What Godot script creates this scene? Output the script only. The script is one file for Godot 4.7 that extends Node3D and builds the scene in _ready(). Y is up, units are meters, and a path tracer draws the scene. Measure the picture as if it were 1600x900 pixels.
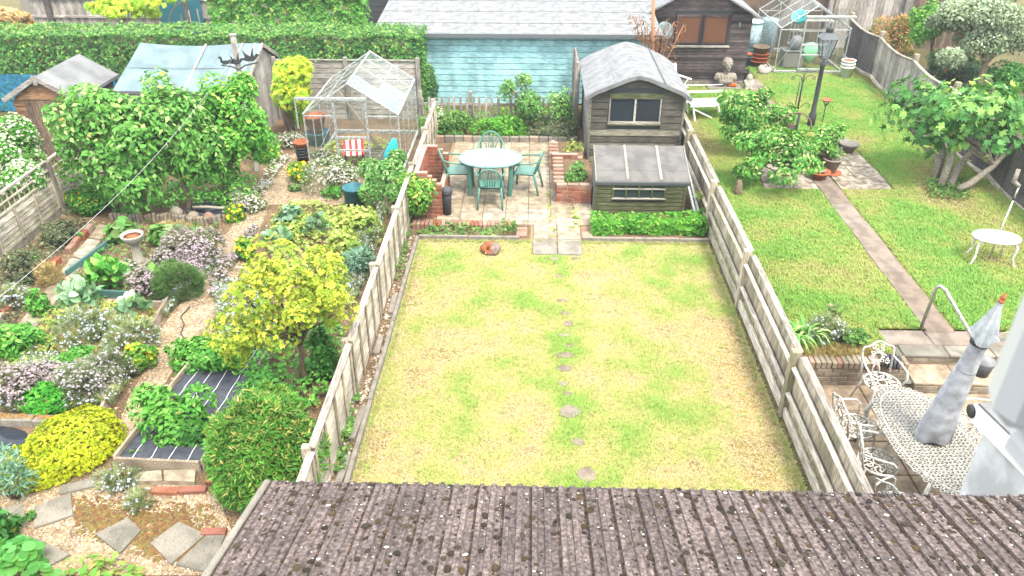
extends Node3D
# Back gardens seen from an upper window. x right, y up, z towards the house; metres. The lawn is at y = 0.

var rng := RandomNumberGenerator.new()
var M := {}
var T := {}
var leafm := {}
var box_cache := {}
var name_count := {}
var patch_noise := FastNoiseLite.new()


func _ready() -> void:
	rng.seed = 20240611
	camera_and_light()
	make_textures()
	make_materials()
	make_leaf_meshes()
	build_setting()
	build_house()
	build_fences()
	build_sheds()
	build_greenhouses()
	build_far_side()
	build_centre_things()
	build_right_things()
	build_left_things()
	build_plants()


func camera_and_light() -> void:
	var cam := Camera3D.new()
	cam.name = "camera"
	cam.position = Vector3(0, 6.5, 0)
	cam.rotation_degrees = Vector3(-31, 1.6, 0)
	cam.near = 0.05
	cam.far = 600
	var at := CameraAttributesPhysical.new()
	at.frustum_focal_length = 32.71
	at.frustum_focus_distance = 11.0
	at.frustum_near = 0.05
	at.frustum_far = 600
	at.exposure_aperture = 11.0
	cam.attributes = at
	cam.fov = 40.29
	add_child(cam)
	cam.current = true
	var env := Environment.new()
	env.background_mode = Environment.BG_SKY
	var sky := Sky.new()
	var sm := ProceduralSkyMaterial.new()
	sm.sky_top_color = Color(0.86, 0.875, 0.89)
	sm.sky_horizon_color = Color(0.91, 0.92, 0.92)
	sm.sky_curve = 0.12
	sm.ground_horizon_color = Color(0.62, 0.62, 0.58)
	sm.ground_bottom_color = Color(0.34, 0.34, 0.3)
	sm.sun_angle_max = 30.0
	sm.energy_multiplier = 1.0
	sky.sky_material = sm
	env.sky = sky
	env.tonemap_mode = Environment.TONE_MAPPER_LINEAR
	env.tonemap_exposure = 5.7
	env.sdfgi_enabled = true
	env.ssao_enabled = true
	env.ssil_enabled = true
	env.fog_enabled = true
	env.fog_density = 0.001
	env.fog_light_color = Color(0.88, 0.92, 0.96)
	var we := WorldEnvironment.new()
	we.name = "sky_environment"
	we.environment = env
	add_child(we)
	var sun := DirectionalLight3D.new()
	sun.name = "sun"
	sun.light_energy = 0.45
	sun.light_angular_distance = 14.0
	sun.light_color = Color(1.0, 0.96, 0.9)
	sun.shadow_enabled = true
	sun.rotation_degrees = Vector3(-60, 34, 0)
	add_child(sun)


# ------------------------------------------------------------------ helpers
func rr(a: float, b: float) -> float:
	return rng.randf_range(a, b)


func numbered(parent: Node, called: String) -> String:
	var key := str(parent.get_instance_id()) + called
	var n: int = name_count.get(key, 0)
	name_count[key] = n + 1
	return called if n == 0 else "%s_%03d" % [called, n]


func thing(called: String, label: String, category: String, at := Vector3.ZERO, turn := 0.0, group := "") -> Node3D:
	var o := Node3D.new()
	o.name = numbered(self, called)
	add_child(o, true)
	o.position = at
	o.rotation.y = turn
	o.set_meta("label", label)
	o.set_meta("category", category)
	if group:
		o.set_meta("group", group)
	return o


func tag(o: Node3D, label: String, category: String, group := "") -> Node3D:
	o.set_meta("label", label)
	o.set_meta("category", category)
	if group:
		o.set_meta("group", group)
	return o


func part(parent: Node, called: String, mesh: Mesh, mat: Material, xf := Transform3D()) -> MeshInstance3D:
	var o := MeshInstance3D.new()
	o.name = numbered(parent, called)
	o.mesh = mesh
	o.material_override = mat
	o.transform = xf
	parent.add_child(o, true)
	return o


func setting(called: String, mesh: Mesh, mat: Material) -> MeshInstance3D:
	var o := part(self, called, mesh, mat)
	o.set_meta("kind", "structure")
	return o


func copy_of(o: Node3D, at: Vector3, turn: float, label: String) -> Node3D:
	var c: Node3D = o.duplicate()
	c.name = numbered(self, o.name)
	add_child(c, true)
	c.position = at
	c.rotation.y = turn
	c.set_meta("label", label)
	return c


func box(size: Vector3, c := 0.004) -> Mesh:
	var key := "%.3f %.3f %.3f %.4f" % [size.x, size.y, size.z, c]
	if not box_cache.has(key):
		var b := MB.new()
		b.box(Transform3D(), size, c)
		box_cache[key] = b.done()
	return box_cache[key]


func bx(parent: Node, called: String, size: Vector3, at: Vector3, mat: Material, turn := Vector3.ZERO, c := 0.004) -> MeshInstance3D:
	return part(parent, called, box(size, c), mat, Transform3D(Basis.from_euler(turn), at))


func pick(key: String) -> Material:
	var a: Array = M[key]
	return a[rng.randi() % a.size()]


# a basis whose z runs along d, y as near up as it can be
func along(d: Vector3, up := Vector3.UP) -> Basis:
	var z := d.normalized()
	if absf(z.dot(up)) > 0.99:
		up = Vector3.RIGHT
	var x := up.cross(z).normalized()
	return Basis(x, z.cross(x), z)


func copies(parent: Node, called: String, mesh: Mesh, mat: Material, xs: Array, cols: Array) -> MultiMeshInstance3D:
	var mm := MultiMesh.new()
	mm.transform_format = MultiMesh.TRANSFORM_3D
	mm.use_colors = true
	mm.mesh = mesh
	mm.instance_count = xs.size()
	for i in xs.size():
		mm.set_instance_transform(i, xs[i])
		mm.set_instance_color(i, cols[i])
	var o := MultiMeshInstance3D.new()
	o.name = numbered(parent, called)
	o.multimesh = mm
	o.material_override = mat
	o.set_meta("kind", "stuff")
	parent.add_child(o, true)
	return o


class MB:
	var st := SurfaceTool.new()

	func _init() -> void:
		st.begin(Mesh.PRIMITIVE_TRIANGLES)
		st.set_smooth_group(-1)

	func smooth(on: bool) -> void:
		st.set_smooth_group(0 if on else -1)

	func tri(a: Vector3, b: Vector3, c: Vector3) -> void:
		st.add_vertex(a)
		st.add_vertex(b)
		st.add_vertex(c)

	func quad(a: Vector3, b: Vector3, c: Vector3, d: Vector3) -> void:
		tri(a, b, c)
		tri(a, c, d)

	func box(xf: Transform3D, s: Vector3, c := 0.004) -> void:
		var h := s * 0.5
		c = minf(c, minf(h.x, minf(h.y, h.z)) * 0.6)
		if c <= 0.0002:
			c = 0.0002
		var P := func(sx: float, sy: float, sz: float, ax: int) -> Vector3:
			var v := Vector3(sx * (h.x - c), sy * (h.y - c), sz * (h.z - c))
			v[ax] = [sx, sy, sz][ax] * h[ax]
			return xf * v
		for ax in 3:
			var u := (ax + 1) % 3
			var w := (ax + 2) % 3
			for s0 in [-1.0, 1.0]:
				var q := []
				for k in [[-1.0, -1.0], [1.0, -1.0], [1.0, 1.0], [-1.0, 1.0]]:
					var sg := [0.0, 0.0, 0.0]
					sg[ax] = s0
					sg[u] = k[0]
					sg[w] = k[1]
					q.append(P.call(sg[0], sg[1], sg[2], ax))
				if s0 > 0:
					quad(q[0], q[3], q[2], q[1])
				else:
					quad(q[0], q[1], q[2], q[3])
			# the edges that run along axis ax
			for k in [[-1.0, -1.0], [1.0, -1.0], [1.0, 1.0], [-1.0, 1.0]]:
				var a := [0.0, 0.0, 0.0]
				a[u] = k[0]
				a[w] = k[1]
				var b := a.duplicate()
				a[ax] = -1.0
				b[ax] = 1.0
				var p0: Vector3 = P.call(a[0], a[1], a[2], u)
				var p1: Vector3 = P.call(b[0], b[1], b[2], u)
				var p2: Vector3 = P.call(b[0], b[1], b[2], w)
				var p3: Vector3 = P.call(a[0], a[1], a[2], w)
				if k[0] * k[1] > 0:
					quad(p0, p3, p2, p1)
				else:
					quad(p0, p1, p2, p3)
		for sx in [-1.0, 1.0]:
			for sy in [-1.0, 1.0]:
				for sz in [-1.0, 1.0]:
					var a: Vector3 = P.call(sx, sy, sz, 0)
					var b: Vector3 = P.call(sx, sy, sz, 1)
					var d: Vector3 = P.call(sx, sy, sz, 2)
					if sx * sy * sz > 0:
						tri(a, d, b)
					else:
						tri(a, b, d)

	# a round bar through points; radii one per point
	func tube(pts: Array, radii: Array, sides := 6, closed := false) -> void:
		var rings := []
		var side := Vector3.ZERO
		for i in pts.size():
			var a: Vector3 = pts[maxi(i - 1, 0)]
			var b: Vector3 = pts[mini(i + 1, pts.size() - 1)]
			if closed:
				a = pts[(i - 1 + pts.size()) % pts.size()]
				b = pts[(i + 1) % pts.size()]
			var d := (b - a).normalized()
			if side == Vector3.ZERO:
				side = d.cross(Vector3.UP if absf(d.y) < 0.9 else Vector3.RIGHT).normalized()
			side = (side - d * side.dot(d)).normalized()
			var up := d.cross(side)
			var ring := []
			var r: float = radii[i] if radii.size() > i else radii[-1]
			for k in sides:
				var t := TAU * k / sides
				ring.append(pts[i] + (side * cos(t) + up * sin(t)) * r)
			rings.append(ring)
		var n := rings.size()
		for i in (n if closed else n - 1):
			var p: Array = rings[i]
			var q: Array = rings[(i + 1) % n]
			for k in sides:
				var k2 := (k + 1) % sides
				quad(p[k], q[k], q[k2], p[k2])
		if not closed:
			for k in range(1, sides - 1):
				tri(rings[0][0], rings[0][k], rings[0][k + 1])
				tri(rings[n - 1][0], rings[n - 1][k + 1], rings[n - 1][k])

	func lathe(profile: Array, segs := 20, at := Vector3.ZERO, squash := Vector2.ONE) -> void:
		for i in profile.size() - 1:
			var a: Vector2 = profile[i]
			var b: Vector2 = profile[i + 1]
			for k in segs:
				var t := TAU * k / segs
				var t2 := TAU * (k + 1) / segs
				var c := Vector3(cos(t) * squash.x, 0, sin(t) * squash.y)
				var c2 := Vector3(cos(t2) * squash.x, 0, sin(t2) * squash.y)
				var p := [at + c * a.x + Vector3.UP * a.y, at + c2 * a.x + Vector3.UP * a.y, at + c2 * b.x + Vector3.UP * b.y, at + c * b.x + Vector3.UP * b.y]
				if a.x < 1e-5:
					tri(p[0], p[2], p[3])
				elif b.x < 1e-5:
					tri(p[0], p[1], p[2])
				else:
					quad(p[0], p[1], p[2], p[3])

	# a polygon in xy, pushed from z = -depth/2 to depth/2
	func prism(poly: PackedVector2Array, depth: float, xf := Transform3D()) -> void:
		var idx := Geometry2D.triangulate_polygon(poly)
		var h := depth * 0.5
		for i in range(0, idx.size(), 3):
			var a := poly[idx[i]]
			var b := poly[idx[i + 1]]
			var c := poly[idx[i + 2]]
			tri(xf * Vector3(a.x, a.y, h), xf * Vector3(b.x, b.y, h), xf * Vector3(c.x, c.y, h))
			tri(xf * Vector3(a.x, a.y, -h), xf * Vector3(c.x, c.y, -h), xf * Vector3(b.x, b.y, -h))
		for i in poly.size():
			var a := poly[i]
			var b := poly[(i + 1) % poly.size()]
			quad(xf * Vector3(a.x, a.y, -h), xf * Vector3(b.x, b.y, -h), xf * Vector3(b.x, b.y, h), xf * Vector3(a.x, a.y, h))

	# a flat polygon in plan (x, z) at height y
	func flat(poly: PackedVector2Array, y: float) -> void:
		var idx := Geometry2D.triangulate_polygon(poly)
		for i in range(0, idx.size(), 3):
			var a := poly[idx[i]]
			var b := poly[idx[i + 1]]
			var c := poly[idx[i + 2]]
			if (b - a).cross(c - a) > 0:
				tri(Vector3(a.x, y, a.y), Vector3(b.x, y, b.y), Vector3(c.x, y, c.y))
			else:
				tri(Vector3(a.x, y, a.y), Vector3(c.x, y, c.y), Vector3(b.x, y, b.y))

	func ball(at: Vector3, r: Vector3, segs := 10) -> void:
		var rings := maxi(4, segs / 2)
		for i in rings:
			for k in segs:
				var q := []
				for e in [[i, k], [i, k + 1], [i + 1, k + 1], [i + 1, k]]:
					var th: float = PI * e[0] / rings
					var ph: float = TAU * e[1] / segs
					q.append(at + Vector3(sin(th) * cos(ph), cos(th), sin(th) * sin(ph)) * r)
				if i > 0:
					tri(q[0], q[1], q[2])
				if i < rings - 1:
					tri(q[0], q[2], q[3])

	func done() -> ArrayMesh:
		st.generate_normals()
		st.index()
		return st.commit()


func pv(a: Array) -> PackedVector2Array:
	var p := PackedVector2Array()
	for i in range(0, a.size(), 2):
		p.append(Vector2(a[i], a[i + 1]))
	return p


func tubes(list: Array, r: float, sides := 5) -> ArrayMesh:
	var b := MB.new()
	b.smooth(true)
	for p in list:
		b.tube(p, [r], sides)
	return b.done()


func lathe_mesh(profile: Array, segs := 20, squash := Vector2.ONE) -> ArrayMesh:
	var b := MB.new()
	b.smooth(true)
	b.lathe(profile, segs, Vector3.ZERO, squash)
	return b.done()


func arc(c: Vector3, r: float, a0: float, a1: float, n: int, ux := Vector3.RIGHT, uy := Vector3.UP) -> Array:
	var out := []
	for i in n + 1:
		var t := lerpf(a0, a1, float(i) / n)
		out.append(c + (ux * cos(t) + uy * sin(t)) * r)
	return out


# bricks laid in half bond, each a part of its own, over a recessed core of mortar
func brick_wall(parent: Node, p0: Vector3, turn: float, lengths: Array, thick: float, key: String, mortar: Material, cap := false) -> void:
	var bas := Basis(Vector3.UP, turn)
	var L := 0.215
	for i in lengths.size():
		var y := 0.075 * i + 0.0325
		var len: float = lengths[i]
		var s := 0.0 if i % 2 == 0 else -0.112
		while s < len - 0.02:
			var a := maxf(s, 0.0)
			var b := minf(s + L, len)
			if b - a > 0.03:
				var w := snappedf(b - a, 0.005)
				var at := p0 + bas * Vector3((a + b) * 0.5, y + rr(-0.002, 0.002), rr(-0.003, 0.003))
				part(parent, "brick", box(Vector3(w, 0.064, thick), 0.006), pick(key), Transform3D(bas * Basis(Vector3.UP, rr(-0.012, 0.012)), at))
			s += L + 0.011
		bx(parent, "mortar", Vector3(len - 0.012, 0.0748, thick - 0.016), p0 + bas * Vector3(len * 0.5, y + 0.003, 0), mortar, Vector3(0, turn, 0), 0.001)


# ------------------------------------------------------------------ surfaces
func C(r: float, g: float, b: float) -> Color:
	return Color(r, g, b).linear_to_srgb()


func ntex(kind: int, freq: float, oct: int, cols: Array, offs: Array, size := 512, sd := 1) -> NoiseTexture2D:
	var n := FastNoiseLite.new()
	n.noise_type = kind
	n.frequency = freq
	n.fractal_octaves = oct
	n.seed = sd
	if kind == FastNoiseLite.TYPE_CELLULAR:
		n.fractal_type = FastNoiseLite.FRACTAL_NONE
		n.cellular_return_type = FastNoiseLite.RETURN_CELL_VALUE if oct == 0 else FastNoiseLite.RETURN_DISTANCE
	var g := Gradient.new()
	g.offsets = PackedFloat32Array(offs)
	g.colors = PackedColorArray(cols)
	var t := NoiseTexture2D.new()
	t.width = size
	t.height = size
	t.seamless = true
	t.noise = n
	t.color_ramp = g
	return t


func grey(v: float) -> Color:
	return Color(v, v, v)


func make_textures() -> void:
	var S := FastNoiseLite.TYPE_SIMPLEX_SMOOTH
	var V := FastNoiseLite.TYPE_VALUE
	var K := FastNoiseLite.TYPE_CELLULAR
	T.grain = ntex(S, 0.03, 5, [grey(0.55), grey(0.86), grey(1.0)], [0.2, 0.45, 0.75])
	T.weather = ntex(S, 0.012, 6, [Color(0.72, 0.70, 0.67), Color(0.9, 0.89, 0.87), Color(1, 1, 1)], [0.28, 0.5, 0.72], 512, 5)
	T.blotch = ntex(S, 0.008, 5, [grey(0.84), grey(0.95), grey(1.0)], [0.25, 0.5, 0.7], 512, 9)
	T.speck = ntex(V, 0.35, 3, [grey(0.5), grey(0.85), grey(1.0)], [0.2, 0.5, 0.8], 512, 3)
	T.bump = ntex(S, 0.06, 5, [grey(0.0), grey(1.0)], [0.1, 0.9], 512, 12)
	T.finebump = ntex(V, 0.3, 3, [grey(0.0), grey(1.0)], [0.1, 0.9], 512, 13)
	T.gravel = ntex(K, 0.045, 0, [Color(0.62, 0.55, 0.47), Color(0.88, 0.82, 0.74), Color(0.75, 0.66, 0.56), Color(1, 0.97, 0.93)], [0.0, 0.35, 0.6, 1.0], 512, 4)
	T.gravelbump = ntex(K, 0.045, 1, [grey(1.0), grey(0.0)], [0.0, 0.8], 512, 4)
	T.soil = ntex(S, 0.05, 6, [Color(0.5, 0.42, 0.36), Color(0.8, 0.72, 0.62), Color(1, 0.96, 0.9)], [0.25, 0.5, 0.78], 512, 21)
	T.felt = ntex(V, 0.45, 2, [grey(0.62), grey(0.88), grey(1.0)], [0.1, 0.5, 0.9], 512, 31)
	T.lichen = ntex(S, 0.02, 6, [Color(0.48, 0.45, 0.44), Color(0.66, 0.63, 0.62), Color(0.78, 0.75, 0.73), Color(1, 0.97, 0.94)], [0.2, 0.42, 0.6, 0.85], 1024, 41)
	T.flake = ntex(S, 0.014, 6, [Color(0.66, 0.72, 0.73), Color(0.88, 0.97, 1.0), Color(0.92, 1.0, 1.0), Color(1.0, 1.0, 1.0)], [0.3, 0.43, 0.6, 0.75], 512, 55)
	patch_noise.noise_type = FastNoiseLite.TYPE_SIMPLEX_SMOOTH
	patch_noise.frequency = 0.55
	patch_noise.fractal_octaves = 5
	patch_noise.seed = 77


func mat(col: Color, rough: float, tex: String = "", sc := Vector3.ONE, bump := "", bumpcm := 0.0, blotch := 0.0) -> StandardMaterial3D:
	var m := StandardMaterial3D.new()
	m.albedo_color = col
	m.roughness = rough
	m.metallic_specular = 0.35
	if tex:
		m.albedo_texture = T[tex]
		m.uv1_triplanar = true
		m.uv1_world_triplanar = true
		m.uv1_scale = sc
	if bump:
		m.heightmap_enabled = true
		m.heightmap_texture = T[bump]
		m.heightmap_scale = bumpcm
		m.uv1_triplanar = true
		m.uv1_world_triplanar = true
		m.uv1_scale = sc
	if blotch > 0.0:
		m.detail_enabled = true
		m.detail_albedo = T.blotch
		m.detail_blend_mode = BaseMaterial3D.BLEND_MODE_MUL
		m.detail_uv_layer = BaseMaterial3D.DETAIL_UV_2
		m.uv2_triplanar = true
		m.uv2_world_triplanar = true
		m.uv2_scale = Vector3.ONE * blotch
	return m


# timber whose grain runs along one axis: 0 x, 1 y, 2 z; a few tones
func timber(key: String, r: float, g: float, b: float, ax: int, tex := "grain", spread := 0.18, n := 4) -> void:
	var sc := Vector3(9, 9, 9)
	sc[ax] = 0.55
	var list := []
	for i in n:
		var k := 1.0 + spread * (2.0 * i / maxf(n - 1, 1) - 1.0)
		var tint := Color(0.90, 0.94, 0.82) if key.begins_with("fence") and i == 1 else Color(1, 1, 1)
		var m := mat(C(r * k * tint.r, g * k * tint.g, b * k * (1.0 + 0.04 * (i % 2)) * tint.b), 0.85, tex, sc, "bump", 0.25, 0.35)
		m.uv1_offset = Vector3(i * 0.37, i * 0.21, i * 0.53)
		list.append(m)
	M[key] = list


func tones(key: String, cols: Array, rough: float, tex: String, sc: float, bump := "", bumpcm := 0.0) -> void:
	var list := []
	for c in cols:
		list.append(mat(C(c[0], c[1], c[2]), rough, tex, Vector3.ONE * sc, bump, bumpcm, 0.6))
	M[key] = list


func make_materials() -> void:
	M.soil = mat(C(0.29, 0.235, 0.175), 0.95, "soil", Vector3.ONE * 1.6, "soil", 2.0, 0.3)
	M.sand = mat(C(0.33, 0.275, 0.19), 0.95, "soil", Vector3.ONE * 2.0)
	M.ground = mat(C(0.16, 0.17, 0.08), 0.95, "soil", Vector3.ONE * 0.8, "soil", 2.0, 0.1)
	M.gravel = mat(C(0.42, 0.365, 0.28), 0.9, "gravel", Vector3.ONE * 1.6, "gravelbump", 1.0, 0.5)
	M.turf = mat(C(0.46, 0.41, 0.18), 0.95, "soil", Vector3.ONE * 2.0, "soil", 1.0, 0.3)
	M.turf_green = mat(C(0.22, 0.28, 0.07), 0.95, "soil", Vector3.ONE * 2.0, "soil", 1.0, 0.3)
	tones("slab", [[0.302, 0.252, 0.180], [0.331, 0.281, 0.209], [0.281, 0.230, 0.158], [0.317, 0.274, 0.216]], 0.85, "blotch", 1.3, "finebump", 0.08)
	tones("grey_slab", [[0.28, 0.255, 0.21], [0.31, 0.28, 0.23], [0.25, 0.23, 0.19]], 0.9, "speck", 2.0, "finebump", 0.15)
	tones("path_slab", [[0.270, 0.210, 0.165], [0.300, 0.240, 0.195], [0.315, 0.262, 0.217]], 0.9, "speck", 3.0, "finebump", 0.3)
	tones("tan_slab", [[0.324, 0.245, 0.166], [0.302, 0.230, 0.158], [0.346, 0.266, 0.187]], 0.85, "blotch", 1.2, "finebump", 0.08)
	tones("crazy_slab", [[0.315, 0.277, 0.225], [0.345, 0.307, 0.255], [0.285, 0.247, 0.203]], 0.85, "weather", 1.0, "finebump", 0.12)
	M.concrete = mat(C(0.32, 0.29, 0.245), 0.9, "speck", Vector3.ONE * 3.0, "finebump", 0.2, 0.8)
	tones("brick", [[0.416, 0.136, 0.072], [0.368, 0.112, 0.064], [0.448, 0.176, 0.104], [0.336, 0.136, 0.096], [0.440, 0.216, 0.144]], 0.85, "speck", 4.0, "finebump", 0.25)
	tones("old_brick", [[0.30, 0.25, 0.18], [0.34, 0.28, 0.20], [0.27, 0.20, 0.15], [0.38, 0.32, 0.24]], 0.9, "speck", 4.0, "finebump", 0.25)
	tones("pale_brick", [[0.420, 0.285, 0.210], [0.465, 0.330, 0.255], [0.390, 0.232, 0.165]], 0.9, "speck", 4.0, "finebump", 0.25)
	M.mortar = mat(C(0.36, 0.32, 0.26), 0.95, "speck", Vector3.ONE * 5.0)
	M.dark_mortar = mat(C(0.25, 0.23, 0.20), 0.95, "speck", Vector3.ONE * 5.0)
	timber("fence_z", 0.56, 0.515, 0.44, 2, "weather", 0.22, 6)
	timber("cap_z", 0.37, 0.34, 0.295, 2, "weather")
	timber("fence_y", 0.43, 0.38, 0.3, 1, "weather", 0.26, 6)
	timber("fence_x", 0.42, 0.37, 0.31, 0, "weather")
	timber("grey_y", 0.36, 0.34, 0.31, 1, "weather", 0.22)
	timber("grey_z", 0.4, 0.375, 0.34, 2, "weather")
	timber("grey_x", 0.36, 0.34, 0.31, 0, "weather")
	timber("dark_y", 0.13, 0.12, 0.11, 1, "grain")
	timber("cabin", 0.085, 0.068, 0.068, 0, "weather", 0.5, 5)
	timber("shed_green", 0.100, 0.096, 0.078, 0, "weather", 0.10)
	timber("shed_bare", 0.24, 0.23, 0.185, 0, "weather", 0.12)
	timber("hut_green", 0.105, 0.12, 0.058, 0, "weather", 0.08)
	timber("shed_side", 0.19, 0.195, 0.17, 2, "weather", 0.15)
	timber("brown_x", 0.26, 0.15, 0.085, 0, "weather", 0.16)
	timber("brown_y", 0.16, 0.115, 0.085, 1, "weather", 0.16)
	timber("teal", 0.35, 0.54, 0.545, 0, "flake", 0.05)
	timber("bed_edge", 0.42, 0.35, 0.27, 2, "weather")
	timber("trim_white", 0.36, 0.35, 0.315, 0, "weather", 0.06)
	M.felt = mat(C(0.225, 0.23, 0.236), 0.95, "felt", Vector3.ONE * 2.2, "finebump", 0.15, 0.4)
	M.felt_pale = mat(C(0.235, 0.242, 0.25), 0.95, "felt", Vector3.ONE * 2.2, "finebump", 0.12, 0.9)
	M.felt_blue = mat(C(0.185, 0.262, 0.285), 0.95, "felt", Vector3.ONE * 2.2, "finebump", 0.12, 0.35)
	M.felt_dark = mat(C(0.165, 0.158, 0.152), 0.95, "felt", Vector3.ONE * 2.0, "finebump", 0.2, 0.6)
	M.felt_edge = mat(C(0.12, 0.135, 0.145), 0.9, "felt", Vector3.ONE * 3.0)
	tones("roof_sheet", [[0.205, 0.176, 0.174], [0.222, 0.19, 0.187], [0.188, 0.162, 0.161], [0.235, 0.203, 0.198]], 0.95, "lichen", 1.1, "finebump", 0.12)
	M.moss = mat(C(0.055, 0.042, 0.022), 1.0, "speck", Vector3.ONE * 6.0, "finebump", 0.6)
	M.moss.vertex_color_use_as_albedo = true
	M.moss.albedo_color = Color.WHITE
	M.white_wall = mat(C(0.46, 0.475, 0.495), 0.8, "blotch", Vector3.ONE * 0.4)
	M.upvc = mat(C(0.42, 0.43, 0.45), 0.35)
	M.black_plastic = mat(C(0.025, 0.027, 0.03), 0.4)
	M.grey_black = mat(C(0.06, 0.065, 0.07), 0.55, "speck", Vector3.ONE * 4.0)
	M.green_plastic = mat(C(0.06, 0.155, 0.125), 0.38)
	M.green_top = mat(C(0.165, 0.29, 0.27), 0.35, "blotch", Vector3.ONE * 1.2)
	M.white_iron = mat(C(0.55, 0.55, 0.53), 0.5, "weather", Vector3.ONE * 3.0)
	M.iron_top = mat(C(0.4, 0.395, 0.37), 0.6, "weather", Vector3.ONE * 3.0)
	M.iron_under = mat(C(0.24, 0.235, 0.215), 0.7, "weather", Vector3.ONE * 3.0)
	M.black_iron = mat(C(0.03, 0.032, 0.035), 0.5)
	M.steel = mat(C(0.5, 0.5, 0.48), 0.4, "weather", Vector3.ONE * 3.0)
	M.steel.metallic = 0.6
	M.alu = mat(C(0.4, 0.43, 0.44), 0.42, "weather", Vector3.ONE * 3.0)
	M.alu.metallic = 0.35
	M.white_plastic = mat(C(0.62, 0.62, 0.61), 0.4)
	M.terracotta = mat(C(0.36, 0.115, 0.05), 0.8, "weather", Vector3.ONE * 5.0)
	M.stone = mat(C(0.26, 0.24, 0.205), 0.9, "weather", Vector3.ONE * 7.0, "finebump", 0.3)
	M.white_stone = mat(C(0.36, 0.34, 0.3), 0.9, "weather", Vector3.ONE * 8.0, "finebump", 0.3)
	M.dark_stone = mat(C(0.22, 0.21, 0.19), 0.9, "weather", Vector3.ONE * 7.0, "finebump", 0.3)
	M.canvas = mat(C(0.34, 0.352, 0.38), 0.9, "blotch", Vector3(1.5, 1.5, 1.5), "blotch", 0.6, 0.9)
	M.canvas_pale = mat(C(0.3, 0.325, 0.34), 0.9, "blotch", Vector3(1.5, 1.5, 1.5))
	M.canvas_green = mat(C(0.05, 0.12, 0.11), 0.9)
	M.membrane = mat(C(0.045, 0.05, 0.065), 0.55, "blotch", Vector3.ONE * 1.5, "bump", 0.5)
	M.blue_sheet = mat(C(0.02, 0.14, 0.24), 0.5, "weather", Vector3.ONE * 1.0)
	M.teal_plastic = mat(C(0.03, 0.40, 0.42), 0.4)
	M.blue_plastic = mat(C(0.10, 0.42, 0.60), 0.45)
	M.pale_blue = mat(C(0.42, 0.60, 0.68), 0.5, "weather", Vector3.ONE * 2.0)
	M.dark_teal = mat(C(0.02, 0.10, 0.13), 0.5)
	M.pond = mat(C(0.02, 0.025, 0.035), 0.12)
	M.mint_plastic = mat(C(0.22, 0.50, 0.28), 0.5)
	M.red_cloth = mat(C(0.5, 0.03, 0.025), 0.7)
	M.blind = mat(C(0.13, 0.038, 0.010), 0.8, "grain", Vector3(12, 1.0, 12))
	M.orange = mat(C(0.55, 0.11, 0.02), 0.6)
	M.bark = mat(C(0.22, 0.17, 0.12), 0.95, "weather", Vector3(6, 2, 6), "bump", 0.8)
	M.pale_bark = mat(C(0.32, 0.29, 0.25), 0.9, "weather", Vector3(5, 3, 5), "bump", 0.4)
	M.twig = mat(C(0.26, 0.13, 0.07), 0.9)
	M.wire = mat(C(0.75, 0.77, 0.80), 0.5)
	M.red_plastic = mat(C(0.6, 0.03, 0.05), 0.4)
	var gl := StandardMaterial3D.new()
	gl.albedo_color = Color(0.5, 0.62, 0.60, 0.02)
	gl.transparency = BaseMaterial3D.TRANSPARENCY_ALPHA
	gl.roughness = 0.05
	gl.metallic_specular = 0.2
	M.glass = gl
	var gm := gl.duplicate()
	gm.albedo_color = Color(0.48, 0.53, 0.56, 0.30)
	gm.roughness = 0.2
	M.glass_milky = gm
	M.dark_glass = mat(C(0.02, 0.026, 0.032), 0.08)
	M.dark_glass.metallic_specular = 0.6
	var lf := StandardMaterial3D.new()
	lf.vertex_color_use_as_albedo = true
	lf.roughness = 0.55
	lf.metallic_specular = 0.3
	lf.backlight_enabled = true
	lf.backlight = Color(0.72, 0.80, 0.40)
	M.leaf = lf
	var pt := StandardMaterial3D.new()
	pt.vertex_color_use_as_albedo = true
	pt.roughness = 0.8
	M.dust = pt
	M.pebble = pt


# ------------------------------------------------------------------ the setting
func lawn_tone(x: float, z: float) -> float:   # 0 dry straw .. 1 fresh green
	var t := 0.47 + 0.68 * patch_noise.get_noise_2d(x, z) + 0.5 * patch_noise.get_noise_2d(x * 3.1 + 40.0, z * 3.1)
	t += 0.22 * exp(-pow((x - 0.45) / 0.28, 2.0))
	t -= 0.5 * exp(-pow((x - 2.75) / 0.35, 2.0)) * smoothstep(-11.0, -9.0, z)
	t -= 0.42 * exp(-(pow((x + 1.3) / 0.45, 2.0) + pow((z + 9.3) / 0.6, 2.0)))
	t -= 0.25 * exp(-pow((x + 1.95) / 0.25, 2.0))
	t += 0.12 * smoothstep(-8.0, -6.5, z) * smoothstep(1.5, -1.0, x)
	return clampf(t, 0.0, 1.0)


func right_tone(x: float, z: float) -> float:
	var t := 0.78 + 0.7 * patch_noise.get_noise_2d(x + 90.0, z) + 0.3 * patch_noise.get_noise_2d(x * 3.0, z * 3.0 + 30.0)
	t -= 0.75 * exp(-(pow((x - 8.6) / 0.9, 2.0) + pow((z + 14.6) / 1.6, 2.0)))
	t -= 0.7 * exp(-(pow((x - 3.9) / 0.55, 2.0) + pow((z + 17.6) / 1.3, 2.0)))
	t -= 0.5 * exp(-(pow((x - 4.4) / 0.7, 2.0) + pow((z + 11.6) / 0.35, 2.0)))
	return clampf(t, 0.0, 1.0)


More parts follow.
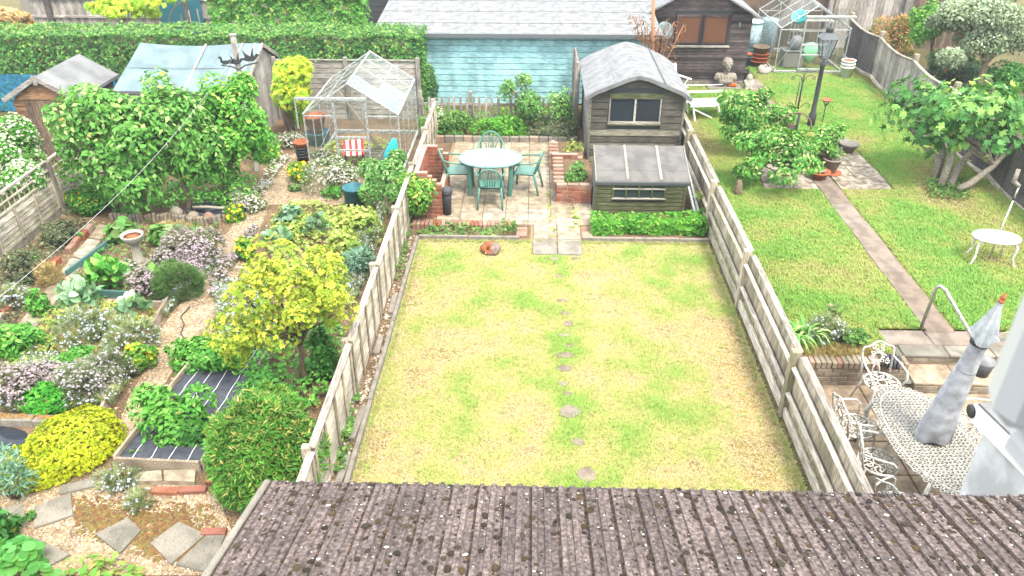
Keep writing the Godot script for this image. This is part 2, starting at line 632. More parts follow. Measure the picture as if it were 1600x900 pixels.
func blade_tuft(n: int, len: float, w: float, lean: float) -> ArrayMesh:
	var b := MB.new()
	for i in n:
		var a := rr(0, TAU)
		var d := Vector3(cos(a), 0, sin(a))
		var s := Vector3(-d.z, 0, d.x)
		var base := d * rr(0, 0.6) * len
		var l := len * rr(0.6, 1.15)
		var k := lean * rr(0.5, 1.3)
		var tip := base + d.rotated(Vector3.UP, rr(-0.8, 0.8)) * l * k + Vector3.UP * l * sqrt(maxf(0.06, 1.0 - k * k))
		b.tri(base - s * w * 0.5, tip, base + s * w * 0.5)
	return b.done()


func grass_over(called: String, area: Array, step: float, tone: Callable, skip: Callable, mesh: Mesh, pal: Array) -> void:
	var xs := []
	var cols := []
	var x: float = area[0]
	while x < area[1]:
		var z: float = area[2]
		while z < area[3]:
			var px := x + rr(-0.5, 0.5) * step
			var pz := z + rr(-0.5, 0.5) * step
			z += step
			if skip.call(px, pz):
				continue
			var t: float = tone.call(px, pz)
			if t < 0.12 and rng.randf() < 0.5:
				continue
			var s := rr(0.7, 1.25) * (0.8 + 0.5 * t)
			xs.append(Transform3D(Basis(Vector3.UP, rr(0, TAU)).scaled(Vector3(s, s * rr(0.8, 1.3), s)), Vector3(px, 0.0, pz)))
			var k := clampf(t + rr(-0.2, 0.2), 0.0, 1.0)
			var c: Color = pal[0].lerp(pal[1], minf(k * 2.0, 1.0)).lerp(pal[2], maxf(k * 2.0 - 1.0, 0.0))
			if rng.randf() < 0.012:
				c = c * 0.55
			c = c * rr(0.92, 1.09)
			cols.append(c)
		x += step
	var o := copies(self, called, mesh, M.dust, xs, cols)
	o.position.y = 0.002


func in_poly(p: PackedVector2Array, x: float, z: float) -> bool:
	return Geometry2D.is_point_in_polygon(Vector2(x, z), p)


func scatter(parent: Node, called: String, poly: PackedVector2Array, n: int, y: float, r0: float, r1: float, cols: Array, flat := 0.6) -> MultiMeshInstance3D:
	var lo := poly[0]
	var hi := poly[0]
	for p in poly:
		lo = lo.min(p)
		hi = hi.max(p)
	if not leafm.has("pebble"):
		var b := MB.new()
		b.smooth(true)
		b.ball(Vector3.ZERO, Vector3(1, 1, 1), 6)
		leafm.pebble = b.done()
	var xs := []
	var cs := []
	var tries := 0
	while xs.size() < n and tries < n * 12:
		tries += 1
		var q := Vector2(rr(lo.x, hi.x), rr(lo.y, hi.y))
		if not Geometry2D.is_point_in_polygon(q, poly):
			continue
		var s := rr(r0, r1)
		xs.append(Transform3D(Basis.from_euler(Vector3(rr(-0.3, 0.3), rr(0, TAU), rr(-0.3, 0.3))).scaled_local(Vector3(s * rr(0.8, 1.4), s * flat, s)), Vector3(q.x, y + s * 0.15, q.y)))
		cs.append(cols[rng.randi() % cols.size()] * rr(0.6, 1.05))
	return copies(parent, called, leafm.pebble, M.pebble, xs, cs)


func sheet(called: String, pts: Array, y: float, m: Material) -> MeshInstance3D:
	var b := MB.new()
	b.flat(pv(pts), y)
	return setting(called, b.done(), m)


# one paving stone from its outline in plan
func flag(parent: Node, called: String, pts: Array, y: float, thick: float, m: Material) -> MeshInstance3D:
	var b := MB.new()
	var p := pv(pts)
	b.prism(p, thick, Transform3D(Basis(Vector3.RIGHT, Vector3(0, 0, 1), Vector3(0, -1, 0)), Vector3(0, y - thick * 0.5, 0)))
	return part(parent, called, b.done(), m)


func build_setting() -> void:
	# the ground reaches the horizon; a pit is left for the sunken patio of the garden on the right
	sheet("ground", [-200, -300, 200, -300, 200, -9.02, 9.0, -9.02, 9.0, -9.75, 5.2, -9.75, 5.2, -9.02, -200, -9.02], -0.03, M.ground)
	for q in [[-200, 3.42, -9.02, 60], [9.0, 200, -9.02, 60], [3.42, 9.0, -4.0, 60]]:
		sheet("ground", [q[0], q[2], q[1], q[2], q[1], q[3], q[0], q[3]], -0.03, M.ground)
	sheet("lawn", [-2.0, -12.42, 3.13, -12.42, 3.13, -3.6, -2.0, -3.6], 0.0, M.turf)
	sheet("soil", [-2.6, -18.9, 3.3, -18.9, 3.3, -12.42, -2.6, -12.42], -0.004, M.soil)
	sheet("soil", [-2.3, -12.42, -2.0, -12.42, -2.0, -3.6, -2.3, -3.6], -0.004, M.soil)
	sheet("lawn", [3.3, -24.4, 9.7, -24.4, 9.7, -9.8, 5.15, -9.8, 5.15, -9.16, 3.3, -9.16], 0.0, M.turf_green)
	var pal := [Color(0.455, 0.38, 0.23), Color(0.375, 0.38, 0.125), Color(0.20, 0.34, 0.055)]
	var stones := [[0.49, -10.43, 0.11, 0.05], [0.57, -9.78, 0.08, 0.07], [0.5, -9.48, 0.09, 0.04], [0.57, -9.22, 0.06, 0.05], [0.49, -8.98, 0.16, 0.07], [0.46, -8.66, 0.13, 0.08], [0.45, -8.33, 0.07, 0.05], [0.52, -7.75, 0.14, 0.13], [0.66, -6.66, 0.11, 0.14], [0.52, -10.08, 0.07, 0.05], [0.47, -11.2, 0.07, 0.05], [0.50, -8.12, 0.06, 0.05], [0.60, -7.2, 0.08, 0.07], [0.40, -11.78, 0.10, 0.06], [0.75, -11.80, 0.08, 0.05]]
	var lawn_path := Node3D.new()
	lawn_path.name = "stepping_stones"
	lawn_path.set_meta("kind", "structure")
	add_child(lawn_path)
	for s in stones:
		var p := []
		var n := 7
		var a0 := rr(0, 1)
		for i in n:
			var a := a0 + TAU * i / n
			var k := rr(0.75, 1.2)
			p += [s[0] + cos(a) * s[2] * k, s[1] + sin(a) * s[3] * k]
		flag(lawn_path, "stone", p, 0.020, 0.03, pick("path_slab"))
	var tuft := blade_tuft(9, 0.033, 0.0065, 0.75)
	var skip_stone := func(x: float, z: float) -> bool:
		for s in stones:
			if pow((x - s[0]) / s[2], 2) + pow((z - s[1]) / s[3], 2) < 0.5:
				return true
		return absf(x + 0.72) < 0.17 and absf(z + 12.0) < 0.13 or (x > 0.0 and x < 0.88 and z < -11.9)
	grass_over("grass", [-2.0, 3.12, -12.4, -5.9], 0.0215, lawn_tone, skip_stone, tuft, pal)
	var pal2 := [Color(0.38, 0.31, 0.16), Color(0.29, 0.35, 0.085), Color(0.15, 0.32, 0.05)]
	var tuft2 := blade_tuft(9, 0.045, 0.010, 0.7)
	var skip2 := func(x: float, z: float) -> bool:
		return (x > 5.8 and x < 6.28 and z > -19.5) or (x > 4.72 and x < 7.36 and z < -14.85 and z > -18.3) or (x > 6.0 and x < 6.45 and z < -19.4) or z > -9.8 and x > 5.1
	grass_over("grass", [3.34, 9.45, -23.9, -9.2], 0.036, right_tone, skip2, tuft2, pal2)
	var wx := []
	var wc := []
	for i in 650:
		var c := Vector2(rr(-1.95, 3.05), rr(-12.3, -6.0))
		if patch_noise.get_noise_2d(c.x * 2.0 + 5.0, c.y * 2.0) < 0.16 and absf(c.x - 0.45) > 0.22:
			continue
		for k in 3:
			wx.append(Transform3D(Basis(Vector3.UP, rr(0, TAU)).scaled(Vector3.ONE * rr(0.9, 1.4)), Vector3(c.x + rr(-0.04, 0.04), 0.002, c.y + rr(-0.04, 0.04))))
			wc.append(Color(0.17, 0.34, 0.05).lerp(Color(0.30, 0.40, 0.08), rng.randf()) * rr(0.8, 1.15))
	copies(self, "grass", tuft, M.dust, wx, wc)
	# longer grass left uncut along the kerbs
	wx = []
	wc = []
	for i in 1500:
		var e := rng.randi() % 3
		var at := Vector3(-1.99 + absf(rng.randfn()) * 0.03, 0, rr(-12.4, -5.5)) if e == 0 else (Vector3(3.11 - absf(rng.randfn()) * 0.05, 0, rr(-12.4, -5.5)) if e == 1 else Vector3(rr(-2.0, 3.1), 0, -12.41 + absf(rng.randfn()) * 0.03))
		wx.append(Transform3D(Basis(Vector3.UP, rr(0, TAU)).scaled(Vector3(1.2, rr(1.4, 3.0), 1.2)), at))
		wc.append([pal[0], pal[1], pal[2], pal[1]][rng.randi() % 4] * rr(0.7, 1.1))
	copies(self, "grass", tuft, M.dust, wx, wc)
	# fine edging grass where the lawn meets its kerbs
	var kerb := Node3D.new()
	kerb.name = "lawn_kerb"
	kerb.set_meta("kind", "structure")
	add_child(kerb)
	var z := -12.45
	while z < -4.0:
		var l := minf(0.92, -4.0 - z)
		bx(kerb, "kerb_stone", Vector3(0.055, 0.12, l - 0.006), Vector3(-2.045 + rr(-0.006, 0.006), 0.03 + rr(-0.008, 0.008), z + l * 0.5), M.concrete, Vector3(0, rr(-0.006, 0.006), 0), 0.01)
		z += l
	for e in [[-2.02, -1.14], [-1.13, -0.22], [0.90, 1.82], [1.83, 2.62], [2.63, 3.14]]:
		bx(kerb, "kerb_stone", Vector3(e[1] - e[0], 0.12, 0.05), Vector3((e[0] + e[1]) * 0.5, 0.03, -12.46 + rr(-0.006, 0.006)), M.concrete, Vector3(0, rr(-0.004, 0.004), 0), 0.01)
	# broken slabs and rubble in the strip between kerb and fence
	for s in [[-2.14, -6.6, 0.5], [-2.12, -7.45, 0.62], [-2.16, -9.1, 0.4], [-2.13, -10.2, 0.5]]:
		bx(kerb, "kerb_stone", Vector3(0.09, 0.1, s[2]), Vector3(s[0], 0.02, s[1]), M.concrete, Vector3(0, rr(-0.06, 0.06), rr(-0.2, 0.2)), 0.012)
	scatter(self, "gravel", pv([-2.22, -12.6, -2.07, -12.6, -2.07, -5.9, -2.22, -5.9]), 500, 0.0, 0.008, 0.028, [Color(0.35, 0.28, 0.2), Color(0.2, 0.16, 0.11), Color(0.5, 0.44, 0.36)])
	# centre patio: square slabs, each a part
	var patio := Node3D.new()
	patio.name = "patio"
	patio.set_meta("kind", "structure")
	add_child(patio)
	sheet("patio_bed", [-1.85, -17.36, 1.16, -17.36, 1.16, -12.0, -0.02, -12.0, -0.02, -13.1, -1.85, -13.1], 0.004, M.sand)
	var zj := [-13.06, -13.32, -13.74, -14.16, -14.58, -15.0, -15.42, -15.84, -16.26, -16.68, -17.0, -17.32]
	for i in zj.size() - 1:
		var z0: float = zj[i]
		var z1: float = zj[i + 1]
		for k in 7:
			var x0 := -1.79 + 0.43 * k
			var w := 0.43 if k < 6 else 0.36
			bx(patio, "slab", Vector3(w - 0.009, 0.04, z0 - z1 - 0.009), Vector3(x0 + w * 0.5, 0.012 + rr(-0.003, 0.003), (z0 + z1) * 0.5), pick("slab"), Vector3(rr(-0.004, 0.004), 0, rr(-0.004, 0.004)), 0.006)
	for e in [[-12.49, -12.9], [-12.9, -13.31]]:
		for x0 in [0.03, 0.46]:
			bx(patio, "slab", Vector3(0.416, 0.04, 0.396), Vector3(x0 + 0.215, 0.012, (e[0] + e[1]) * 0.5), pick("slab"), Vector3(0, rr(-0.01, 0.01), 0), 0.006)
	for x0 in [0.02, 0.455]:
		bx(patio, "slab", Vector3(0.42, 0.05, 0.55), Vector3(x0 + 0.215, 0.012, -12.19), pick("grey_slab"), Vector3(0, rr(-0.01, 0.01), 0), 0.008)
	for e in [[-0.18, -12.62], [-0.18, -12.69], [-0.18, -12.76], [-0.17, -12.83], [-0.18, -12.9], [1.0, -12.6], [1.0, -12.68], [1.0, -12.75], [0.99, -12.82], [1.0, -12.9]]:
		bx(patio, "brick", Vector3(0.2, 0.05, 0.064), Vector3(e[0], 0.012, e[1]), pick("pale_brick"), Vector3(0, rr(-0.05, 0.05), 0), 0.008)
	# the brick edging along the near side of the patio, bricks on edge
	var edging := Node3D.new()
	edging.name = "patio_brick_edging"
	edging.set_meta("kind", "structure")
	add_child(edging)
	var x := -2.16
	while x < -0.28:
		bx(edging, "brick", Vector3(0.066, 0.11, 0.205), Vector3(x, 0.045 + rr(-0.006, 0.006), -12.97 + rr(-0.008, 0.008)), pick("pale_brick") if rng.randf() < 0.7 else pick("brick"), Vector3(rr(-0.03, 0.03), rr(-0.04, 0.04), 0), 0.008)
		x += 0.0765
	# brick edge of the planting bed at the back of the patio
	x = -2.5
	while x < 0.86:
		var w := rr(0.19, 0.23)
		bx(edging, "brick", Vector3(w, 0.16, 0.1), Vector3(x + w * 0.5, 0.07, -17.38 + rr(-0.01, 0.01)), pick("grey_slab") if rng.randf() < 0.7 else pick("pale_brick"), Vector3(0, rr(-0.03, 0.03), 0), 0.012)
		x += w + 0.012
	# garden on the right: path and crazy paving
	var path := Node3D.new()
	path.name = "path"
	path.set_meta("kind", "structure")
	add_child(path)
	z = -9.72
	while z > -22.6:
		var l := rr(0.75, 0.95)
		var sh := 0.0 if z > -19.0 else -(z + 19.0) * 0.08
		bx(path, "slab", Vector3(0.41, 0.05, l - 0.006), Vector3(6.04 + sh + rr(-0.01, 0.01), -0.006 + rr(-0.002, 0.002), z - l * 0.5), pick("path_slab"), Vector3(0, rr(-0.01, 0.01) + (0.08 if sh > 0 else 0.0), 0), 0.008)
		z -= l
	for f in [[4.72, -14.86, 5.30, -14.86, 5.34, -15.5, 4.78, -15.45], [5.32, -14.86, 5.81, -14.86, 5.81, -15.6, 5.36, -15.52], [6.27, -14.88, 7.28, -14.9, 7.32, -15.15, 7.05, -15.42, 6.27, -15.42],
			[6.27, -15.44, 6.75, -15.44, 6.72, -16.1, 6.27, -16.15], [6.77, -15.44, 7.06, -15.44, 7.34, -15.2, 7.33, -16.0, 6.74, -16.1], [6.27, -16.17, 6.9, -16.13, 6.85, -16.8, 6.27, -16.75],
			[6.92, -16.1, 7.33, -16.02, 7.3, -16.9, 6.87, -16.8], [6.27, -16.77, 7.0, -16.84, 7.1, -17.6, 6.27, -17.5], [5.3, -17.4, 5.81, -17.3, 5.81, -18.1, 5.5, -18.2], [4.8, -15.47, 5.34, -15.54, 5.3, -16.4, 4.9, -16.3], [5.36, -15.55, 5.81, -15.62, 5.81, -17.28, 5.32, -17.1]]:
		flag(path, "flagstone", f, 0.024, 0.05, pick("crazy_slab"))
	# sunken patio on the right with its retaining wall and two steps
	sheet("patio_base", [3.36, -9.0, 9.0, -9.0, 9.0, -3.9, 3.36, -3.9], -0.40, M.dark_mortar)
	var low := Node3D.new()
	low.name = "sunken_patio"
	low.set_meta("kind", "structure")
	add_child(low)
	for i in 10:
		for k in 8:
			bx(low, "slab", Vector3(0.588, 0.05, 0.588), Vector3(3.72 + 0.6 * i, -0.372 + rr(-0.003, 0.003), -8.62 + 0.6 * k), pick("tan_slab"), Vector3.ZERO, 0.006)
	var steps := Node3D.new()
	steps.name = "garden_steps"
	steps.set_meta("kind", "structure")
	add_child(steps)
	for e in [[-0.01, -9.18, 0.5, 0], [-0.17, -8.74, 0.48, 1]]:
		for k in 6:
			bx(steps, "tread", Vector3(0.63, 0.045, e[2]), Vector3(5.60 + 0.64 * k, e[0] - 0.022, e[1] - 0.22), pick("grey_slab") if e[3] == 0 else pick("tan_slab"), Vector3(0, rr(-0.006, 0.006), 0), 0.01)
		brick_wall(steps, Vector3(5.3, e[0] - 0.197, e[1] - 0.03), 0.0, [3.9, 3.9], 0.1, "old_brick", M.dark_mortar)
	for k in 5:
		bx(steps, "tread", Vector3(0.66, 0.05, 0.36), Vector3(5.45 + 0.68 * k, -0.02, -9.58), pick("path_slab"), Vector3.ZERO, 0.01)
	for s in [[3.42, -9.0, 0.3], [9.0, -9.0, 0.3]]:
		pass
	bx(steps, "retaining_side", Vector3(0.08, 0.5, 5.0), Vector3(3.36, -0.28, -6.5), M.concrete)
	bx(steps, "retaining_side", Vector3(0.08, 0.5, 5.0), Vector3(9.04, -0.28, -6.5), M.concrete)
	var rw := thing("retaining_wall", "low weathered brick retaining wall with brick on edge coping above sunken patio", "wall", Vector3(3.42, -0.35, -8.96))
	brick_wall(rw, Vector3(0, 0, 0), 0.0, [1.82, 1.82, 1.82, 1.82], 0.18, "old_brick", M.dark_mortar)
	x = 0.034
	while x < 1.8:
		bx(rw, "brick", Vector3(0.066, 0.1, 0.21), Vector3(x, 0.35, rr(-0.006, 0.006)), pick("old_brick") if rng.randf() < 0.6 else pick("pale_brick"), Vector3(0, rr(-0.03, 0.03), 0), 0.008)
		x += 0.0755
	# garden on the left: soil, the gravel path and its loose stones
	sheet("soil", [-9.0, -19.6, -2.36, -19.6, -2.36, -3.6, -9.0, -3.6], 0.0, M.soil)
	build_left_ground()


func build_left_ground() -> void:
	var way := [-5.94, -6.25, -5.26, -6.34, -4.77, -6.48, -5.03, -7.06, -5.21, -7.85, -5.27, -8.61, -5.45, -9.48, -5.50, -10.77, -5.52, -11.69, -5.55, -13.25, -5.47, -14.43, -5.53, -16.15, -5.28, -16.70, -3.69, -15.41, -3.64, -13.87, -5.13, -13.83, -4.97, -12.68, -4.84, -11.06, -4.34, -10.12, -3.79, -9.27, -4.53, -9.25, -4.88, -9.00, -4.86, -8.03, -4.92, -7.48, -4.76, -6.79, -4.74, -6.51, -3.54, -6.34, -3.13, -5.72, -3.09, -5.16, -5.26, -5.10]
	sheet("gravel_path", way, 0.006, M.gravel)
	scatter(self, "gravel", pv(way), 15000, 0.006, 0.004, 0.0105, [Color(0.40, 0.345, 0.27), Color(0.31, 0.26, 0.20), Color(0.45, 0.41, 0.35), Color(0.24, 0.19, 0.14), Color(0.36, 0.30, 0.225)])
	scatter(self, "moss", pv([-5.10, -6.17, -3.48, -6.08, -3.25, -5.72, -3.72, -5.29, -4.75, -5.64]), 950, 0.004, 0.01, 0.026, [Color(0.10, 0.042, 0.008), Color(0.14, 0.065, 0.012), Color(0.12, 0.095, 0.015)], 0.45)
	scatter(self, "moss", pv([-4.96, -6.03, -4.46, -5.96, -3.96, -5.53, -4.16, -5.53, -4.57, -5.68, -4.88, -5.85]), 950, 0.004, 0.01, 0.026, [Color(0.10, 0.042, 0.008), Color(0.14, 0.065, 0.012), Color(0.12, 0.095, 0.015)], 0.45)
	scatter(self, "moss", pv([-4.30, -5.91, -3.73, -5.98, -3.57, -5.76, -3.85, -5.37, -4.08, -5.53]), 950, 0.004, 0.01, 0.026, [Color(0.10, 0.042, 0.008), Color(0.14, 0.065, 0.012), Color(0.12, 0.095, 0.015)], 0.45)
	scatter(self, "moss", pv([-5.17, -7.41, -4.92, -7.07, -4.69, -6.53, -4.81, -6.58]), 950, 0.004, 0.01, 0.026, [Color(0.10, 0.042, 0.008), Color(0.14, 0.065, 0.012), Color(0.12, 0.095, 0.015)], 0.45)
	scatter(self, "moss", pv([-3.72, -5.37, -3.49, -5.54, -3.33, -5.65, -3.50, -5.30]), 950, 0.004, 0.01, 0.026, [Color(0.10, 0.042, 0.008), Color(0.14, 0.065, 0.012), Color(0.12, 0.095, 0.015)], 0.45)
	scatter(self, "leaf_litter", pv([-9.16, -11.64, -8.76, -13.02, -5.81, -13.24, -5.05, -13.54, -2.89, -13.89, -2.50, -10.95, -2.83, -7.72, -4.15, -7.95, -4.95, -7.54, -6.68, -7.49]), 3500, 0.002, 0.008, 0.022, [Color(0.26, 0.17, 0.09), Color(0.36, 0.28, 0.16), Color(0.17, 0.12, 0.08), Color(0.40, 0.35, 0.24), Color(0.22, 0.26, 0.08)], 0.3)
	var st := Node3D.new()
	st.name = "garden_path_slabs"
	st.set_meta("kind", "structure")
	add_child(st)
	flag(st, "slab", [-5.39, -5.98, -5.10, -6.19, -4.91, -5.87, -5.23, -5.68], 0.035, 0.05, pick("grey_slab"))
	flag(st, "slab", [-4.54, -5.62, -4.30, -5.85, -4.08, -5.68, -4.17, -5.38], 0.035, 0.05, pick("grey_slab"))
	flag(st, "slab", [-3.91, -5.52, -3.73, -5.81, -3.38, -5.65, -3.59, -5.26], 0.035, 0.05, pick("grey_slab"))
	flag(st, "slab", [-3.54, -5.26, -3.34, -5.68, -3.17, -5.64, -3.18, -5.17], 0.035, 0.05, pick("grey_slab"))
	flag(st, "slab", [-5.27, -6.29, -4.94, -6.44, -4.86, -6.31, -5.21, -6.17], 0.035, 0.05, pick("grey_slab"))
	flag(st, "slab", [-4.73, -6.33, -4.46, -6.36, -4.50, -6.46, -4.78, -6.45], 0.035, 0.05, pick("grey_slab"))
	flag(st, "slab", [-5.75, -5.92, -5.56, -6.02, -5.36, -5.79, -5.56, -5.66], 0.035, 0.05, pick("grey_slab"))
	flag(st, "slab", [-5.26, -5.33, -5.11, -5.54, -4.67, -5.35, -4.88, -5.12], 0.035, 0.05, pick("grey_slab"))
	flag(st, "slab", [-7.75, -10.85, -7.86, -11.56, -7.59, -11.46, -7.46, -10.78], 0.03, 0.05, pick("slab"))
	flag(st, "slab", [-7.88, -11.63, -7.93, -12.27, -7.66, -12.20, -7.60, -11.52], 0.03, 0.05, pick("slab"))
	flag(st, "slab", [-7.93, -12.32, -8.01, -12.86, -7.76, -12.76, -7.66, -12.25], 0.03, 0.05, pick("slab"))
	flag(st, "slab", [-7.70, -10.03, -7.73, -10.65, -7.42, -10.61, -7.34, -9.93], 0.03, 0.05, pick("slab"))
	flag(st, "slab", [-7.59, -9.42, -7.67, -9.96, -7.32, -9.86, -7.31, -9.34], 0.03, 0.05, pick("slab"))
	flag(st, "slab", [-4.50, -6.49, -4.21, -6.53, -4.13, -6.37, -4.44, -6.34], 0.07, 0.07, pick("slab"))
	flag(st, "slab", [-4.18, -6.53, -3.82, -6.56, -3.76, -6.36, -4.11, -6.37], 0.07, 0.07, pick("slab"))


# ------------------------------------------------------------------ house, fences, sheds
func build_house() -> void:
	var h := thing("house_extension", "lichen spotted ribbed grey roof of the extension below the window", "extension", Vector3(0, 2.2, -4.28))
	var tilt := deg_to_rad(15.7)
	var P := 0.195
	var variants := []
	for v in 4:
		var b := MB.new()
		var prof := [[0.0, -0.015], [0.007, -0.015], [0.013, 0.009], [0.046, 0.010], [0.053, -0.007], [0.092, -0.007], [0.099, 0.010], [0.134, 0.009], [0.141, -0.007], [0.184, -0.007], [0.188, -0.015], [0.1945, -0.015]]
		var rows := 12
		var L := 4.6
		var off := []
		for r in rows + 1:
			off.append(Vector2(rr(-0.0016, 0.0016), rr(-0.0016, 0.0016)))
		for r in rows:
			for i in prof.size() - 1:
				var a: Array = prof[i]
				var c: Array = prof[i + 1]
				var z0 := L * r / rows
				var z1 := L * (r + 1) / rows
				var o0: Vector2 = off[r]
				var o1: Vector2 = off[r + 1]
				b.quad(Vector3(a[0] + o0.x, a[1] + o0.y, z0), Vector3(a[0] + o1.x, a[1] + o1.y, z1), Vector3(c[0] + o1.x, c[1] + o1.y, z1), Vector3(c[0] + o0.x, c[1] + o0.y, z0))
		for i in prof.size() - 1:
			var a: Array = prof[i]
			var c: Array = prof[i + 1]
			b.quad(Vector3(a[0], a[1], 0), Vector3(c[0], c[1], 0), Vector3(c[0], c[1] - 0.014, 0.0), Vector3(a[0], a[1] - 0.014, 0.0))
			b.quad(Vector3(a[0], a[1] - 0.014, 0), Vector3(c[0], c[1] - 0.014, 0), Vector3(c[0], c[1] - 0.014, L), Vector3(a[0], a[1] - 0.014, L))
		variants.append(b.done())
	var bas := Basis(Vector3.RIGHT, -tilt)
	for i in 30:
		part(h, "roof_sheet", variants[rng.randi() % 4], pick("roof_sheet"), Transform3D(bas, Vector3(-1.93 + P * i, rr(-0.002, 0.002), rr(-0.008, 0.008))))
	bx(h, "verge_board", Vector3(0.05, 0.16, 4.6), Vector3(-1.965, 0.0, 0) + bas * Vector3(0, -0.065, 2.3), M.concrete, Vector3(-tilt, 0, 0), 0.01)
	bx(h, "gutter", Vector3(5.9, 0.08, 0.045), Vector3(0.97, -0.085, -0.03), M.black_plastic, Vector3.ZERO, 0.02)
	bx(h, "fascia", Vector3(5.9, 0.17, 0.022), Vector3(0.97, -0.11, 0.02), M.grey_black)
	bx(h, "wall", Vector3(5.7, 2.0, 0.12), Vector3(0.97, -1.2, 0.22), M.white_wall)
	bx(h, "wall", Vector3(0.12, 1.98, 3.6), Vector3(-1.82, -1.2, 2.12), M.white_wall)
	# moss cushions along the valleys, pale lichen discs and droppings
	var xs := []
	var cs := []
	var b2 := MB.new()
	b2.smooth(true)
	b2.ball(Vector3.ZERO, Vector3.ONE, 8)
	var dome := b2.done()
	for i in 2300:
		var u := rr(-1.9, 3.9)
		var k := floorf((u + 1.93) / P)
		var f := rng.randf()
		var lx: float = [0.006, 0.08, 0.168, 0.19, 0.125, 0.035][[0, 0, 1, 1, 2, 2, 3, 4, 5][rng.randi() % 9]]
		var v := 2.4 * pow(f, 1.15)
		var s := rr(0.006, 0.013) if rng.randf() < 0.7 else rr(0.013, 0.028)
		var e := rr(0.9, 1.9)
		xs.append(Transform3D(bas * Basis(Vector3.UP, rr(-0.3, 0.3)).scaled_local(Vector3(s, s * rr(0.18, 0.4), s * e)), bas * Vector3(-1.93 + P * k + lx + rr(-0.012, 0.012), (-0.006 if lx > 0.05 and lx < 0.095 or lx > 0.14 else 0.008) if lx > 0.02 else -0.012, v)))
		cs.append([Color(0.05, 0.036, 0.024), Color(0.035, 0.028, 0.022), Color(0.065, 0.044, 0.024), Color(0.075, 0.048, 0.02), Color(0.05, 0.042, 0.025)][rng.randi() % 5] * rr(0.8, 1.7))
	# rusty moss running along the joints between the sheets
	for k in 30:
		var n := 70
		for i in n:
			if rng.randf() < 0.3:
				continue
			var s := rr(0.004, 0.009)
			xs.append(Transform3D(bas.scaled_local(Vector3(s, s * 0.5, s * rr(1.5, 4.0))), bas * Vector3(-1.93 + P * k + rr(-0.003, 0.006), -0.012, 2.4 * (i + rng.randf()) / n)))
			cs.append([Color(0.10, 0.055, 0.03), Color(0.06, 0.04, 0.03), Color(0.13, 0.075, 0.03)][rng.randi() % 3] * rr(0.7, 1.2))
	copies(h, "moss", dome, M.moss, xs, cs)
	xs = []
	cs = []
	for i in 900:
		var s := rr(0.003, 0.008) if rng.randf() < 0.93 else rr(0.01, 0.018)
		xs.append(Transform3D(bas * Basis(Vector3.UP, rr(0, TAU)).scaled_local(Vector3(s, 0.0016, s * rr(0.6, 1.5))), bas * Vector3(-1.93 + P * (rng.randi() % 30) + [0.036, 0.08, 0.125, 0.168][rng.randi() % 4] + rr(-0.012, 0.012), 0.0095 if i % 2 else 0.0, 2.4 * rng.randf())))
		cs.append(grey(rr(0.22, 0.5)) * Color(1, 0.97, 0.92))
	copies(h, "lichen", dome, M.dust, xs, cs)
	# the house behind the camera, which keeps the sky off the wall below it
	bx(h, "house_wall", Vector3(9.0, 9.0, 0.3), Vector3(1.5, 2.3, 4.9), M.white_wall)

	# the neighbour's rendered extension
	var n := thing("white_extension", "white rendered extension with grey roof edge and black gutter, beside lace table", "extension", Vector3(3.86, 0, -5.2))
	bx(n, "wall", Vector3(3.4, 2.55, 4.4), Vector3(1.7, 0.86, 2.2), M.white_wall, Vector3.ZERO, 0.01)
	bx(n, "roof", Vector3(3.6, 0.04, 4.4), Vector3(1.76, 2.56, 2.05), M.felt, Vector3(-0.16, 0, 0))
	bx(n, "bargeboard", Vector3(0.03, 0.16, 4.4), Vector3(-0.06, 2.48, 2.05), M.white_plastic, Vector3(-0.16, 0, 0))
	var gb := MB.new()
	gb.smooth(true)
	gb.tube([Vector3(-0.09, 2.14, -0.12), Vector3(3.5, 2.14, -0.12)], [0.06], 12)
	part(n, "gutter", gb.done(), M.black_plastic)
	# the open casement beside the camera
	var w := thing("window_sash", "pale grey open window sash, out of focus and close by at the right", "window", Vector3(0.33, 6.145, -0.402))
	bx(w, "stile", Vector3(0.07, 1.0, 0.05), Vector3(0.02, 0.5, -0.02), M.upvc, Vector3(0, -0.35, 0), 0.012)
	bx(w, "bottom_rail", Vector3(0.5, 0.03, 0.065), Vector3(0.255, -0.02, -0.012), M.upvc, Vector3(0, 0.05, 0), 0.01)
	bx(w, "frame", Vector3(0.5, 1.0, 0.04), Vector3(0.30, 0.5, -0.02), M.upvc, Vector3(0, 0.05, 0), 0.01)


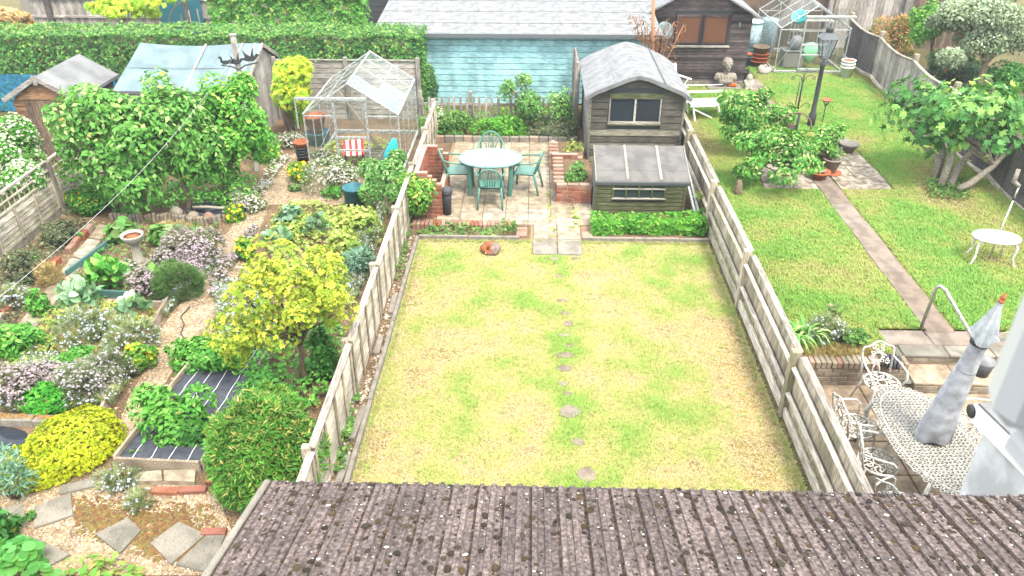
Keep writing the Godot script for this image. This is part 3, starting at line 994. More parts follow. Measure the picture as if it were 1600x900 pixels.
func build_fences() -> void:
	# right boundary: posts with rails, feather edge boards, capping; our side shows the rails
	var f := thing("boarded_fence", "weathered brown fence of upright boards with posts and rails, right of the lawn", "fence", Vector3(3.22, 0, 0))
	var pz := [-5.27, -7.83, -10.39, -12.98, -15.6, -18.2, -20.6]
	for i in pz.size():
		bx(f, "post", Vector3(0.11, 1.06, 0.11), Vector3(rr(-0.01, 0.01), 0.45, pz[i]), pick("fence_y"), Vector3(0, rr(-0.06, 0.06), rr(-0.015, 0.015)), 0.012)
		if i == pz.size() - 1:
			continue
		var z0: float = pz[i] - 0.06
		var z1: float = pz[i + 1] + 0.06
		var L := z0 - z1
		var mid := (z0 + z1) * 0.5
		var skew := rr(-0.012, 0.012)
		bx(f, "rail", Vector3(0.06, 0.085, L), Vector3(0.0, 0.73, mid), pick("fence_z"), Vector3(skew, 0, 0.5), 0.01)
		bx(f, "rail", Vector3(0.06, 0.075, L), Vector3(-0.01, 0.36, mid), pick("fence_z"), Vector3(-skew, 0, 0.4), 0.01)
		bx(f, "capping", Vector3(0.085, 0.03, L), Vector3(0.075, 0.905, mid), pick("cap_z"), Vector3(skew, 0, 0.08), 0.008)
		bx(f, "gravel_board", Vector3(0.035, 0.15, L), Vector3(-0.005, 0.07, mid), pick("fence_z"), Vector3(0, 0, rr(-0.1, 0.1)), 0.006)
		if i in [0, 1, 3]:
			bx(f, "painted_strip", Vector3(0.004, 0.05, L * 0.3), Vector3(-0.036, 0.76, z0 - L * 0.16), M.pale_blue, Vector3(skew, 0, 0.5), 0.001)
		var n := int(L / 0.104)
		for k in n:
			bx(f, "board", Vector3(0.014, 0.80, 0.112), Vector3(0.045 + rr(-0.004, 0.004), 0.51 + rr(-0.008, 0.008), z0 - (k + 0.5) * L / n), pick("fence_y"), Vector3(rr(-0.012, 0.012), 0.09, 0), 0.003)
	# left boundary: lapped panels between posts
	var g := thing("lapped_panel_fence", "pale bleached fence of lapped horizontal slats with battens, left of the lawn", "fence", Vector3(-2.27, 0, 0))
	var lz := [-4.1, -6.03, -7.96, -9.89, -11.82, -13.75, -15.68, -17.6]
	for i in lz.size():
		bx(g, "post", Vector3(0.085, 0.98, 0.085), Vector3(-0.03, 0.46, lz[i]), pick("fence_y"), Vector3(0, 0, rr(-0.02, 0.02)), 0.012)
		if i == lz.size() - 1:
			continue
		var z0: float = lz[i] - 0.05
		var z1: float = lz[i + 1] + 0.05
		var L := z0 - z1
		var mid := (z0 + z1) * 0.5
		var roll := rr(-0.035, 0.035)
		var bas := Basis(Vector3(0, 0, 1), roll)
		for k in 9:
			part(g, "slat", box(Vector3(0.011, 0.112, L), 0.002), pick("fence_z"), Transform3D(bas * Basis.from_euler(Vector3(rr(-0.008, 0.008), rr(-0.003, 0.003), 0.10)), bas * Vector3(0.008 + rr(-0.002, 0.004), 0.07 + 0.091 * k, 0) + Vector3(0, 0, mid)))
		for k in 5:
			var bz := z0 - 0.02 - (L - 0.04) * k / 4.0
			part(g, "batten", box(Vector3(0.022, 0.82, 0.04), 0.004), pick("fence_y"), Transform3D(bas, bas * Vector3(0.033, 0.43, 0) + Vector3(0, 0, bz)))
		part(g, "capping", box(Vector3(0.085, 0.024, L + 0.04), 0.006), pick("cap_z"), Transform3D(bas, bas * Vector3(0.012, 0.888, 0) + Vector3(0, 0, mid)))
		bx(g, "gravel_board", Vector3(0.03, 0.14, L), Vector3(0.0, 0.0, mid), M.concrete, Vector3.ZERO, 0.006)
	# pickets across the back
	var p := thing("picket_fence", "old grey picket fence with leaning pickets in front of teal garage wall", "fence", Vector3(-2.72, 0, -18.45))
	bx(p, "rail", Vector3(3.75, 0.07, 0.035), Vector3(1.86, 0.56, 0.0), pick("grey_x"), Vector3(0, 0, 0.004))
	bx(p, "rail", Vector3(3.75, 0.07, 0.035), Vector3(1.86, 0.22, 0.0), pick("grey_x"))
	for i in 25:
		if i == 13:
			continue
		bx(p, "picket", Vector3(0.06, 0.74 + rr(-0.03, 0.03), 0.02), Vector3(0.06 + 0.152 * i, 0.37, 0.03), pick("grey_y"), Vector3(rr(-0.03, 0.03), 0, rr(-0.05, 0.05)), 0.006)
	for q in [0.0, 1.2, 2.3, 3.62]:
		bx(p, "post", Vector3(0.075, 0.86, 0.075), Vector3(q, 0.43, -0.06), pick("grey_y"), Vector3.ZERO, 0.01)
	# a panel that stands beside the big shed
	var sp := thing("side_panel_fence", "short weathered slatted fence panel running back beside the big shed", "fence", Vector3(1.02, 0, -18.35))
	bx(sp, "post", Vector3(0.09, 1.62, 0.09), Vector3(0, 0.81, 0), pick("grey_y"), Vector3.ZERO, 0.01)
	bx(sp, "post", Vector3(0.09, 1.5, 0.09), Vector3(0, 0.75, -1.75), pick("grey_y"), Vector3.ZERO, 0.01)
	for i in 14:
		bx(sp, "slat", Vector3(0.014, 0.115, 1.66), Vector3(0.02, 0.1 + 0.105 * i, -0.875), pick("grey_z"), Vector3(0, 0, 0.12), 0.003)
	for i in 4:
		bx(sp, "batten", Vector3(0.03, 1.5, 0.05), Vector3(0.045, 0.78, -0.1 - 0.52 * i), pick("grey_y"))
	# boarded fence behind the greenhouse
	var bf := thing("board_fence", "dark grey fence of horizontal boards behind greenhouse, below the hedge", "fence", Vector3(-6.3, 0, -18.95))
	for i in 11:
		for k in 2:
			bx(bf, "board", Vector3(1.72, 0.145, 0.016), Vector3(0.88 + 1.74 * k, 0.07 + 0.127 * i, 0), pick("grey_x"), Vector3(-0.09, 0, rr(-0.006, 0.006)), 0.003)
	for q in [0.0, 1.75, 3.5]:
		bx(bf, "post", Vector3(0.1, 1.55, 0.1), Vector3(q, 0.77, 0.05), pick("grey_y"), Vector3.ZERO, 0.012)
	bx(bf, "capping", Vector3(3.55, 0.03, 0.07), Vector3(1.75, 1.46, 0.01), pick("grey_x"))
	# left neighbour: concrete posts and panels with trellis on top
	var t := thing("trellis_topped_fence", "grey lapped fence with concrete posts and square trellis on top, at the left", "fence", Vector3(-8.95, 0, 0))
	var tz := [-9.4, -11.35, -13.35, -15.1]
	for i in tz.size():
		bx(t, "post", Vector3(0.1, 1.12, 0.1), Vector3(0, 0.5, tz[i]), M.concrete, Vector3.ZERO, 0.014)
		if i == tz.size() - 1:
			continue
		var z0: float = tz[i] - 0.06
		var z1: float = tz[i + 1] + 0.06
		var L := z0 - z1
		var mid := (z0 + z1) * 0.5
		bx(t, "gravel_board", Vector3(0.05, 0.2, L), Vector3(0, 0.05, mid), M.concrete, Vector3.ZERO, 0.008)
		for k in 6:
			bx(t, "slat", Vector3(0.014, 0.105, L), Vector3(0.01, 0.2 + 0.088 * k, mid), pick("fence_z"), Vector3(rr(-0.006, 0.006), 0, 0.12), 0.003)
		for k in 4:
			bx(t, "batten", Vector3(0.025, 0.55, 0.045), Vector3(0.035, 0.43, z0 - 0.03 - (L - 0.06) * k / 3.0), pick("fence_y"))
		bx(t, "rail", Vector3(0.05, 0.04, L), Vector3(0, 0.73, mid), pick("fence_z"))
		bx(t, "rail", Vector3(0.05, 0.035, L), Vector3(0, 1.07, mid), pick("fence_z"))
		bx(t, "lath", Vector3(0.018, 0.03, L), Vector3(0.012, 0.90, mid), pick("fence_z"))
		for k in 13:
			bx(t, "lath", Vector3(0.018, 0.33, 0.03), Vector3(-0.012, 0.90, z0 - 0.04 - (L - 0.08) * k / 12.0), pick("fence_y"))
	# right neighbour's far boundary, which sags along its length
	var r := thing("sagging_fence", "grey boarded fence with pale posts and sagging capping at the far right", "fence", Vector3(0, 0, 0))
	var rp := [Vector3(9.75, 0, -25.2), Vector3(9.75, 0, -22.75), Vector3(9.68, 0, -20.3), Vector3(9.6, 0, -17.85), Vector3(9.52, 0, -15.4), Vector3(9.5, 0, -12.9), Vector3(9.5, 0, -10.4)]
	for i in rp.size():
		bx(r, "post", Vector3(0.12, 1.4, 0.12), rp[i] + Vector3(0, 0.66, 0), pick("fence_y"), Vector3(0, 0, 0.02), 0.012)
		if i == rp.size() - 1:
			continue
		var a: Vector3 = rp[i]
		var b: Vector3 = rp[i + 1]
		var n := 22
		var dark := "dark_y" if i >= 3 or i == 0 else "grey_y"
		for k in n:
			var q := a.lerp(b, (k + 0.5) / n)
			var sag := -0.10 * sin(PI * (k + 0.5) / n)
			bx(r, "board", Vector3(0.014, 1.05, 0.118), q + Vector3(-0.05, 0.64 + sag, 0), pick(dark), Vector3(rr(-0.01, 0.01), 0.08, 0), 0.003)
		for k in 5:
			var c0 := a.lerp(b, k / 5.0) + Vector3(-0.06, 1.20 - 0.10 * sin(PI * k / 5.0), 0)
			var c1 := a.lerp(b, (k + 1) / 5.0) + Vector3(-0.06, 1.20 - 0.10 * sin(PI * (k + 1) / 5.0), 0)
			part(r, "capping", box(Vector3(0.08, 0.035, snappedf((c1 - c0).length(), 0.005)), 0.008), pick("cap_z"), Transform3D(along(c1 - c0), (c0 + c1) * 0.5))
			var dn := Vector3(-0.01, -1.10, 0)
			part(r, "rail", box(Vector3(0.05, 0.09, snappedf((c1 - c0).length(), 0.005)), 0.008), pick("fence_z"), Transform3D(along(c1 - c0), (c0 + c1) * 0.5 + dn))


# horizontal lapped boards up a wall; holes are [x0, x1, y0, y1]; the wall is w wide and rises to a gable above eave
func clad(parent: Node, at: Vector3, turn: float, w: float, eave: float, apex: float, bh: float, keys: Array, holes: Array = [], called := "weatherboard") -> void:
	var bas := Basis(Vector3.UP, turn)
	var n := int(ceil(apex / bh))
	for i in n:
		var y0 := i * bh
		var y1 := minf(y0 + bh, apex)
		var half := w * 0.5
		var hi := half
		if y1 > eave:
			half = w * 0.5 * clampf((apex - maxf(y0, eave)) / (apex - eave), 0.0, 1.0)
			hi = w * 0.5 * clampf((apex - y1) / (apex - eave), 0.0, 1.0)
		var spans := [[-half, half]]
		for h in holes:
			if y1 > h[2] + 0.02 and y0 < h[3] - 0.02:
				var next := []
				for s in spans:
					if s[0] < h[0] - 0.01:
						next.append([s[0], minf(s[1], h[0])])
					if s[1] > h[1] + 0.01:
						next.append([maxf(s[0], h[1]), s[1]])
				spans = next
		for s in spans:
			if s[1] - s[0] < 0.03:
				continue
			var key: String = keys[i % keys.size()]
			var tiltb := bas * Basis(Vector3.RIGHT, -0.13)
			if hi < half - 0.001:
				var b := MB.new()
				b.prism(PackedVector2Array([Vector2(s[0], 0), Vector2(s[1], 0), Vector2(minf(s[1], hi), y1 - y0 - 0.006), Vector2(maxf(s[0], -hi), y1 - y0 - 0.006)]), 0.016)
				part(parent, called, b.done(), pick(key), Transform3D(tiltb, at + bas * Vector3(0, y0, 0.012)))
			else:
				part(parent, called, box(Vector3(snappedf(s[1] - s[0], 0.005), bh - 0.007, 0.018), 0.003), pick(key), Transform3D(tiltb * Basis(Vector3(0, 0, 1), rr(-0.003, 0.003)), at + bas * Vector3((s[0] + s[1]) * 0.5, (y0 + y1) * 0.5, 0.006)))


# the solid body behind the boards: gable outline pushed along z
func body(parent: Node, called: String, at: Vector3, w: float, d: float, eave: float, apex: float, m: Material) -> void:
	var b := MB.new()
	var h := w * 0.5
	b.prism(PackedVector2Array([Vector2(-h, 0), Vector2(h, 0), Vector2(h, eave), Vector2(0, apex), Vector2(-h, eave)]), d)
	part(parent, called, b.done(), m, Transform3D(Basis(), at))


# a felted gable roof: a folded sheet pushed along z, sampled so that it sags a little
func gable_roof(parent: Node, called: String, at: Vector3, pts: Array, d: float, thick: float, m: Material) -> MeshInstance3D:
	var b := MB.new()
	var poly := PackedVector2Array()
	for p in pts:
		poly.append(p)
	for i in range(pts.size() - 1, -1, -1):
		poly.append(pts[i] - Vector2(0, thick))
	b.prism(poly, d)
	return part(parent, called, b.done(), m, Transform3D(Basis(), at))


func build_sheds() -> void:
	# the big green shed, front towards the house
	var s := thing("garden_shed", "large green-grey weatherboard shed with pale felt gable roof and two-pane window", "shed", Vector3(2.19, 0, -16.27))
	body(s, "wall", Vector3(0, 0, -1.31), 1.96, 2.6, 1.5, 1.88, M.grey_black)
	clad(s, Vector3(0, 0, 0.0), 0, 1.98, 1.5, 1.88, 0.148, ["shed_bare", "shed_green", "shed_bare", "shed_green", "shed_bare", "shed_green", "shed_green", "shed_green", "shed_green", "shed_green", "shed_green", "shed_green", "shed_green"], [[-0.60, 0.52, 0.86, 1.52]])
	clad(s, Vector3(-0.99, 0, -1.31), -PI / 2, 2.6, 1.5, 1.5001, 0.148, ["shed_side"])
	clad(s, Vector3(0.99, 0, -1.31), PI / 2, 2.6, 1.5, 1.5001, 0.148, ["shed_side"])
	for k in [-1.0, 1.0]:
		bx(s, "corner_board", Vector3(0.045, 1.48, 0.03), Vector3(0.985 * k, 0.74, 0.02), pick("shed_bare"), Vector3.ZERO, 0.004)
	var wf := bx(s, "window_frame", Vector3(1.12, 0.055, 0.05), Vector3(-0.04, 0.89, 0.02), pick("trim_white"))
	bx(s, "lintel_board", Vector3(1.14, 0.125, 0.03), Vector3(-0.03, 1.47, 0.025), pick("hut_green"))
	for k in [-0.575, -0.04, 0.495]:
		bx(wf, "mullion", Vector3(0.045 if k > -0.1 and k < 0.1 else 0.03, 0.52, 0.035), Vector3(k + 0.04, 0.27, 0.0), pick("trim_white"))
	bx(wf, "sill", Vector3(1.16, 0.03, 0.07), Vector3(0, -0.04, 0.01), pick("hut_green"))
	bx(s, "pane", Vector3(0.5, 0.47, 0.006), Vector3(-0.31, 1.165, 0.005), M.dark_glass)
	bx(s, "pane", Vector3(0.5, 0.47, 0.006), Vector3(0.23, 1.165, 0.005), M.dark_glass)
	gable_roof(s, "roof", Vector3(0, 0, -1.30), [Vector2(-1.11, 1.47), Vector2(-0.88, 1.61), Vector2(-0.5, 1.775), Vector2(-0.2, 1.89), Vector2(-0.02, 1.93), Vector2(0.18, 1.89), Vector2(0.52, 1.775), Vector2(0.9, 1.60), Vector2(1.11, 1.45)], 2.86, 0.03, M.felt_pale)
	for e in [[Vector2(-1.11, 1.47), Vector2(-0.88, 1.61)], [Vector2(-0.88, 1.61), Vector2(-0.2, 1.89)], [Vector2(-0.2, 1.89), Vector2(-0.02, 1.93)], [Vector2(-0.02, 1.93), Vector2(0.18, 1.89)], [Vector2(0.18, 1.89), Vector2(0.9, 1.60)], [Vector2(0.9, 1.60), Vector2(1.11, 1.45)]]:
		var d: Vector2 = e[1] - e[0]
		bx(s, "felt_edge", Vector3(d.length(), 0.085, 0.02), Vector3((e[0].x + e[1].x) * 0.5, (e[0].y + e[1].y) * 0.5 - 0.035, 0.14), M.felt, Vector3(0, 0, d.angle()), 0.004)
	bx(s, "roof_batten", Vector3(0.035, 0.02, 2.86), Vector3(0.53, 1.783, -1.29), M.felt_edge, Vector3(0, 0, -0.38))
	bx(s, "felt_seam", Vector3(0.012, 0.006, 2.84), Vector3(-0.5, 1.777, -1.30), M.felt, Vector3(0, 0, 0.4))
	# the small green store in front
	var h := thing("small_garden_store", "low green garden store with grey felt lean-to roof and eight-pane window", "store", Vector3(2.03, 0, -13.62))
	bx(h, "wall", Vector3(1.66, 0.66, 0.9), Vector3(0, 0.33, -0.46), M.grey_black)
	clad(h, Vector3(0, 0, 0), 0, 1.68, 0.68, 0.681, 0.085, ["hut_green"], [[-0.52, 0.46, 0.30, 0.68]])
	clad(h, Vector3(-0.84, 0, -0.45), -PI / 2, 0.9, 0.68, 0.681, 0.085, ["shed_side"])
	clad(h, Vector3(0.84, 0, -0.45), PI / 2, 0.9, 0.68, 0.681, 0.085, ["shed_side"])
	for k in [-1.0, 1.0]:
		bx(h, "corner_board", Vector3(0.05, 0.68, 0.03), Vector3(0.83 * k, 0.34, 0.02), pick("hut_green"))
	var fr := bx(h, "window_frame", Vector3(1.0, 0.035, 0.04), Vector3(-0.03, 0.31, 0.02), pick("hut_green"))
	bx(fr, "sill", Vector3(1.02, 0.02, 0.06), Vector3(0, 0.022, 0.01), pick("trim_white"))
	bx(fr, "transom", Vector3(1.0, 0.026, 0.03), Vector3(0, 0.215, 0.004), pick("trim_white"))
	for k in 5:
		bx(fr, "mullion", Vector3(0.03, 0.36, 0.03), Vector3(-0.485 + 0.2425 * k, 0.19, 0.0), pick("hut_green"))
	for k in 4:
		for j in 2:
			bx(h, "pane", Vector3(0.212, 0.165 if j == 0 else 0.13, 0.005), Vector3(-0.394 + 0.2425 * k, 0.43 if j == 0 else 0.60, 0.006), M.dark_glass)
	var tilt := 0.29
	var rb := Basis(Vector3.RIGHT, tilt)
	var rc := Vector3(0.03, 0.83, -0.47)
	part(h, "roof", box(Vector3(1.76, 0.035, 1.1), 0.006), M.felt_dark, Transform3D(rb, rc))
	for k in [-0.28, 0.34]:
		part(h, "roof_batten", box(Vector3(0.05, 0.018, 1.04), 0.004), pick("trim_white"), Transform3D(rb, rc + rb * Vector3(k, 0.025, -0.02)))
	for k in [-0.872, 0.872]:
		part(h, "verge_trim", box(Vector3(0.018, 0.05, 1.1), 0.003), pick("trim_white"), Transform3D(rb, rc + rb * Vector3(k, 0.006, 0)))
	part(h, "felt_edge", box(Vector3(1.75, 0.07, 0.015), 0.004), M.felt_edge, Transform3D(rb, rc + rb * Vector3(0, -0.03, 0.555)))
	part(h, "felt_seam", box(Vector3(1.72, 0.006, 0.02), 0.002), M.felt_dark, Transform3D(rb, rc + rb * Vector3(0, 0.019, 0.22)))
	# teal garage across the back
	var t := thing("teal_garage", "long low garage with flaking teal plank wall and pale grey felt roof", "garage", Vector3(-0.3, 0, -20.3))
	bx(t, "wall", Vector3(6.5, 1.78, 3.4), Vector3(0, 0.88, -1.72), M.grey_black)
	for i in 12:
		var y := 0.075 + 0.149 * i
		bx(t, "plank", Vector3(6.5, 0.139, 0.02), Vector3(0, y, 0.008), pick("teal"), Vector3(-0.07, 0, rr(-0.0015, 0.0015)), 0.004)
	bx(t, "roof", Vector3(7.3, 0.05, 4.6), Vector3(-0.15, 2.00, -2.06), M.felt_pale, Vector3(0.085, 0, 0))
	for k in 3:
		bx(t, "felt_seam", Vector3(7.28, 0.008, 0.03), Vector3(-0.15, 1.90 + 0.085 * 1.0 * k + 0.012, -0.65 - 1.0 * k), M.felt, Vector3(0.085, 0, 0), 0.003)
	bx(t, "fascia", Vector3(7.3, 0.1, 0.03), Vector3(-0.15, 1.79, 0.235), M.felt_edge)
	# dark cabin on the right
	var c := thing("dark_cabin", "dark brown weatherboard cabin with two windows behind orange blinds", "cabin", Vector3(4.42, 0, -22.1))
	body(c, "wall", Vector3(0, 0, -1.3), 2.9, 2.6, 1.96, 2.72, M.black_iron)
	bx(c, "plinth", Vector3(2.9, 0.14, 0.06), Vector3(0, 0.05, 0.02), M.concrete)
	clad(c, Vector3(0, 0.1, 0), 0, 2.94, 1.86, 2.62, 0.083, ["cabin"], [[-0.62, 0.90, 0.98, 1.86]])
	clad(c, Vector3(1.46, 0.1, -1.3), PI / 2, 2.6, 1.86, 1.861, 0.083, ["cabin"])
	clad(c, Vector3(-1.46, 0.1, -1.3), -PI / 2, 2.6, 1.86, 1.861, 0.083, ["cabin"])
	for k in 2:
		var x := -0.23 + 0.74 * k
		var w := bx(c, "window", Vector3(0.72, 0.80, 0.03), Vector3(x, 1.52, 0.01), pick("cabin"))
		bx(w, "blind", Vector3(0.60, 0.68, 0.01), Vector3(0, 0, 0.018), M.blind)
		bx(w, "pane", Vector3(0.60, 0.68, 0.004), Vector3(0, 0, 0.028), M.glass)
		for q in [-1.0, 1.0]:
			bx(w, "frame", Vector3(0.05, 0.78, 0.03), Vector3(0.325 * q, 0, 0.03), pick("cabin"))
			bx(w, "frame", Vector3(0.60, 0.05, 0.03), Vector3(0, 0.365 * q, 0.03), pick("cabin"))
	bx(c, "sill", Vector3(1.58, 0.05, 0.09), Vector3(0.14, 1.08, 0.05), pick("trim_white"))
	gable_roof(c, "roof", Vector3(0, 0, -1.2), [Vector2(-1.66, 1.88), Vector2(0, 2.80), Vector2(1.66, 1.88)], 3.0, 0.05, M.felt_pale)
	bx(c, "wall_lamp", Vector3(0.06, 0.13, 0.06), Vector3(1.13, 1.66, 0.05), M.felt)
	# brown shed of the left neighbour, set at an angle
	var l := thing("brown_shed", "small brown timber shed with grey felt gable roof and plank door", "shed", Vector3(-10.36, 0, -16.0), 0.0)
	body(l, "wall", Vector3(0, 0, -0.85), 1.3, 1.62, 1.38, 1.76, M.grey_black)
	clad(l, Vector3(0, 0, 0), 0, 1.32, 1.38, 1.76, 0.11, ["brown_x"], [[-0.42, 0.42, 0.0, 1.36]])
	clad(l, Vector3(0.66, 0, -0.85), PI / 2, 1.62, 1.38, 1.381, 0.11, ["grey_z"])
	var door := bx(l, "door", Vector3(0.84, 1.36, 0.02), Vector3(0, 0.68, 0.0), pick("brown_y"))
	for k in 6:
		bx(door, "plank", Vector3(0.137, 1.36, 0.018), Vector3(-0.35 + 0.14 * k, 0, 0.016), pick("brown_y"), Vector3.ZERO, 0.004)
	bx(door, "hinge", Vector3(0.32, 0.05, 0.01), Vector3(0.22, 0.5, 0.032), M.grey_black)
	bx(l, "lintel_board", Vector3(1.0, 0.06, 0.03), Vector3(0, 1.40, 0.025), pick("brown_x"))
	gable_roof(l, "roof", Vector3(0, 0, -0.85), [Vector2(-0.80, 1.40), Vector2(0, 1.87), Vector2(0.80, 1.40)], 1.86, 0.03, M.felt)
	for k in [-1.0, 1.0]:
		bx(l, "bargeboard", Vector3(0.95, 0.10, 0.022), Vector3(0.405 * k, 1.60, 0.09), pick("grey_x"), Vector3(0, 0, -0.53 * k), 0.004)
		bx(l, "eaves_trim", Vector3(0.03, 0.07, 1.84), Vector3(0.80 * k, 1.385, -0.85), M.felt)
	bx(l, "finial", Vector3(0.09, 0.2, 0.03), Vector3(0, 1.80, 0.105), pick("grey_y"))
	# the long shed with a blue-grey felt roof
	var g := thing("blue_roofed_shed", "long weathered shed with sagging pale blue-grey felt roof behind the fruit trees", "shed", Vector3(-7.74, 0, -16.72))
	var gb := MB.new()
	gb.prism(PackedVector2Array([Vector2(0, 0), Vector2(2.6, 0), Vector2(2.6, 1.3), Vector2(1.6, 1.72), Vector2(0, 1.3)]), 2.7)
	part(g, "wall", gb.done(), M.grey_black, Transform3D(Basis(Vector3.UP, PI / 2), Vector3(0, 0, 0)))
	for k in 21:
		var zz := -0.06 - 0.122 * k
		var top := 1.4 + 0.5 * (-zz / 1.6) if zz > -1.6 else 1.9 - 0.5 * ((-zz - 1.6) / 1.0)
		bx(g, "board", Vector3(0.018, top, 0.116), Vector3(1.375, top * 0.5, zz), pick("grey_y"), Vector3(0, rr(-0.03, 0.03), 0), 0.004)
	for k in 22:
		bx(g, "board", Vector3(0.118, 1.36, 0.018), Vector3(-1.32 + 0.124 * k, 0.69, 0.012), pick("grey_y"), Vector3(0, rr(-0.03, 0.03), 0), 0.004)
	var rbm := MB.new()
	var nx := 12
	var prof := [Vector2(0.12, 1.38), Vector2(-0.4, 1.57), Vector2(-1.0, 1.77), Vector2(-1.62, 1.99), Vector2(-2.2, 1.70), Vector2(-2.72, 1.42)]
	rbm.smooth(false)
	for i in nx:
		for j in prof.size() - 1:
			var q := []
			for e in [[i, j], [i + 1, j], [i + 1, j + 1], [i, j + 1]]:
				var u: float = -1.42 + 2.86 * e[0] / nx
				var p: Vector2 = prof[e[1]]
				var dip := -0.07 * sin(PI * clampf((u + 1.45) / 2.4, 0.0, 1.0)) * (1.0 if e[1] >= 2 else 0.4)
				q.append(Vector3(u, p.y + dip, p.x))
			rbm.quad(q[0], q[1], q[2], q[3])
			rbm.quad(q[0] - Vector3(0, 0.03, 0), q[3] - Vector3(0, 0.03, 0), q[2] - Vector3(0, 0.03, 0), q[1] - Vector3(0, 0.03, 0))
	part(g, "roof", rbm.done(), M.felt_blue)
	for x in [0.12, 0.98, 1.28]:
		var e := Vector2(0.12, 1.40) - Vector2(-1.62, 2.0)
		bx(g, "roof_batten", Vector3(0.045, 0.02, e.length()), Vector3(x, 1.69 - (0.03 if x < 0.5 else 0.0), -0.75), pick("trim_white"), Vector3(0.34, 0, 0))
	bx(g, "felt_seam", Vector3(2.84, 0.006, 0.02), Vector3(0, 1.66, -0.7), M.felt_edge, Vector3(0.33, 0, 0), 0.002)
	bx(g, "fascia", Vector3(2.86, 0.07, 0.025), Vector3(0, 1.345, 0.12), M.felt_edge)
	for k in [-1.0, 1.0]:
		bx(g, "bargeboard", Vector3(0.03, 0.09, 1.86 if k < 0 else 1.25), Vector3(1.44, 1.66 if k < 0 else 1.68, -0.75 if k < 0 else -2.17), pick("grey_z"), Vector3(0.338 if k < 0 else -0.47, 0, 0))
	# corrugated blue sheets behind the brown shed
	var cb := MB.new()
	for k in 44:
		var x0 := k * 0.1
		var pr := [[0.0, 0.0], [0.03, 0.02], [0.06, 0.02], [0.09, 0.0], [0.1, 0.0]]
		for i in 4:
			cb.quad(Vector3(x0 + pr[i][0], 0, pr[i][1]), Vector3(x0 + pr[i][0], 0.95, pr[i][1]), Vector3(x0 + pr[i + 1][0], 0.95, pr[i + 1][1]), Vector3(x0 + pr[i + 1][0], 0, pr[i + 1][1]))
	tag(part(self, "corrugated_fence", cb.done(), M.blue_sheet, Transform3D(Basis(), Vector3(-14.9, 0, -19.3))), "bright blue corrugated metal fence under the hedge, behind the brown shed", "fence")


func bar(parent: Node, called: String, a: Vector3, b: Vector3, w: float, m: Material) -> MeshInstance3D:
	return part(parent, called, box(Vector3(w, w, snappedf((b - a).length(), 0.01)), w * 0.15), m, Transform3D(along(b - a), (a + b) * 0.5))


func pane(parent: Node, pts: Array, m: Material) -> void:
	# a glass sheet 4 mm thick from its corners in order
	var b := MB.new()
	var nrm: Vector3 = (pts[1] - pts[0]).cross(pts[2] - pts[0]).normalized() * 0.002
	var n := pts.size()
	for i in range(1, n - 1):
		b.tri(pts[0] + nrm, pts[i] + nrm, pts[i + 1] + nrm)
		b.tri(pts[0] - nrm, pts[i + 1] - nrm, pts[i] - nrm)
	for i in n:
		var j := (i + 1) % n
		b.quad(pts[i] - nrm, pts[j] - nrm, pts[j] + nrm, pts[i] + nrm)
	part(parent, "pane", b.done(), m)


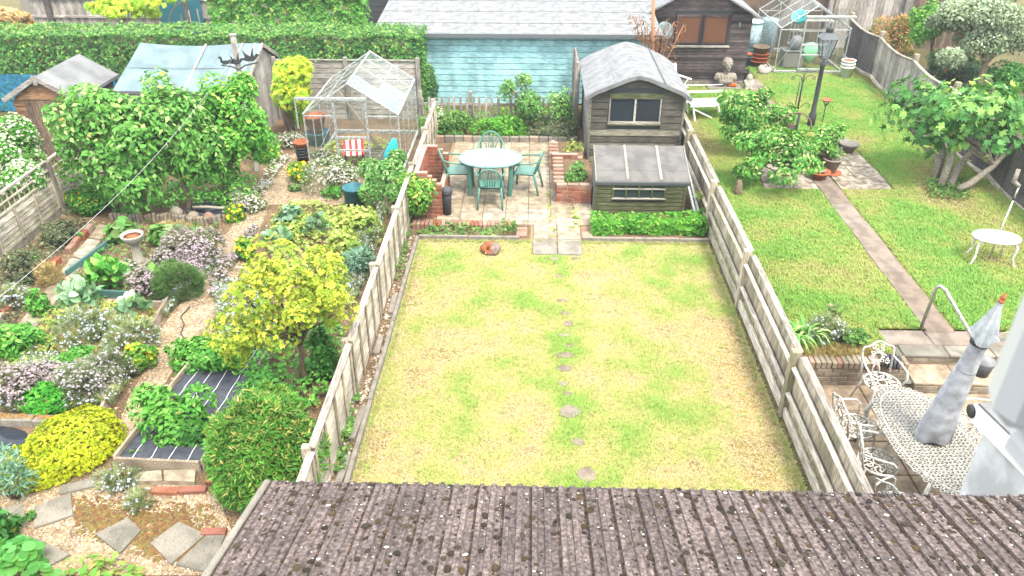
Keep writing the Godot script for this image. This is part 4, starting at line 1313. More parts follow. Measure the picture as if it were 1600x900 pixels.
func greenhouse(o: Node3D, w: float, d: float, eave: float, ridge: float, n: int, milky: Array, rail_left: bool) -> void:
	var h := w * 0.5
	var A: Material = M.alu
	var t := 0.027
	bx(o, "base", Vector3(w + 0.04, 0.1, 0.06), Vector3(0, 0.03, 0), A)
	bx(o, "base", Vector3(w + 0.04, 0.1, 0.06), Vector3(0, 0.03, -d), A)
	for s in [-1.0, 1.0]:
		bx(o, "base", Vector3(0.06, 0.1, d - 0.07), Vector3(h * s, 0.03, -d * 0.5), A)
	var e0 := 0.1
	for k in [0.0, -d]:
		for s in [-1.0, 1.0]:
			bar(o, "frame", Vector3(h * s, e0, k), Vector3(h * s, eave, k), t, A)
			bar(o, "frame", Vector3(h * s, eave, k), Vector3(0, ridge, k), t * 1.2, A)
			bar(o, "frame", Vector3(0.33 * s, e0, k), Vector3(0.33 * s, lerpf(ridge, eave, 0.33 / h), k), t * 0.9, A)
		bar(o, "frame", Vector3(-h, eave - 0.04, k + 0.003), Vector3(-0.33, eave - 0.04, k + 0.003), t * 0.8, A)
		bar(o, "frame", Vector3(0.33, eave - 0.04, k + 0.003), Vector3(h, eave - 0.04, k + 0.003), t * 0.8, A)
	bar(o, "frame", Vector3(0, ridge, 0.02), Vector3(0, ridge, -d - 0.02), t * 1.3, A)
	for s in [-1.0, 1.0]:
		bar(o, "frame", Vector3(h * s, eave, 0.02), Vector3(h * s, eave, -d - 0.02), t * 1.3, A)
		bar(o, "frame", Vector3(h * s, e0, -0.04), Vector3(0.36 * s, eave - 0.1, -0.03), t * 0.5, A) if s < 0 else bar(o, "frame", Vector3(h * s, eave - 0.1, -0.04), Vector3(0.36 * s, e0, -0.03), t * 0.5, A)
		for i in n + 1:
			var z := -d * i / n
			var glass_z := -d * (i + 1) / n
			if i > 0 and i < n:
				bar(o, "glazing_bar", Vector3(h * s, e0, z), Vector3(h * s, eave, z), t * 0.7, A)
				bar(o, "glazing_bar", Vector3(h * s, eave, z), Vector3(0, ridge, z), t * 0.7, A)
			if i < n:
				var midp := Vector3(h * s * 0.5, (eave + ridge) * 0.5, 0)
				pane(o, [Vector3(h * s, e0, z - 0.01), Vector3(h * s, eave - 0.02, z - 0.01), Vector3(h * s, eave - 0.02, glass_z + 0.01), Vector3(h * s, e0, glass_z + 0.01)], M.glass)
				for half in 2:
					var lo := Vector3(h * s, eave, 0) if half == 0 else midp
					var hi := midp if half == 0 else Vector3(0, ridge, 0)
					var gm: Material = M.glass_milky if [s, i, half] in milky else M.glass
					pane(o, [lo + Vector3(0, 0.008, z - 0.01), hi + Vector3(0, 0.008, z - 0.01), hi + Vector3(0, 0.008, glass_z + 0.01), lo + Vector3(0, 0.008, glass_z + 0.01)], gm)
		bar(o, "glazing_bar", Vector3(h * s * 0.5, (eave + ridge) * 0.5 - 0.012, 0), Vector3(h * s * 0.5, (eave + ridge) * 0.5 - 0.012, -d), t * 0.55, A)
	for k in [0.0, -d]:
		for s in [-1.0, 1.0]:
			pane(o, [Vector3(h * s, e0, k), Vector3(h * s, eave - 0.06, k), Vector3(0.34 * s, eave - 0.06, k), Vector3(0.34 * s, e0, k)], M.glass)
			pane(o, [Vector3(h * s, eave, k), Vector3(0.34 * s, lerpf(ridge, eave, 0.34 / h), k), Vector3(0.34 * s, eave - 0.02, k)], M.glass)
	pane(o, [Vector3(-0.32, e0, -d), Vector3(-0.32, eave + 0.3, -d), Vector3(0, ridge - 0.02, -d), Vector3(0.32, eave + 0.3, -d), Vector3(0.32, e0, -d)], M.glass)
	# sliding door on its rail
	var x0 := -h - 0.12 if rail_left else -0.36
	var x1 := 0.36 if rail_left else h + 0.06
	var dt := eave + 0.33
	bx(o, "door_rail", Vector3(x1 - x0, 0.06, 0.05), Vector3((x0 + x1) * 0.5, dt, 0.05), A)
	var dr := bx(o, "door", Vector3(0.68, 0.07, 0.028), Vector3(0, 0.12, 0.045), A)
	for s in [-1.0, 1.0]:
		bx(dr, "stile", Vector3(0.04, dt - 0.12, 0.028), Vector3(0.33 * s, (dt - 0.12) * 0.5, 0), A)
	for y in [0.42, 0.70, dt - 0.16]:
		bx(dr, "rail", Vector3(0.62, 0.045, 0.022), Vector3(0, y, 0), A)
	var dp := [[0.04, 0.40], [0.44, 0.68], [0.72, dt - 0.19]]
	for q in dp:
		bx(dr, "pane", Vector3(0.61, q[1] - q[0], 0.004), Vector3(0, (q[0] + q[1]) * 0.5, -0.004), M.glass)


func build_greenhouses() -> void:
	var a := thing("greenhouse", "aluminium greenhouse with two milky roof panes beside the potted golden shrub", "greenhouse", Vector3(-3.72, 0, -15.42))
	greenhouse(a, 1.94, 2.5, 1.30, 1.93, 4, [[1.0, 0, 0], [1.0, 0, 1], [1.0, 1, 0]], true)
	bar(a, "frame", Vector3(-1.09, 1.0, 0.05), Vector3(-1.09, 1.63, 0.05), 0.03, M.alu)
	var b := thing("greenhouse", "cluttered greenhouse with open gable window at the far end, behind lamp post", "greenhouse", Vector3(8.07, 0, -23.35))
	greenhouse(b, 1.98, 2.6, 1.29, 1.93, 4, [], false)
	var sd := thing("satellite_dish", "pale blue-grey satellite dish beside the cabin's left edge", "satellite dish", Vector3(3.32, 0, -21.0))
	part(sd, "dish", lathe_mesh([Vector2(0, 0), Vector2(0.13, 0.02), Vector2(0.22, 0.06), Vector2(0.22, 0.075), Vector2(0.12, 0.035), Vector2(0, 0.015)], 24), M.felt_blue, Transform3D(Basis.from_euler(Vector3(1.1, 0.3, 0)), Vector3(0.02, 1.75, 0.1)))
	part(sd, "mast", tubes([[Vector3(0, 0, 0), Vector3(0, 1.75, 0)]], 0.03, 8), M.grey_black)
	var op := thing("wooden_post", "broad old timber post standing left of the potted golden shrub", "post", Vector3(-5.62, 0, -17.35))
	bx(op, "post", Vector3(0.2, 1.35, 0.13), Vector3(0, 0.67, 0), pick("brown_y"), Vector3(0, 0.2, 0.03), 0.015)
	# what stands inside the near greenhouse
	var st := thing("striped_deckchair", "red and white striped folded chair inside the near greenhouse", "chair", Vector3(-3.86, 0.22, -15.95), 0.2)
	for i in 7:
		bx(st, "stripe", Vector3(0.062, 0.02, 0.42), Vector3(-0.19 + 0.063 * i, 0.16, 0), M.red_cloth if i % 2 == 0 else M.white_plastic, Vector3(0.55, 0, 0))
	for s in [-1.0, 1.0]:
		bar(st, "leg", Vector3(0.2 * s, -0.2, 0.22), Vector3(0.2 * s, 0.28, -0.2), 0.03, M.black_iron)
		bar(st, "leg", Vector3(0.18 * s, -0.2, -0.2), Vector3(0.18 * s, 0.1, 0.2), 0.03, M.black_iron)
	var bag := MB.new()
	bag.smooth(true)
	bag.lathe([Vector2(0.02, 0), Vector2(0.20, 0.02), Vector2(0.17, 0.25), Vector2(0.09, 0.48), Vector2(0.05, 0.58), Vector2(0.0, 0.6)], 9, Vector3.ZERO, Vector2(1, 0.7))
	tag(part(self, "plastic_sack", bag.done(), M.teal_plastic, Transform3D(Basis.from_euler(Vector3(0.1, 0.3, -0.2)), Vector3(-3.08, 0.05, -15.9))), "turquoise plastic sack leaning inside the near greenhouse", "sack")
	var cr := thing("pale_crate", "pale slotted plastic crate on the floor of the near greenhouse", "crate", Vector3(-3.45, 0.05, -16.1))
	bx(cr, "base", Vector3(0.4, 0.02, 0.28), Vector3(0, 0.01, 0), M.stone)
	for i in 3:
		for s in [-1.0, 1.0]:
			bx(cr, "slat", Vector3(0.4, 0.05, 0.014), Vector3(0, 0.06 + 0.07 * i, 0.14 * s), M.stone)
			bx(cr, "slat", Vector3(0.014, 0.05, 0.26), Vector3(0.2 * s, 0.06 + 0.07 * i, 0), M.stone)
	for k in 3:
		var bp := thing("bamboo_cane", ["longest bamboo cane leaning across the near greenhouse", "middle bamboo cane leaning in the near greenhouse", "shortest bamboo cane leaning in the near greenhouse"][k], "cane", Vector3(-3.75, 0.1, -16.4))
		part(bp, "cane", tubes([[Vector3(-0.55 + 0.05 * k, 1.35 - 0.1 * k, -0.4), Vector3(0.42 - 0.03 * k, 0.2, 0.25)]], 0.013), M.bed_edge[k], Transform3D())
	# clutter in the far greenhouse
	var shelf := thing("potting_bench", "slatted staging bench with shelves inside the far greenhouse", "bench", Vector3(8.3, 0, -24.6))
	for y in [0.55, 0.95, 1.25]:
		for k in 4:
			bx(shelf, "slat", Vector3(1.2, 0.02, 0.07), Vector3(0.05, y, -0.15 + 0.09 * k), pick("trim_white"))
	for s in [-0.5, 0.6]:
		for q in [-0.18, 0.18]:
			bx(shelf, "leg", Vector3(0.03, 1.25, 0.03), Vector3(s, 0.62, q), M.alu)
	var gs := MB.new()
	gs.smooth(true)
	gs.lathe([Vector2(0.0, 0), Vector2(0.08, 0.02), Vector2(0.22, 0.22), Vector2(0.27, 0.42), Vector2(0.12, 0.6), Vector2(0.0, 0.62)], 8, Vector3.ZERO, Vector2(1, 0.6))
	tag(part(self, "green_sack", gs.done(), M.mint_plastic, Transform3D(Basis.from_euler(Vector3(0, 0.3, 0.15)), Vector3(8.25, 0.15, -23.9))), "pale green garden sack hanging open inside the far greenhouse", "sack")
	var ws := MB.new()
	ws.smooth(true)
	ws.lathe([Vector2(0.0, 0), Vector2(0.22, 0.03), Vector2(0.26, 0.2), Vector2(0.17, 0.36), Vector2(0.0, 0.42)], 7, Vector3.ZERO, Vector2(1, 0.7))
	tag(part(self, "clear_sack", ws.done(), M.felt_pale, Transform3D(Basis.from_euler(Vector3(0.2, 0.9, 0.1)), Vector3(7.75, 0.55, -24.0))), "pale crumpled plastic sack on a box inside the far greenhouse", "sack")
	var bb := thing("storage_box", "grey storage box carrying sacks inside the far greenhouse", "box", Vector3(7.72, 0.02, -24.0))
	bx(bb, "box", Vector3(0.6, 0.45, 0.45), Vector3(0, 0.24, 0), M.dark_stone, Vector3.ZERO, 0.02)
	bx(bb, "lid", Vector3(0.64, 0.05, 0.49), Vector3(0, 0.50, 0), M.felt, Vector3.ZERO, 0.015)
	var tb := thing("turquoise_tub", "turquoise plastic tub tipped on the shelf of the far greenhouse", "tub", Vector3(7.95, 1.26, -24.5))
	part(tb, "tub", lathe_mesh([Vector2(0, 0), Vector2(0.14, 0), Vector2(0.2, 0.25), Vector2(0.215, 0.25), Vector2(0.2, 0.2), Vector2(0.13, 0.02), Vector2(0, 0.02)], 16), M.teal_plastic, Transform3D(Basis.from_euler(Vector3(0.7, 0, 0.5)), Vector3.ZERO))


func build_far_side() -> void:
	# fences of the gardens beyond
	var f := thing("far_fence", "grey boarded fence with dark posts beyond the hedge, top left", "fence", Vector3(-15.2, 0, -24.2))
	for k in 3:
		bx(f, "post", Vector3(0.16, 2.0, 0.14), Vector3(0.6 + 2.1 * k, 0.95, 0.06), pick("dark_y"))
	for i in 46:
		bx(f, "board", Vector3(0.125, 1.55, 0.02), Vector3(0.1 + 0.127 * i, 1.05, 0), pick("grey_y"), Vector3(0, 0.05, 0), 0.004)
	bx(f, "rail", Vector3(5.9, 0.07, 0.05), Vector3(2.95, 1.32, 0.04), pick("grey_x"))
	bx(f, "rail", Vector3(5.9, 0.06, 0.05), Vector3(2.95, 1.83, 0.04), pick("grey_x"))
	var ns := thing("navy_shed", "dark navy boarded shed wall between the ivy and the grey garage roof", "shed", Vector3(-4.9, 0, -25.0))
	bx(ns, "wall", Vector3(2.4, 2.3, 0.5), Vector3(0.5, 1.15, -0.3), M.black_iron)
	for i in 15:
		bx(ns, "weatherboard", Vector3(2.4, 0.16, 0.02), Vector3(0.5, 0.08 + 0.15 * i, 0), M.grey_black, Vector3(-0.08, 0, 0), 0.004)
	bx(ns, "window_frame", Vector3(0.4, 0.5, 0.03), Vector3(0.45, 1.75, 0.02), M.grey_black)
	var nb := thing("blue_shed_wall", "dark blue shed wall behind hanging yellow-green leaves, top left", "shed", Vector3(-10.6, 0, -24.1))
	for i in 9:
		bx(nb, "board", Vector3(0.14, 1.9, 0.03), Vector3(-0.55 + 0.142 * i, 0.95, 0), M.dark_teal, Vector3.ZERO, 0.004)
	var tr := thing("arched_trellis", "weathered arch topped trellis standing beyond the hedge", "trellis", Vector3(-9.45, 0, -22.6))
	part(tr, "arch", tubes([arc(Vector3(0, 1.2, 0), 0.95, 0.15, PI - 0.15, 14)], 0.025), pick("grey_x"))
	for k in 7:
		var x := -0.75 + 0.25 * k
		bx(tr, "lath", Vector3(0.03, 0.55 + 0.95 * sqrt(1.0 - pow(x / 0.97, 2)), 0.02), Vector3(x, 0.65 + 0.475 * sqrt(1.0 - pow(x / 0.97, 2)), 0), pick("grey_y"))
	for k in 3:
		bx(tr, "lath", Vector3(1.75, 0.03, 0.02), Vector3(0, 0.7 + 0.35 * k, 0.02), pick("grey_x"))
	var rf := thing("back_boundary_fence", "tall brown-grey boarded fence beyond the far greenhouse", "fence", Vector3(6.2, 0, -26.4))
	for i in 62:
		bx(rf, "board", Vector3(0.13, 2.2, 0.02), Vector3(0.06 + 0.13 * i, 1.1, 0), pick("grey_y" if i > 25 and i < 45 else "brown_y"), Vector3(0, 0.05, 0), 0.004)
	for q in [0.2, 3.2, 5.6, 7.9]:
		bx(rf, "post", Vector3(0.14, 2.3, 0.14), Vector3(q, 1.15, 0.09), pick("grey_y"))
	var rs := thing("red_roofed_house", "house with red roof tiles and white gable beyond the far fence", "house", Vector3(6.6, 0, -30.0))
	bx(rs, "wall", Vector3(3.2, 2.4, 3.0), Vector3(-0.8, 1.2, -1.5), M.white_wall)
	for i in 7:
		for k in 8:
			bx(rs, "tile", Vector3(0.39, 0.03, 0.3), Vector3(-2.3 + 0.4 * k, 2.05 + 0.11 * i, 0.1 - 0.24 * i), pick("brick"), Vector3(0.42, 0, 0), 0.006)
	# rusty leaf-backed wall at the very top left
	var bw := thing("brick_house_wall", "strip of brown brick wall behind the far left fence", "wall", Vector3(-17.5, 0, -27.5))
	brick_wall(bw, Vector3(0, 1.65, 0), 0.0, [4.4, 4.4, 4.4, 4.4, 4.4, 4.4, 4.4, 4.4], 0.1, "old_brick", M.dark_mortar)
	bx(bw, "plinth", Vector3(12.5, 1.64, 0.1), Vector3(6.2, 0.82, 0), M.dark_mortar)


# ------------------------------------------------------------------ things of the centre garden
func plastic_chair() -> Node3D:
	# a monobloc chair facing +z; seat 0.43 high
	var o := thing("plastic_chair", "", "chair")
	var G: Material = M.green_plastic
	var seat := MB.new()
	seat.smooth(true)
	var nx := 8
	var nz := 8
	for i in nx:
		for j in nz:
			for side in 2:
				var q := []
				for e in [[i, j], [i + 1, j], [i + 1, j + 1], [i, j + 1]]:
					var u: float = float(e[0]) / nx * 2.0 - 1.0
					var v: float = float(e[1]) / nz
					var w := 0.22 + 0.02 * v
					q.append(Vector3(u * w, 0.425 - 0.012 * (1 - u * u) * sin(PI * v) - 0.03 * pow(v, 6) + (0.0 if side == 0 else -0.022), -0.21 + 0.43 * v))
				if side == 0:
					seat.quad(q[0], q[3], q[2], q[1])
				else:
					seat.quad(q[0], q[1], q[2], q[3])
	part(o, "seat", seat.done(), G)
	bx(o, "apron", Vector3(0.45, 0.07, 0.02), Vector3(0, 0.375, 0.215), G, Vector3.ZERO, 0.008)
	# back frame: a hoop leaning back
	var B := func(x: float, y: float) -> Vector3:
		return Vector3(x, y, -0.20 - (y - 0.42) * 0.28 - 0.05 * (1.0 - pow(x / 0.23, 2)) * 0.5)
	var hoop := []
	for i in 17:
		var t := PI * i / 16.0
		hoop.append(B.call(0.215 * cos(t) * (1.0 if t > 0.5 and t < 2.6 else 1.0), 0.60 + 0.25 * sin(t)))
	hoop.push_front(B.call(0.205, 0.44))
	hoop.append(B.call(-0.205, 0.44))
	part(o, "back_frame", tubes([hoop], 0.018, 8), G)
	for k in 5:
		var x := -0.095 + 0.0475 * k
		part(o, "back_slat", tubes([[B.call(x * 0.8, 0.43), B.call(x, 0.55), B.call(x * 1.75, 0.60 + 0.24 * sqrt(1.0 - pow(x * 1.75 / 0.22, 2)))]], 0.0115, 5), G)
	part(o, "back_rail", tubes([[B.call(-0.19, 0.45), B.call(0, 0.45), B.call(0.19, 0.45)]], 0.02, 6), G)
	for s in [-1.0, 1.0]:
		var lg := MB.new()
		lg.smooth(true)
		lg.tube([Vector3(0.21 * s, 0.42, 0.19), Vector3(0.235 * s, 0.2, 0.225), Vector3(0.25 * s, 0.0, 0.245)], [0.026, 0.022, 0.019], 6)
		part(o, "leg", lg.done(), G)
		var rl := MB.new()
		rl.smooth(true)
		rl.tube([Vector3(0.205 * s, 0.44, -0.20), Vector3(0.225 * s, 0.2, -0.26), Vector3(0.24 * s, 0.0, -0.30)], [0.028, 0.023, 0.019], 6)
		part(o, "leg", rl.done(), G)
		part(o, "armrest", tubes([[B.call(0.205 * s, 0.70), Vector3(0.255 * s, 0.665, -0.15), Vector3(0.27 * s, 0.645, 0.05), Vector3(0.262 * s, 0.61, 0.17), Vector3(0.24 * s, 0.5, 0.2), Vector3(0.215 * s, 0.41, 0.19)]], 0.017, 6), G)
	return o


func build_centre_things() -> void:
	var y := 0.032
	var c0 := plastic_chair()
	c0.position = Vector3(-0.80, y, -13.93)
	c0.rotation.y = PI
	c0.set_meta("label", "green plastic chair on the near side of the green table, its back to the lawn")
	c0.set_meta("group", "green plastic garden chairs")
	copy_of(c0, Vector3(-1.50, y, -14.62), PI / 2 + 0.15, "green plastic chair at the end of green table beside the stepped brick wall")
	copy_of(c0, Vector3(-0.13, y, -14.62), -PI / 2 - 0.2, "green plastic chair at the end of green table nearest the brick planter")
	copy_of(c0, Vector3(-0.86, y, -15.32), 0.05, "green plastic chair behind the green table, against the planting bed")
	var t := thing("garden_table", "oval pale green plastic garden table on four legs on the patio", "table", Vector3(-0.83, y, -14.56))
	var top := MB.new()
	top.smooth(true)
	top.lathe([Vector2(0, 0.72), Vector2(0.02, 0.72), Vector2(0.56, 0.722), Vector2(0.625, 0.716), Vector2(0.635, 0.70), Vector2(0.63, 0.675), Vector2(0.60, 0.68), Vector2(0, 0.69)], 40, Vector3.ZERO, Vector2(1.0, 0.80))
	part(t, "tabletop", top.done(), M.green_top)
	part(t, "parasol_hole", lathe_mesh([Vector2(0, 0.7225), Vector2(0.022, 0.7235), Vector2(0.022, 0.71)], 12), M.black_plastic)
	for sx in [-1.0, 1.0]:
		for sz in [-1.0, 1.0]:
			part(t, "leg", box(Vector3(0.085, 0.69, 0.07), 0.018), M.green_plastic, Transform3D(Basis.from_euler(Vector3(0.03 * sz, 0, -0.03 * sx)), Vector3(0.40 * sx, 0.345, 0.26 * sz)))
	# stepped brick wall in the corner by the left fence: two arms and a side
	var bw := thing("stepped_brick_wall", "red brick barbecue enclosure with stepped walls in the patio corner", "wall", Vector3(-2.19, 0.0, -13.42))
	var lens := []
	for i in 12:
		lens.append([0.51, 0.51, 0.51, 0.51, 0.51, 0.51, 0.51, 0.51, 0.51, 0.42, 0.34, 0.26][i])
	brick_wall(bw, Vector3(0.0, 0, 0), 0.0, lens, 0.103, "brick", M.mortar)
	var lens2 := []
	for i in 12:
		lens2.append([0.51, 0.51, 0.51, 0.51, 0.51, 0.51, 0.51, 0.51, 0.51, 0.51, 0.40, 0.30][i])
	brick_wall(bw, Vector3(0.0, 0, -1.35), 0.0, lens2, 0.103, "brick", M.mortar)
	brick_wall(bw, Vector3(0.05, 0, -0.06), PI / 2, [1.22, 1.22, 1.22, 1.22, 1.22, 1.22, 1.22, 1.22, 1.22, 1.22, 1.22, 1.22], 0.10, "brick", M.mortar)
	brick_wall(bw, Vector3(0.46, 0, -0.06), PI / 2, [1.22, 1.22, 1.22, 1.22, 1.22, 1.22], 0.10, "brick", M.mortar)
	# raised brick planters
	var p := thing("brick_planter", "raised red brick planter with low leafy plants beside the green store", "planter", Vector3(0.47, 0.0, -14.05))
	brick_wall(p, Vector3(0, 0, 0), 0.0, [0.68, 0.68, 0.68, 0.68, 0.68], 0.103, "brick", M.mortar)
	brick_wall(p, Vector3(0.05, 0, -0.06), PI / 2, [1.42, 1.42, 1.42, 1.42, 1.42], 0.103, "brick", M.mortar)
	for i in 7:
		bx(p, "brick", Vector3(0.21, 0.05, 0.10), Vector3(0.05, 0.40, -0.14 - 0.2 * i), pick("pale_brick"), Vector3(0, rr(-0.04, 0.04), 0), 0.008)
	for i in 3:
		bx(p, "brick", Vector3(0.205, 0.05, 0.10), Vector3(0.10 + 0.222 * i, 0.40, 0.0), pick("pale_brick"), Vector3(0, rr(-0.03, 0.03), 0), 0.008)
	bx(p, "soil", Vector3(0.6, 0.34, 1.4), Vector3(0.40, 0.17, -0.76), M.soil)
	var p2 := thing("brick_planter", "second brick planter behind the first, against the big shed wall", "planter", Vector3(0.40, 0.0, -15.75))
	brick_wall(p2, Vector3(0, 0, 0), 0.0, [0.66, 0.66, 0.66, 0.66, 0.55], 0.103, "brick", M.mortar)
	brick_wall(p2, Vector3(0.05, 0, -0.06), PI / 2, [0.95, 0.95, 0.95, 0.95], 0.103, "brick", M.mortar)
	for i in 4:
		bx(p2, "brick", Vector3(0.21, 0.05, 0.10), Vector3(0.05, 0.325, -0.14 - 0.2 * i), pick("pale_brick"), Vector3(0, rr(-0.04, 0.04), 0), 0.008)
	bx(p2, "soil", Vector3(0.6, 0.28, 0.9), Vector3(0.38, 0.14, -0.52), M.soil)
	# black bin at the end of the stepped wall
	var b := thing("black_bin", "narrow black plastic bin with ridged lid at the end of stepped brick wall", "bin", Vector3(-1.60, y, -13.45))
	part(b, "body", lathe_mesh([Vector2(0, 0), Vector2(0.075, 0), Vector2(0.095, 0.46), Vector2(0, 0.46)], 18), M.black_plastic)
	part(b, "rim", lathe_mesh([Vector2(0.095, 0.43), Vector2(0.11, 0.43), Vector2(0.112, 0.46), Vector2(0.1, 0.462)], 18), M.black_plastic)
	part(b, "lid", lathe_mesh([Vector2(0.108, 0.462), Vector2(0.112, 0.485), Vector2(0.09, 0.53), Vector2(0.04, 0.55), Vector2(0, 0.553)], 18), M.grey_black)
	# folded steel ladder lying against the fence
	var l := thing("ladder", "silver aluminium ladder with red feet leaning between small store and fence", "ladder", Vector3(0, 0, 0))
	for k in [0.0, 0.07]:
		bar(l, "stile", Vector3(3.04 + k, 0.08, -12.95), Vector3(2.93 + k, 0.72, -14.7), 0.045, M.alu)
		bx(l, "foot", Vector3(0.05, 0.06, 0.05), Vector3(3.045 + k, 0.06, -12.92), M.red_plastic, Vector3(0.3, 0, 0))
	for i in 6:
		bar(l, "rung", Vector3(3.02 - 0.018 * i, 0.13 + 0.107 * i, -13.1 - 0.29 * i), Vector3(3.12 - 0.018 * i, 0.13 + 0.107 * i, -13.1 - 0.29 * i), 0.022, M.alu)
	fox()


# ------------------------------------------------------------------ smooth bodies: capsules joined with a smooth minimum, meshed as surface nets
func sdf_mesh(bones: Array, cell: float, k: float, paint: Callable) -> ArrayMesh:
	# a bone is [a, b, ra, rb]
	var lo := Vector3.INF
	var hi := -Vector3.INF
	for b in bones:
		var r := maxf(b[2], b[3]) + cell * 2.5
		for e in [b[0], b[1]]:
			lo = lo.min(e - Vector3.ONE * r)
			hi = hi.max(e + Vector3.ONE * r)
	var n := Vector3i(((hi - lo) / cell).ceil()) + Vector3i.ONE
	var val := PackedFloat32Array()
	val.resize(n.x * n.y * n.z)
	val.fill(1.0)
	for b in bones:
		var r := maxf(b[2], b[3]) + cell * 2.5 + k
		var a0 := Vector3i(((Vector3(b[0]).min(b[1]) - Vector3.ONE * r - lo) / cell).floor()).clamp(Vector3i.ZERO, n - Vector3i.ONE)
		var a1 := Vector3i(((Vector3(b[0]).max(b[1]) + Vector3.ONE * r - lo) / cell).ceil()).clamp(Vector3i.ZERO, n - Vector3i.ONE)
		var ab: Vector3 = b[1] - b[0]
		var L := maxf(ab.length_squared(), 1e-8)
		for z in range(a0.z, a1.z + 1):
			for y in range(a0.y, a1.y + 1):
				for x in range(a0.x, a1.x + 1):
					var p := lo + Vector3(x, y, z) * cell
					var t := clampf((p - b[0]).dot(ab) / L, 0.0, 1.0)
					var d: float = (p - b[0] - ab * t).length() - lerpf(b[2], b[3], t)
					var i := x + n.x * (y + n.y * z)
					var o := val[i]
					if o >= 0.99:
						val[i] = d
					else:
						var h := clampf(0.5 + 0.5 * (o - d) / k, 0.0, 1.0)
						val[i] = lerpf(o, d, h) - k * h * (1.0 - h)
	var ids := {}
	var verts := PackedVector3Array()
	var cols := PackedColorArray()
	for z in n.z - 1:
		for y in n.y - 1:
			for x in n.x - 1:
				var base := x + n.x * (y + n.y * z)
				var v := []
				var neg := 0
				for c in 8:
					var q := val[base + (c & 1) + n.x * (((c >> 1) & 1) + n.y * ((c >> 2) & 1))]
					v.append(q)
					neg += 1 if q < 0 else 0
				if neg == 0 or neg == 8:
					continue
				var s := Vector3.ZERO
				var m := 0
				for e in [[0, 1], [2, 3], [4, 5], [6, 7], [0, 2], [1, 3], [4, 6], [5, 7], [0, 4], [1, 5], [2, 6], [3, 7]]:
					var va: float = v[e[0]]
					var vb: float = v[e[1]]
					if (va < 0) == (vb < 0):
						continue
					var t := va / (va - vb)
					var pa := Vector3(e[0] & 1, (e[0] >> 1) & 1, (e[0] >> 2) & 1)
					var pb := Vector3(e[1] & 1, (e[1] >> 1) & 1, (e[1] >> 2) & 1)
					s += pa.lerp(pb, t)
					m += 1
				ids[base] = verts.size()
				var p := lo + (Vector3(x, y, z) + s / m) * cell
				verts.append(p)
				cols.append(paint.call(p))
	var st := SurfaceTool.new()
	st.begin(Mesh.PRIMITIVE_TRIANGLES)
	st.set_smooth_group(0)
	var step := [1, n.x, n.x * n.y]
	for z in range(1, n.z - 1):
		for y in range(1, n.y - 1):
			for x in range(1, n.x - 1):
				var base := x + n.x * (y + n.y * z)
				var a := val[base]
				for ax in 3:
					var b := val[base + step[ax]]
					if (a < 0) == (b < 0):
						continue
					var u: int = step[(ax + 1) % 3]
					var w: int = step[(ax + 2) % 3]
					var q := [base, base - u, base - u - w, base - w]
					if not (ids.has(q[0]) and ids.has(q[1]) and ids.has(q[2]) and ids.has(q[3])):
						continue
					var order := [0, 1, 2, 0, 2, 3] if a > 0 else [0, 2, 1, 0, 3, 2]
					for o in order:
						var id: int = ids[q[o]]
						st.set_color(cols[id])
						st.add_vertex(verts[id])
	st.generate_normals()
	st.index()
	return st.commit()


